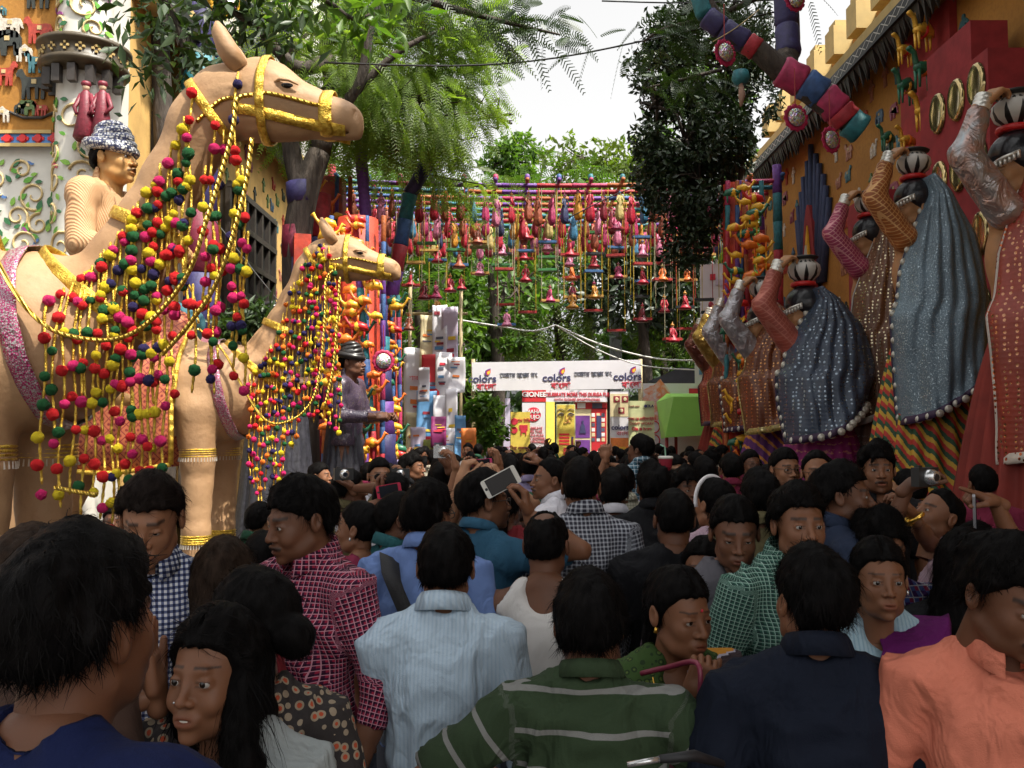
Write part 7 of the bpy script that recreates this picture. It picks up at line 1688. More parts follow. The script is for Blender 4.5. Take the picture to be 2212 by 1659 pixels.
# poster scaffold on the left
ps = empty('poster_scaffold', (P(940, 0, 18.4).x, 18.4, 0), 'bamboo scaffold behind the hanging advertising sheets left of centre', 'scaffold')
for u in (890, 945, 998): x = P(u, 0, 18.5).x - ps.location.x; g = G(); g.tube([(x, .1, 0), (x, .1, 5.0)], .04, 6); g.build('post', mat('bamboo', (.35, .28, .15)), ps, True)
for z in (1.6, 3.0, 4.4): g = G(); g.tube([(-.6, .12, z), (.7, .12, z)], .035, 6); g.build('rail', mat('bamboo', (.35, .28, .15)), ps, True)
SHEETS = [(878, 765, 915, 900, VINYL, 'grey sheet with yellow oval motif', 0), (880, 900, 900, 985, PCR, 'cream flyer at the left edge', 0), (912, 690, 940, 790, PCR, 'cream sheet curled at the top', .1), (938, 670, 962, 780, VINYL, 'glossy white sheet at the top of the scaffold', 0), (958, 675, 985, 790, PL, 'lilac sheet with a red figure', 0), (915, 775, 945, 870, PR, 'red and cream sheet with a picture', 0), (945, 770, 972, 865, VINYL, 'white news sheet with red strip', 0), (970, 778, 1000, 840, VINYL, 'wrinkled white sheet at the right edge', .2), (905, 855, 938, 960, PB, 'blue sheet over yellow', 0), (940, 860, 965, 925, VINYL, 'small white sheet in the middle', 0), (965, 850, 985, 960, VINYL, 'long white strip with red foot', 0), (890, 930, 915, 1000, PL, 'lilac poster low on the scaffold', 0), (918, 955, 945, 1010, POL, 'olive board at the foot of the scaffold', 0), (945, 930, 978, 985, VINYL, 'pale sheet with pink streaks', .1), (985, 905, 1003, 980, PB, 'narrow blue strip', 0), (935, 905, 960, 960, PMG, 'plum coloured cloth sheet', 0), (1000, 930, 1025, 985, PO, 'orange cream leaflet board', 0), (905, 800, 925, 860, VINYL, 'small white sheet behind the red one', 0)]
rs = np.random.RandomState(8)
for i, (u0, v0, u1, v1, m, lb, tl) in enumerate(SHEETS):
    d = 18.0 - .045 * i; cu, cv = (u0 + u1) / 2, (v0 + v1) / 2; u0, u1, v0, v1 = cu + (u0 - cu) * 1.3, cu + (u1 - cu) * 1.3, cv + (v0 - cv) * 1.2, cv + (v1 - cv) * 1.25; a_, b_ = P(u0, v0, d), P(u1, v1, d); r = empty('hanging_poster', (a_.x, d, a_.z), lb + ' hanging among the advertising sheets', 'poster', 'advertising sheets hung on the scaffold')
    w, h = b_.x - a_.x, a_.z - b_.z; nx, nz = 6, 10
    f = lambda x, z: Vector((x * w + .05 * tl * math.sin(z * 4), -.05 * math.sin(x * 3.1 + i) * z - .04 * math.sin(z * 5 + i * 2), -z * h + .03 * math.sin(x * 5 + i) * h * .2))
    V = [f(x / nx, z / nz) for z in range(nz + 1) for x in range(nx + 1)]; F = [(z * (nx + 1) + x, (z + 1) * (nx + 1) + x, (z + 1) * (nx + 1) + x + 1, z * (nx + 1) + x + 1) for z in range(nz) for x in range(nx)]
    o = link('sheet', mesh('sheet', V, F, True), m, r); sm = o.modifiers.new('s', 'SOLIDIFY'); sm.thickness = .006
    for k in range(rs.randint(3, 6)):
        x, z, pw, ph = .12 + .3 * rs.rand(), .08 + .78 * rs.rand(), .3 + .3 * rs.rand(), .015 + .05 * rs.rand(); pm = [INKR, INKY, INKG, INKM, PB, PO][rs.randint(6)]
        g = G(); pts = [f(min(x + pw * q, 1), min(z + ph * t, 1)) + Vector((0, -.014, 0)) for t in (0, 1) for q in (0, 1)]; g.add(pts + [p + Vector((0, .006, 0)) for p in pts], [(0, 2, 3, 1), (4, 5, 7, 6)]); g.build('print', pm, r)
    if i == 0: txt('শারদ', .12, INKR, r, (w * .55, -.1, -h * .4))
# right hanging white posters
for (u0, v0, u1, v1, d, lb) in ((1512, 570, 1572, 700, 18.2, 'white printed vinyl sheet hanging at the right under the pergola'), (1500, 705, 1535, 830, 18.4, 'white sheet with colour prints hanging low at the right')):
    r, w, h = panel('hanging_poster', u0, v0, u1, v1, d, VINYL, lb, 'poster', .02, tilt=-.25)
    for k in range(5): patch(r, (rs.rand() - .5) * w * .7, (rs.rand() - .5) * h * .8, w * .2, h * .10, [PL, PB, INKR][k % 3], -.012)
# shop rows with awnings closing the view under the banner
for i, (u0, u1, m, lb) in enumerate(((1040, 1102, PL, 'pale stall board with a heart and 30 pm lettering left of the yellow sign'), (1413, 1430, PO, 'orange stall edge behind the pale green notice'))):
    r, w, h = panel('stall_board', u0, 860, u1, 1010, 22.4, m, lb, 'sign', .1)
    if i == 0: txt('colors\nবাংলা', .15, INKM, r, (0, -.01, .35)); txt('.30 pm', .15, INK, r, (0, -.01, -.35), bold=.003); g = G(); g.prism([(0, -.14), (.15, .02), (.12, .12), (.04, .12), (0, .06), (-.04, .12), (-.12, .12), (-.15, .02)], .008, Matrix.Translation((.1, -.014, 0))); g.build('heart_print', INKM, r)
# ================================================================= overhead shade tree (its crown hangs over the crowd, above the view)
rs = np.random.RandomState(90)
sh_bl = []
for x, y, z, rx, ry, rz in ((-3.5, -2.5, 9.5, 3.5, 3.2, 1.3), (0, -2.5, 9.8, 3.6, 3.2, 1.4), (3.5, -2.0, 9.6, 3.4, 3.4, 1.4), (6.5, -1.5, 9.8, 3.0, 3.2, 1.3), (4.2, 1.8, 9.8, 2.2, 2.4, 1.2), (6.0, 3.5, 10.0, 2.6, 2.6, 1.2), (5.2, 6.0, 10.3, 2.4, 2.4, 1.1), (1.8, .2, 9.7, 2.2, 1.8, 1.1), (-1.0, -.2, 9.9, 2.4, 1.4, 1.0), (7.5, 7.5, 10.5, 2.8, 2.6, 1.2), (5.4, 9.5, 11.0, 2.2, 2.0, 1.0)):
    sh_bl.append(((x, y, z), (rx, ry, rz)))
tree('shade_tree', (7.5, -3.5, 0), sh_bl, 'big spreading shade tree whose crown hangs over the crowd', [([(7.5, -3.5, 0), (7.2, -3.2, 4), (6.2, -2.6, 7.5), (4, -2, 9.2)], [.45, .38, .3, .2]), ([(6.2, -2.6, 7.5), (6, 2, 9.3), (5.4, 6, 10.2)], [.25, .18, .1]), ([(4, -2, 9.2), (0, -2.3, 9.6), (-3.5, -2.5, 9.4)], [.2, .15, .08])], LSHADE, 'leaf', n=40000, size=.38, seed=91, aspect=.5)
# ================================================================= the crowd
RPL = check('red_plaid', (.30, .015, .045), (.055, .006, .03), (.02, .004, .015), .0145, .42, thin=((.50, .24, .30), .15))
NCK = check('navy_gingham', (.62, .63, .66), (.10, .12, .22), (.015, .02, .06), .0145, .5)
LBS = stripesx('pale_blue_stripe', (.47, .58, .68), (.40, .52, .64), .011, .45, wr=.45)
BLU = plain('blue_shirt', (.14, .22, .46)); TEAL = plain('teal_shirt', (.02, .09, .10)); DBL = plain('steel_blue_polo', (.03, .10, .17)); VEST = plain('white_vest', (.62, .60, .58), wr=.2)
BWC = check('black_white_net_check', (.03, .03, .045), (.45, .47, .52), None, .017, .38); WHT = plain('white_shirt', (.58, .57, .62)); BGC = check('beige_check', (.50, .48, .38), (.28, .29, .22), (.2, .2, .16), .018, .22)
BPL = check('teal_plaid', (.08, .17, .22), (.04, .10, .14), (.02, .06, .09), .030, .5, thin=((.45, .5, .55), .12))
GST = stripesz('green_striped_polo', (.03, .05, .024), (.20, .20, .19), .086, .15, off=.40); BLKS = plain('black_tee', (.008, .008, .010)); GRY = plain('grey_tee', (.10, .095, .11)); LGRY = plain('light_grey_tee', (.30, .33, .33))
SARG = prints('green_print_blouse', (.04, .08, .02), (.02, .04, .015), (.09, .13, .03), 45); GCK = check('green_check', (.05, .14, .10), (.02, .07, .055), (.015, .04, .035), .012, .5, thin=((.25, .38, .32), .16))
NVY = plain('navy_polo', (.005, .008, .018)); LBL = stripesx('light_blue_blouse', (.35, .48, .55), (.25, .38, .46), .012, .4); PURS = plain('purple_sari', (.11, .008, .10)); RBC = check('red_blue_check', (.22, .02, .06), (.05, .08, .25), (.04, .01, .08), .036, .5, thin=((.4, .4, .45), .1))
PNK = stripesx('pale_pink_shirt', (.45, .32, .38), (.36, .25, .32), .016, .4); SAL = plain('salmon_shirt', (.62, .19, .12), wr=.5); DNV = plain('dark_blue_tee', (.005, .010, .05)); FLR = prints('floral_print_top', (.035, .03, .03), (.30, .24, .17), (.42, .07, .03), 42); MARN = plain('maroon_shirt', (.18, .02, .05)); PAI = prints('green_paisley', (.03, .09, .03), (.30, .25, .10), (.45, .16, .08), 24); KHK = plain('khaki_shirt', (.14, .12, .06)); BRN = plain('brown_shirt', (.07, .04, .03)); CRM = plain('cream_shirt', (.4, .36, .28)); GRN = plain('bottle_green_shirt', (.02, .07, .04)); LIL = plain('lilac_shirt', (.28, .24, .4)); DRD = plain('dark_red_top', (.16, .015, .02))
def V3(u, v, d): return P(u, v, d)
def armt(u, v, d, f=(0, 0, 1), n=(0, 1, 0), pole=None):
    d *= 1.09
    return (P(u, v, d), f, n) if pole is None else (P(u, v, d), f, n, pole)
pers = {}
# 1 foreground dark head at left
pers['fore'] = person(168, 1128, 1.06, 168, 158, 'big dark haired man seen from behind at the bottom left corner, navy shirt', hd='m1', hair='thick', tone=3, top=DNV, collar='none', hs=1.02, w=1.05)
person(70, 1118, 1.62, 175, 175, 'man with greying hair hidden behind the foreground head at left', hd='m1', hair='crop', tone=3, top=BRN, hk=2)
pers['gingham'] = person(328, 1014, 2.25, 25, 8, 'young man looking down in navy and white gingham shirt behind the foreground head', hd='m3', hair='thick', tone=1, top=NCK, sleeve='short', pitch=22, hk=1)
person(482, 1152, 2.35, 165, 175, 'woman with brown highlighted hair facing away next to the gingham shirt', hd='f2', hair='long', tone=2, top=DRD, hk=2, collar='none', skirt=DRD)
pers['floral'] = person(540, 1215, 1.75, -155, -120, 'woman in sleeveless floral print top turned away with dark hair pinned up', hd='f3', hair='bun', tone=1, top=FLR, sleeve='short', collar='none', hs=1.0)
pers['smile'] = person(474, 1296, 1.60, -12, -16, 'smiling young woman with nose ring, grey tee and long hair at the lower left', hd='f1', hair='longfront', tone=2, top=LGRY, sleeve='short', collar='scoop', arms={'R': armt(338, 1500, 1.60, (-.15, 0, 1), (1, .2, 0))}, poses={'R': 'flat'})
pers['plaid'] = person(655, 1022, 2.42, -35, -52, 'smiling man in red plaid shirt looking down to the left', hd='m4', hair='short2', tone=3, top=RPL, sleeve='roll', pitch=14, hk=0)
person(565, 1140, 3.6, 175, 185, 'short boy in lilac shirt between the camel leg and the plaid shirt', hd='m1', hair='crop', tone=3, top=LIL)
pers['earring'] = person(775, 1078, 3.75, -150, -105, 'woman with dark tied hair and earring looking left in maroon top', hd='f2', hair='bun', tone=2, top=MARN, collar='none', arms={'R': armt(815, 1230, 3.7, (.1, 0, 1), (1, 0, 0))}, poses={'R': 'grip'})
pers['bag'] = person(925, 1034, 3.0, 172, 150, 'man in blue shirt with black bag strap seen from behind', hd='m1', hair='thick', tone=2, top=BLU, sleeve='short', glasses='clear', w=1.05)
person(862, 1058, 3.7, 120, 105, 'man in dark teal shirt in profile behind the blue shirt', hd='m2', hair='short', tone=3, top=TEAL)
pers['pale'] = person(963, 1124, 2.38, 178, 178, 'man in pale blue striped shirt seen from behind at the centre', hd='m1', hair='short', tone=2, top=LBS, sleeve='long', w=1.04, arms={'L': 'fold'})
pers['phone'] = person(1045, 1012, 3.35, 150, 112, 'man in steel blue polo and glasses raising a white phone', hd='mb', hair='thick', tone=2, top=DBL, sleeve='short', collar='polo', glasses='clear', arms={'R': armt(1142, 1110, 3.2, (-.18, 0, 1), (-.9, .1, 0))}, poses={'R': 'hold'})
pers['vest'] = person(1180, 1096, 2.95, 172, 165, 'balding man in white sleeveless vest seen from behind', hd='m1', hair='bald', tone=3, top=VEST, sleeve='none', collar='none', tank=True, w=1.06)
pers['net'] = person(1257, 982, 3.45, -168, 172, 'tall man in black and white checked shirt seen from behind', hd='m1', hair='short', tone=2, top=BWC, sleeve='long', w=1.02)
person(1325, 1011, 4.5, 178, 172, 'man in white shirt standing behind the black and white check', hd='m1', hair='thick', tone=2, top=WHT, sleeve='short')
person(1345, 1000, 5.3, -170, 178, 'man in beige fine checked shirt seen from behind', hd='m1', hair='short', tone=2, top=BGC)
person(1382, 936, 6.6, -170, -125, 'tall man in teal plaid shirt standing above the crowd looking left', hd='m1', hair='short2', tone=3, top=BPL)
pers['green'] = person(1272, 1228, 2.0, 178, 172, 'man in green polo with grey stripes in the foreground seen from behind', hd='m1', hair='thick', tone=2, top=GST, sleeve='short', collar='polo', w=1.1, arms={'R': armt(1530, 1690, 2.15, (.6, .3, -.7), (0, 0, -1)), 'L': armt(1065, 1700, 2.1, (0, .3, -1), (1, 0, 0))})
person(1455, 1050, 3.3, 175, 180, 'stout man in black shirt with thinning hair seen from behind', hd='m1', hair='receding', tone=3, top=BLKS, w=1.14, collar='none')
pers['print'] = person(1583, 1063, 2.75, 14, -6, 'young man in grey tee with a photo print looking down', hd='m3', hair='short', tone=3, top=GRY, sleeve='short', collar='none', pitch=14)
person(1520, 1152, 3.1, -15, -20, 'woman wearing black sunglasses behind the sari woman', hd='f2', hair='tied', tone=2, top=PNK, collar='none', glasses='sun', skirt=PNK)
pers['sari'] = person(1465, 1215, 2.28, 12, 28, 'woman in green blouse and striped sari clutching a red strap', hd='f3', hair='tied', tone=2, top=SARG, sleeve='short', collar='scoop', pitch=8, arms={'L': armt(1500, 1500, 2.1, (.35, -.1, 1), (0, .2, 0))}, poses={'L': 'grip'}, skirt=SARG)
pers['gcheck'] = person(1720, 1040, 2.6, 20, 4, 'frowning young man in green checked shirt behind the navy polo', hd='m2', hair='thick', tone=2, top=GCK, sleeve='roll', w=1.08)
pers['navy'] = person(1752, 1172, 1.93, 172, -170, 'man in dark navy polo with raised collar seen from behind', hd='m1', hair='short2', tone=2, top=NVY, sleeve='short', collar='shirt', w=1.1)
pers['purple'] = person(1896, 1152, 2.5, -8, -6, 'woman in purple sari over light blue blouse facing the camera', hd='f2', hair='tied', tone=2, top=LBL, sleeve='short', collar='scoop', skirt=PURS)
person(1900, 1098, 2.95, 5, 0, 'wavy haired man in red and blue checked shirt behind the purple sari', hd='m3', hair='wavy', tone=2, top=RBC, w=1.1, pitch=12)
pers['raise'] = person(1815, 994, 3.1, 100, 70, 'moustached man in navy and white shirt raising a black camera', hd='m2', hair='thick', tone=3, top=plain('navy_shirt', (.02, .03, .06)), sleeve='short', arms={'L': armt(1962, 1052, 3.0, (.75, 0, .55), (.3, 0, -1), (.1, -.2, -1))}, poses={'L': 'hold'})
person(1893, 954, 4.0, -5, -12, 'bearded man with long wavy hair looking over the crowd at right', hd='mb', hair='wavy', tone=2, top=BLKS)
person(1695, 963, 4.7, 0, 10, 'man with spectacles at the back right of the crowd', hd='mb', hair='short', tone=1, top=CRM, glasses='clear')
person(1762, 968, 4.5, 0, -12, 'man with only his forehead showing beside the spectacled man', hd='m1', hair='receding', tone=1, top=KHK, glasses='clear')
pers['elder'] = person(2030, 1046, 3.5, -120, -78, 'older moustached man in pale pink shirt looking up with gold watch', hd='m2', hair='bald', tone=2, top=PNK, sleeve='short', pitch=-22, arms={'R': armt(1972, 1115, 3.3, (-.5, .1, .8), (-.5, 0, -.8))}, poses={'R': 'hold'})
person(2085, 1134, 2.75, 150, 130, 'woman with very long black hair falling down her back at the right', hd='f2', hair='long', tone=2, top=BLKS, collar='none', skirt=BLKS)
pers['salmon'] = person(2175, 1142, 1.72, -18, 14, 'moustached man in salmon pink shirt looking down at the right edge', hd='m2', hair='short2', tone=3, top=SAL, sleeve='roll', pitch=20, w=1.08)
person(1543, 1028, 3.9, -165, -150, 'woman with a white hairband facing away', hd='f2', hair='tied', tone=1, top=PNK, collar='none', skirt=PNK)
pers['band'] = NP[0]
person(1408, 998, 4.4, 178, -175, 'dark haired man facing away under the tall plaid shirt man', hd='m1', hair='wavy', tone=3, top=BLKS)
person(1190, 985, 4.7, -120, -80, 'moustached man in profile looking left at the centre', hd='m2', hair='receding', tone=2, top=WHT)
person(1095, 1035, 4.3, 175, 165, 'dark haired woman facing away behind the raised white phone', hd='f2', hair='tied', tone=3, top=DRD, collar='none', skirt=DRD)
person(1640, 1010, 3.6, 170, 178, 'man with thick dark hair facing away next to the white hairband', hd='m1', hair='thick', tone=2, top=KHK)
person(1035, 1108, 3.9, 170, 150, 'woman in green paisley blouse facing away between blue shirt and vest', hd='f2', hair='wavy', tone=2, top=PAI, collar='none', skirt=PAI)
person(2110, 1128, 2.9, 160, 170, 'dark haired person facing away at the right edge behind the salmon shirt', hd='m1', hair='thick', tone=2, top=BLKS)
# right edge pointing man (outside frame mostly)
pers['point'] = person(2290, 1010, 3.0, -60, -70, 'man at the right edge pointing with a raised arm and phone', hd='m1', hair='short', tone=2, top=stripesx('pink_dark_stripe', (.35, .2, .22), (.05, .03, .05), .03, .5), sleeve='roll', arms={'R': armt(2150, 1085, 2.9, (-.9, 0, .35), (.1, 0, -1), (.3, -.2, -1))}, poses={'R': 'point'})
# middle distance
pers['shades'] = person(820, 985, 5.6, 15, 22, 'man in sunglasses and white shirt holding up a camera at left', hd='m1', hair='short', tone=1, top=WHT, glasses='sun', arms={'L': armt(872, 1045, 5.3, (-.1, 0, 1), (-.6, -.2, 0))}, poses={'L': 'hold'})
person(890, 976, 7.0, 90, 75, 'man in profile looking right below the hanging posters', hd='m1', hair='thick', tone=2, top=BLKS, lod=1)
person(690, 996, 7.6, 95, 80, 'young man in profile looking right beside the dark driver statue', hd='m1', hair='short', tone=1, top=BRN, lod=1)
person(755, 1010, 5.0, 150, 120, 'man in khaki shirt raising a small camera at left', hd='m1', hair='short', tone=3, top=KHK, arms={'R': armt(760, 1055, 4.9, (-.5, 0, .8), (-.4, 0, -1))}, poses={'R': 'hold'})
pers['pinkph'] = person(850, 1022, 4.3, 160, 140, 'dark haired man raising a red phone near the sunglasses man', hd='m1', hair='thick', tone=3, top=WHT, arms={'L': armt(835, 1080, 4.2, (-.5, 0, .8), (.8, 0, 0))}, poses={'L': 'hold'})
MIDS = [(950, 998, 5.6, 165, 'm1', 'thick', BLKS, 'man with dark hair facing away below the silver camera', ('R', 968, 1010, (-.1, 0, 1))), (1010, 1000, 5.0, 172, 'm1', 'short', BRN, 'man raising both hands with a magenta phone', ('R', 1080, 1035, (-.5, 0, .8))),
 (1100, 982, 5.9, 178, 'm1', 'thick', GRN, 'man facing away with a raised hand and ring at the centre', ('L', 1080, 1010, (-.2, 0, 1))), (1140, 975, 6.6, -172, 'm1', 'short', LIL, 'man with hands folded over his head at the centre', ('R', 1165, 1000, (-.6, 0, .6))),
 (1235, 972, 7.0, 172, 'm1', 'short', BLKS, 'dark haired man deep in the crowd left of the tall check shirt', None), (1300, 978, 6.8, 176, 'm1', 'thick', DRD, 'person with a small raised fist right of the tall check shirt', ('R', 1310, 1000, (.0, 0, 1))),
 (1460, 982, 6.6, -5, 'mb', 'short2', CRM, 'man with spectacles facing the camera behind the red cup', None), (1520, 985, 6.0, 178, 'm1', 'thick', BLKS, 'broad dark haired man facing away at centre right', None), (1480, 1008, 4.9, 10, 'm3', 'wavy', BRN, 'curly haired man with only his brow visible at centre right', None),
 (1580, 978, 6.2, 170, 'm1', 'thick', MARN, 'dark haired person facing away in front of the orange statues', None), (1620, 968, 6.8, 5, 'f2', 'tied', MARN, 'woman with spectacles far back at right', None), (1660, 1000, 4.9, 175, 'm1', 'short', GRN, 'man facing away below the spectacled man', None),
 (1055, 990, 7.2, 170, 'm1', 'short', WHT, 'man in white shirt facing away below the banner posts', None), (1365, 985, 7.8, 178, 'm1', 'short', KHK, 'man facing away left of the tall plaid shirt man', None), (1425, 1000, 5.6, 150, 'm1', 'short2', LIL, 'man holding a red paper cup with straw', ('R', 1440, 1040, (.0, .2, 1))),
 (1780, 985, 5.6, 160, 'm1', 'thick', BRN, 'dark haired man at the foot of the magenta skirt statue', None), (1960, 1010, 4.8, -150, 'm1', 'short', BLKS, 'man in dark shirt at the foot of the striped skirt statue', None), (2120, 1000, 5.2, 170, 'm1', 'short', MARN, 'man at the foot of the rust skirt statue', None), (560, 1080, 5.2, 150, 'm1', 'short', GRN, 'man standing behind the legs of the far camel', None), (250, 1085, 5.9, 10, 'm1', 'short', WHT, 'man in white shirt behind the pompom strands of the near camel', None), (190, 1110, 5.3, -20, 'f2', 'tied', WHT, 'woman in white behind the pompom strands of the near camel', None)]
for (u, v, d, yw, hd_, hr_, tp_, lb, ar) in MIDS:
    person(u, v, d, yw, yw + 8, lb, hd=hd_, hair=hr_, tone=(u // 7) % 4, top=tp_, lod=2 if d > 5.2 else 1, arms={ar[0]: armt(ar[1], ar[2], d - .15, ar[3], (-.6, .3, 0))} if ar else None, poses={'L': 'hold', 'R': 'hold'}, glasses='clear' if 'spectacles' in lb else None)
# far crowd: copies of a few finished people
protos = [pers_ for pers_ in bpy.data.objects if pers_.name.startswith('person') and pers_.parent is None and pers_.location.y > 5.4]
rs = np.random.RandomState(44); FAR = []
tops_ = [BLKS, WHT, MARN, KHK, LIL, GRN, DBL, CRM, BRN, PNK, BLU, TEAL]; tn_ = ['black', 'white', 'maroon', 'khaki', 'lilac', 'green', 'steel blue', 'cream', 'brown', 'pale pink', 'blue', 'teal']
k = 0; occ = []
for d in np.arange(7.6, 17.5, .62):
    for x in np.arange(-2.6, 3.4 if d < 13 else 3.0, .62):
        xx = x + rs.randn() * .12; dd = d + rs.randn() * .1
        if xx < -1.4 and d < 13.2: continue
        if rs.rand() < .12: continue
        pr_ = [p for p in protos if p.location.y > 5.4 and not any('raised' in str(p.get('label')) or 'raising' in str(p.get('label')) or 'holding' in str(p.get('label')) for _ in (0,))]
        src = pr_[rs.randint(len(pr_))]; c = copytree(src); h = rs.uniform(-.10, .04); c.location = (xx, dd, 0)
        zt = 1.66 + rs.randn() * .05
        top_z = max((ch.location.z for ch in src.children if ch.name.startswith('hair')), default=1.55) + .14; c.scale = (1, 1, zt / top_z)
        rz = math.radians(rs.choice([180, 170, 190, 165, 20, -30, 90, -90], p=[.25, .2, .2, .15, .05, .05, .05, .05])); c.rotation_euler = (0, 0, rz); ti = rs.randint(12)
        for ch in c.children:
            if ch.name.startswith(('shirt', 'blouse', 'collar')): ch.material_slots[0].link = 'OBJECT'; ch.material_slots[0].material = tops_[ti]
        c['label'] = '%s in %s top far back in the crowd facing %s' % ('woman' if c['category'] == 'woman' else 'man', tn_[ti], 'away' if abs(rz) > 2 else 'the camera' if abs(rz) < 1 else 'sideways'); c['group'] = 'people packed in the far crowd'; k += 1
# ================================================================= things held or worn
def phone(u, v, d, ang, size, body, label, face=0., k='smartphone'):
    p = P(u, v, d * 1.09); r = empty(k, p, label, 'phone', None, math.radians(face)); R = Matrix.Rotation(math.radians(ang), 4, 'Y'); w, h = size
    g = G(); n = 5; o = []
    for cx, cz, a0 in ((1, 1, 0), (-1, 1, 90), (-1, -1, 180), (1, -1, 270)):
        for i in range(4): a = math.radians(a0 + i * 30); o.append((cx * (w / 2 - .008) + .008 * math.cos(a), cz * (h / 2 - .008) + .008 * math.sin(a)))
    g.prism(o, .009); g.build('case', body, r, mw=R)
    g = G(); g.box((0, -.0015, 0), (w * .9, .002, h * .76)); g.build('screen', mat('phone_screen', (.015, .017, .022), .08), r, mw=R)
    g = G(); g.lathe([(0, .001), (.005, .001), (.006, 0)], (0, -.0005, -h * .43), 12, R=Matrix.Rotation(PI / 2, 3, 'X')); g.build('button', BLACKM, r, mw=R); return r
phone(1082, 1041, 3.22, 62, (.075, .150), WHITE, 'large white smartphone held sideways above the man in glasses')
phone(840, 1060, 4.1, 80, (.065, .125), mat('red_plastic', (.45, .01, .05), .35), 'red phone held up near the man in sunglasses')
phone(1042, 1002, 4.9, 85, (.06, .12), mat('magenta_plastic', (.5, .02, .12), .35), 'magenta phone held in two hands at the centre')
phone(2108, 1110, 2.85, 170, (.012, .14), mat('steel_edge', (.4, .4, .42), .3, metal=.6), 'thin phone seen edge on under the pointing hand at right', 60)
def camera_(u, v, d, body, label, s=1., rz=0):
    p = P(u, v, d * 1.09); r = empty('compact_camera', p, label, 'camera', None, rz); g = G(); g.box((0, 0, 0), (.10 * s, .03 * s, .062 * s)); g.box((-.03 * s, 0, .034 * s), (.016 * s, .014 * s, .008 * s)); g.build('housing', body, r)
    g = G(); R = Matrix.Rotation(PI / 2, 3, 'X'); g.lathe([(.026 * s, 0), (.026 * s, .018 * s), (.022 * s, .02 * s), (.021 * s, .03 * s), (.010 * s, .031 * s), (.0, .028 * s)], (0, -.012 * s, 0), 18, R=R); g.build('lens', mat('silver_metal', (.6, .6, .6), .25, metal=.8), r, True)
    g = G(); g.lathe([(0, .033 * s), (.012 * s, .033 * s), (.013 * s, .03 * s)], (0, -.012 * s, 0), 12, R=R); g.build('glass', mat('phone_screen', (.015, .017, .022), .08), r); return r
camera_(958, 976, 5.2, mat('silver_metal', (.6, .6, .6), .25, metal=.8), 'silver compact camera held high in front of the posters', 1.25)
camera_(866, 1024, 5.2, BLACKM, 'small black camera held up by the man in sunglasses', 1.1); camera_(742, 1024, 4.75, BLACKM, 'black camera held up at left below the driver statue', 1.1, .4); camera_(1998, 1030, 2.95, BLACKM, 'black camera in the raised arm in front of the striped skirt statue', 1.1, .5)
# loose raised arms of hidden people: sleeve, forearm and hand as one person further down
def raiser(u, v, d, tone, topm, label, f=(0, 0, 1), n=(0, 1, 0), pose='hold', lean=-.12, sl='short'):
    q = P(u, v, d * 1.09); vt = 930 + (1.95 - 1.56) * FPX / (d * 1.09); uu = u + (60 if u < 1100 else 40) * 3 / d
    person(uu, vt, d + .12, 175, 170, label, hd='m1', hair='short', tone=tone, top=topm, sleeve=sl, lod=1, arms={'L': (q, f, n)}, poses={'L': pose})
raiser(990, 985, 4.6, 1, CRM, 'short man stretching a bare arm with a wrist watch up in front of the posters', (-.3, 0, 1), (-.5, 0, 0))
raiser(995, 1040, 3.6, 0, check('pale_green_plaid', (.5, .52, .48), (.25, .35, .25), (.2, .3, .2), .04, .4), 'short person in pale green plaid reaching up toward the magenta phone', (.3, 0, 1), (.8, .3, 0), 'grip')
raiser(1078, 985, 5.2, 1, BRN, 'short woman with a gold bangle raising her hand before the banner', (-.1, 0, 1), (-.8, 0, 0), 'grip')
raiser(1310, 975, 6.6, 1, MARN, 'short person lifting a small fist at the centre of the crowd', (0, 0, 1), (0, 1, 0), 'grip')
# watches and bangles
def ring(u, v, d, r, th, m, name, label, cat, axis, face=None):
    p = P(u, v, d * 1.09); o = empty(name, p, label, cat); R = Vector(axis).to_track_quat('Z', 'Y').to_matrix(); g = G(); g.tube([R @ Vector((r * math.cos(a), r * math.sin(a), 0)) for a in np.linspace(0, 2 * PI, 21)], th, 6, cap=False); g.build('strap', m, o, True)
    if face: g = G(); g.lathe([(.0, .012), (.018, .012), (.020, .006), (.020, -.002)], R @ Vector((0, -r, 0)), 16, R=Vector((0, -1, .2)).to_track_quat('Z', 'Y').to_matrix()); g.build('dial', face, o, True)
GM = mat('gold_metal', (.75, .45, .08), .25, metal=.9); SM = mat('silver_metal', (.6, .6, .6), .25, metal=.8)
w_ = P(1972, 1115, 3.3)
ring(1978, 1118, 3.28, .031, .009, GM, 'wrist_watch', 'chunky gold wrist watch on the raised wrist at right', 'watch', (-.5, .1, .8), GM)
ring(1010, 1000, 4.6, .03, .007, SM, 'wrist_watch', 'shiny steel watch on the bare arm raised before the posters', 'watch', (-.3, 0, 1), SM)
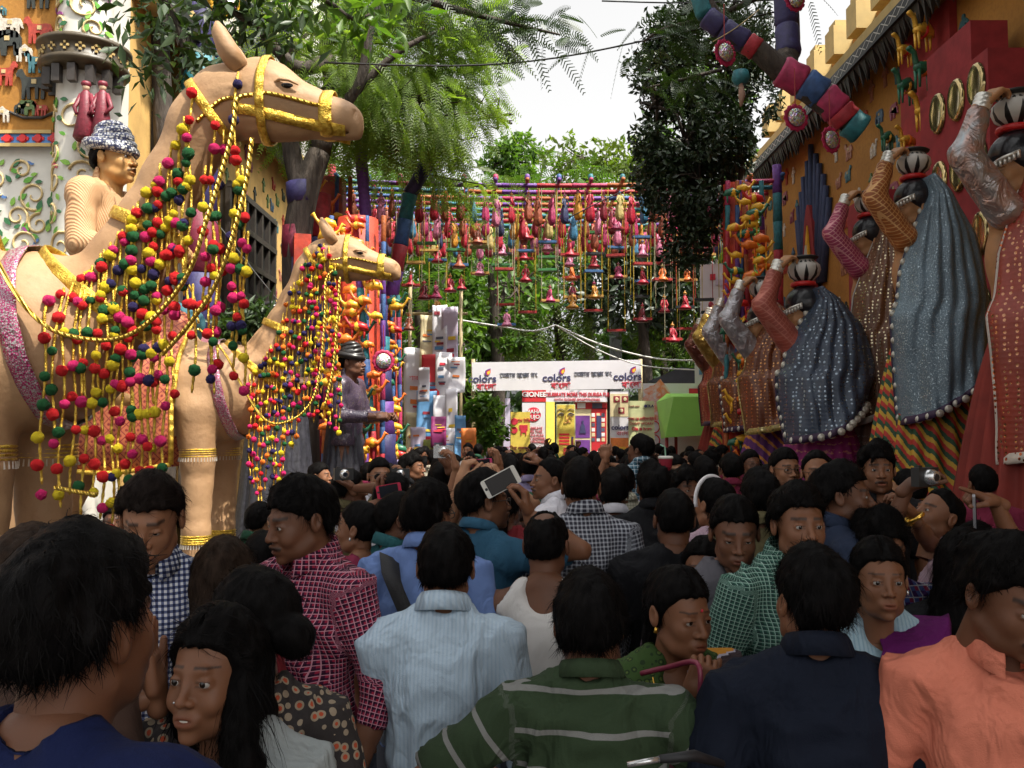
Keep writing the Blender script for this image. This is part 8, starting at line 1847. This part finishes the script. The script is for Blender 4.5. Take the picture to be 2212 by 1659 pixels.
# --- sari drapes and extras parented to their wearers
def drape(I, m, border=None, wid=.20, name='sari'):
    T_, bd, w = I['T'], I['bd'], I['w']; rows = []
    for i in range(26):
        t = i / 25; row = []
        for j in range(15):
            a = (j / 14 - .5)
            if t < .25: q = t / .25; x = .125 - .02 * q; z = T_ - .42 + .155 * math.sin(q * PI / 2); y = .17 * (1 - q) + .05 * q; x += a * wid * .65; row.append((x, y + .03 * (1 - abs(a)), z))
            else:
                q = (t - .25) / .75; x = .11 - .28 * q + a * wid * (.6 + .7 * q); z = T_ - .27 - .50 * q + a * wid * .5 * (.5 + q); e = max(0., 1 - (x / (.205 * w)) ** 2) ** .5; y = -(bd + .045 + (.03 if .15 < q < .6 else .015)) * e * min(1, .35 + q * 4) + .03 + .006 * math.sin(a * 40)
                row.append((x, y, z))
        rows.append(row)
    V, F = loft(rows); o = link(name, mesh(name, V, F, True), m, I['root']); sm = o.modifiers.new('s', 'SOLIDIFY'); sm.thickness = .006
    pcv = np.array([(j / 14 * wid, i / 25 * .9, 0) for i in range(26) for j in range(15)], dtype=np.float32); at = o.data.attributes.new('pc', 'FLOAT_VECTOR', 'POINT'); at.data.foreach_set('vector', pcv.ravel()); return o
def multi(b, x, z):
    t = (z / .17).fr(); c = b.mix(t.gt(.2), (.02, .12, .03), (.50, .22, .02)); c = b.mix(t.gt(.4), c, (.04, .025, .03)); c = b.mix(t.gt(.58), c, (.34, .08, .07)); c = b.mix(t.gt(.8), c, (.02, .02, .02)); return b.mix((z / .034).fr().gt(.86), c, (.38, .36, .45))
drape(pers['sari'], cloth('multi_stripe_sari', multi), wid=.26); drape(pers['purple'], PURS, wid=.34)
def on_head(I, g, name, m, smooth=True): return g.build(name, m, I['root'], smooth, mw=I['HM'])
g = G(); g.lathe([(.0, .002), (.0022, .001), (.0024, 0)], (-.0165, -.1045, -.031), 8, R=Matrix.Rotation(PI / 2, 3, 'X')); on_head(pers['smile'], g, 'nose_stud', SM)
for k in ('earring', 'smile', 'purple', 'sari'):
    for sg in (-1, 1): g = G(); g.tube([(sg * .082, .0, -.034), (sg * .084, .0, -.05)], [.004, .006], 6); on_head(pers[k], g, 'earring', SM if k != 'sari' else GM)
g = G(); g.lathe([(0, .001), (.004, .0008), (.0045, 0)], (0, -.0905, .035), 10, R=Matrix.Rotation(PI / 2, 3, 'X')); on_head(pers['sari'], g, 'bindi', INKR)
# necklace
def necklace(I, m, L=.16, th=.0028, pend=None):
    T_ = I['T']; bd = I['bd']; pts = [(.085 * math.sin(a), .055 - .075 * math.cos(a) * -1 if False else .04 - (bd + .035) * .5 * (1 - math.cos(a)) , T_ - .255 - L * (1 - math.cos(a)) / 2) for a in np.linspace(-PI, PI, 31)]
    g = G(); g.tube(pts, th, 6); g.build('necklace', m, I['root'], True)
    if pend: g = G(); p = pts[0]; g.tube([(p[0] + .022 * math.sin(a), p[1] - .012, p[2] - .03 + .03 * math.cos(a)) for a in np.linspace(0, 2 * PI, 15)], .004, 6, cap=False); g.build('pendant', pend, I['root'], True)
necklace(pers['sari'], GM, .13); necklace(pers['purple'], mat('black_beads', (.02, .015, .015), .4), .26, .004, SM)
# t shirt print
T_ = pers['print']['T']; bd = pers['print']['bd']; g = G(); V = []; 
for i in range(9):
    for j in range(7): x = -.10 + .22 * i / 8; z = T_ - .42 - .17 * j / 6; V.append((x, .035 - (bd + .034) * math.sqrt(max(0, 1 - (x / .22) ** 2)) - .008 * math.sin(j / 6 * PI), z))
F = [(i * 7 + j, i * 7 + j + 1, (i + 1) * 7 + j + 1, (i + 1) * 7 + j) for i in range(8) for j in range(6)]
PRT = cachemat('band_photo_print', lambda b: (b.setc(b.mix(b.noise(16, detail=3, dist=.8).ramp(.47, .53), (.02, .02, .022), (.22, .21, .19))), b.seti('Roughness', .8)))
o = link('shirt_print', mesh('shirt_print', V, F, True), PRT, pers['print']['root'])
# bag strap on blue shirt man
I = pers['bag']; T_, bd = I['T'], I['bd']; V = []; n = 22
for i in range(n):
    t = i / (n - 1); x = .115 + .05 * t if t < .0 else .12 - .30 * t; z = T_ - .27 - .62 * t
    e = max(0, 1 - (x / .22) ** 2) ** .5; y = .035 + (bd + .040) * e * min(1, .45 + t * 5)
    for s in (-.035, .035): V.append((x + s, y, z + s * .4))
F = [(2 * i, 2 * i + 1, 2 * i + 3, 2 * i + 2) for i in range(n - 1)]; o = link('bag_strap', mesh('bag_strap', V, F, True), mat('black_webbing', (.015, .015, .017), .7, bump=.4, bsc=200), I['root']); sm = o.modifiers.new('s', 'SOLIDIFY'); sm.thickness = .006
# hairband
hb = [o for o in bpy.data.objects if o.get('label', '') == 'woman with a white hairband facing away'][0]; hh = [c for c in hb.children if c.name.startswith('hair')][0]
g = G(); g.tube([(.103 * math.cos(a), -.015 + .0 * math.sin(a), .02 + .118 * math.sin(a)) for a in np.linspace(-.25, PI + .25, 24)], .0065, 6, sx=1.8); g.build('hairband', mat('white_band', (.72, .70, .72), .5), hb, True, mw=hh.matrix_basis.copy())
# red cup with straw
p = P(1438, 1008, 5.4 * 1.09); r = empty('paper_cup', p, 'red and white paper cup with green straw held above the heads', 'cup'); g = G(); g.lathe([(.0, -.07), (.032, -.07), (.046, .055)], n=20); g.build('cup', mat('red_paper', (.30, .02, .04), .5), r, True)
g = G(); g.lathe([(.046, .052), (.050, .055), (.050, .066), (.042, .070), (0, .072)], n=20); g.build('lid', WHITE, r, True); g = G(); g.tube([(0, 0, .07), (-.004, 0, .13), (-.035, 0, .145)], .005, 6); g.build('straw', mat('green_straw', (.3, .55, .4), .4), r, True)
# red strap clutched by the sari woman, denim bag by the green check shirt, white thing at the bottom
r = empty('handbag', P(1450, 1640, 2.3), 'maroon handbag with a strap across the sari woman', 'bag'); a = r.location; limb(r, [P(1385, 1455, 2.35) - a, P(1440, 1442, 2.3) - a, P(1505, 1432, 2.22) - a, P(1512, 1500, 2.2) - a, P(1500, 1600, 2.25) - a], [.007] * 5, 'strap', mat('maroon_leather', (.20, .02, .05), .4), 6)
g = G(); g.lathe([(.0, -.16), (.10, -.15), (.13, -.05), (.11, .07), (.05, .1), (0, .1)], n=20, R=Matrix.Diagonal((1, .45, 1))); g.build('pouch', mat('maroon_leather', (.20, .02, .05), .4), r, True)
r = empty('denim_bag', P(1610, 1625, 2.15), 'faded blue denim bag at hip height beside the navy polo', 'bag'); V_, F_ = surfnet(lambda p: smin(sE(p, (0, 0, 0), (.11, .06, .14)), sE(p, (-.05, 0, .07), (.07, .05, .07)), .03) + .008 * vnoise(p, 14), (-.2, -.12, -.2), (.2, .12, .2), .014); link('pouch', mesh('pouch', V_, F_, True), mat('faded_denim', (.07, .12, .22), .85, var=.3, sc=20, bump=.5), r)
r = empty('umbrella', P(1420, 1648, 1.75), 'folded umbrella shaft with a shiny chrome end at the bottom edge', 'umbrella'); g = G(); a = r.location; g.tube([P(1355, 1652, 1.75) - a, P(1425, 1640, 1.75) - a], .006, 8); g.build('shaft', SM, r, True); g = G(); g.tube([P(1425, 1640, 1.75) - a, P(1500, 1632, 1.78) - a, P(1560, 1650, 1.85) - a], [.008, .011, .008], 10); g.build('folded_cloth', mat('dark_umbrella', (.01, .01, .012), .6), r, True)
# pale stall table behind the plaid man (white with green diamonds)
r = empty('ticket_board', P(615, 1210, 4.6), 'white board with a green diamond pattern behind the plaid shirt man', 'board'); g = G(); g.box((0, 0, -.1), (.12, .04, .55)); g.build('board', WHITE, r); g = G(); g.prism([(0, .035), (.03, 0), (0, -.035), (-.03, 0)], .006, Matrix.Translation((-.02, -.028, .02))); g.build('diamond', mat('green_ink', (.02, .2, .1), .6), r)

I = pers['smile']; g = G(); g.tube([(-.022, -.0895, -.0630), (-.012, -.0945, -.0660), (0, -.0965, -.0672), (.012, -.0945, -.0660), (.022, -.0895, -.0630)], [.0010, .0026, .0030, .0026, .0010], 6); on_head(I, g, 'teeth', mat('teeth', (.65, .62, .55), .3))
# ================================================================= labels: single out look-alikes by their order from the left
from collections import defaultdict
D = defaultdict(list)
for o in bpy.data.objects:
    if o.parent is None and o.get('label') and o.get('group'): D[o['label']].append(o)
ORD = ['first', 'second', 'third', 'fourth', 'fifth', 'sixth', 'seventh', 'eighth', 'ninth', 'tenth', 'eleventh', 'twelfth', 'thirteenth', 'fourteenth']
for lb, L in D.items():
    if len(L) < 2: continue
    L.sort(key=lambda o: o.location.x / max(.5, o.location.y))
    for i, o in enumerate(L):
        if i < len(ORD): o['label'] = '%s, %s from left' % (lb, ORD[i])
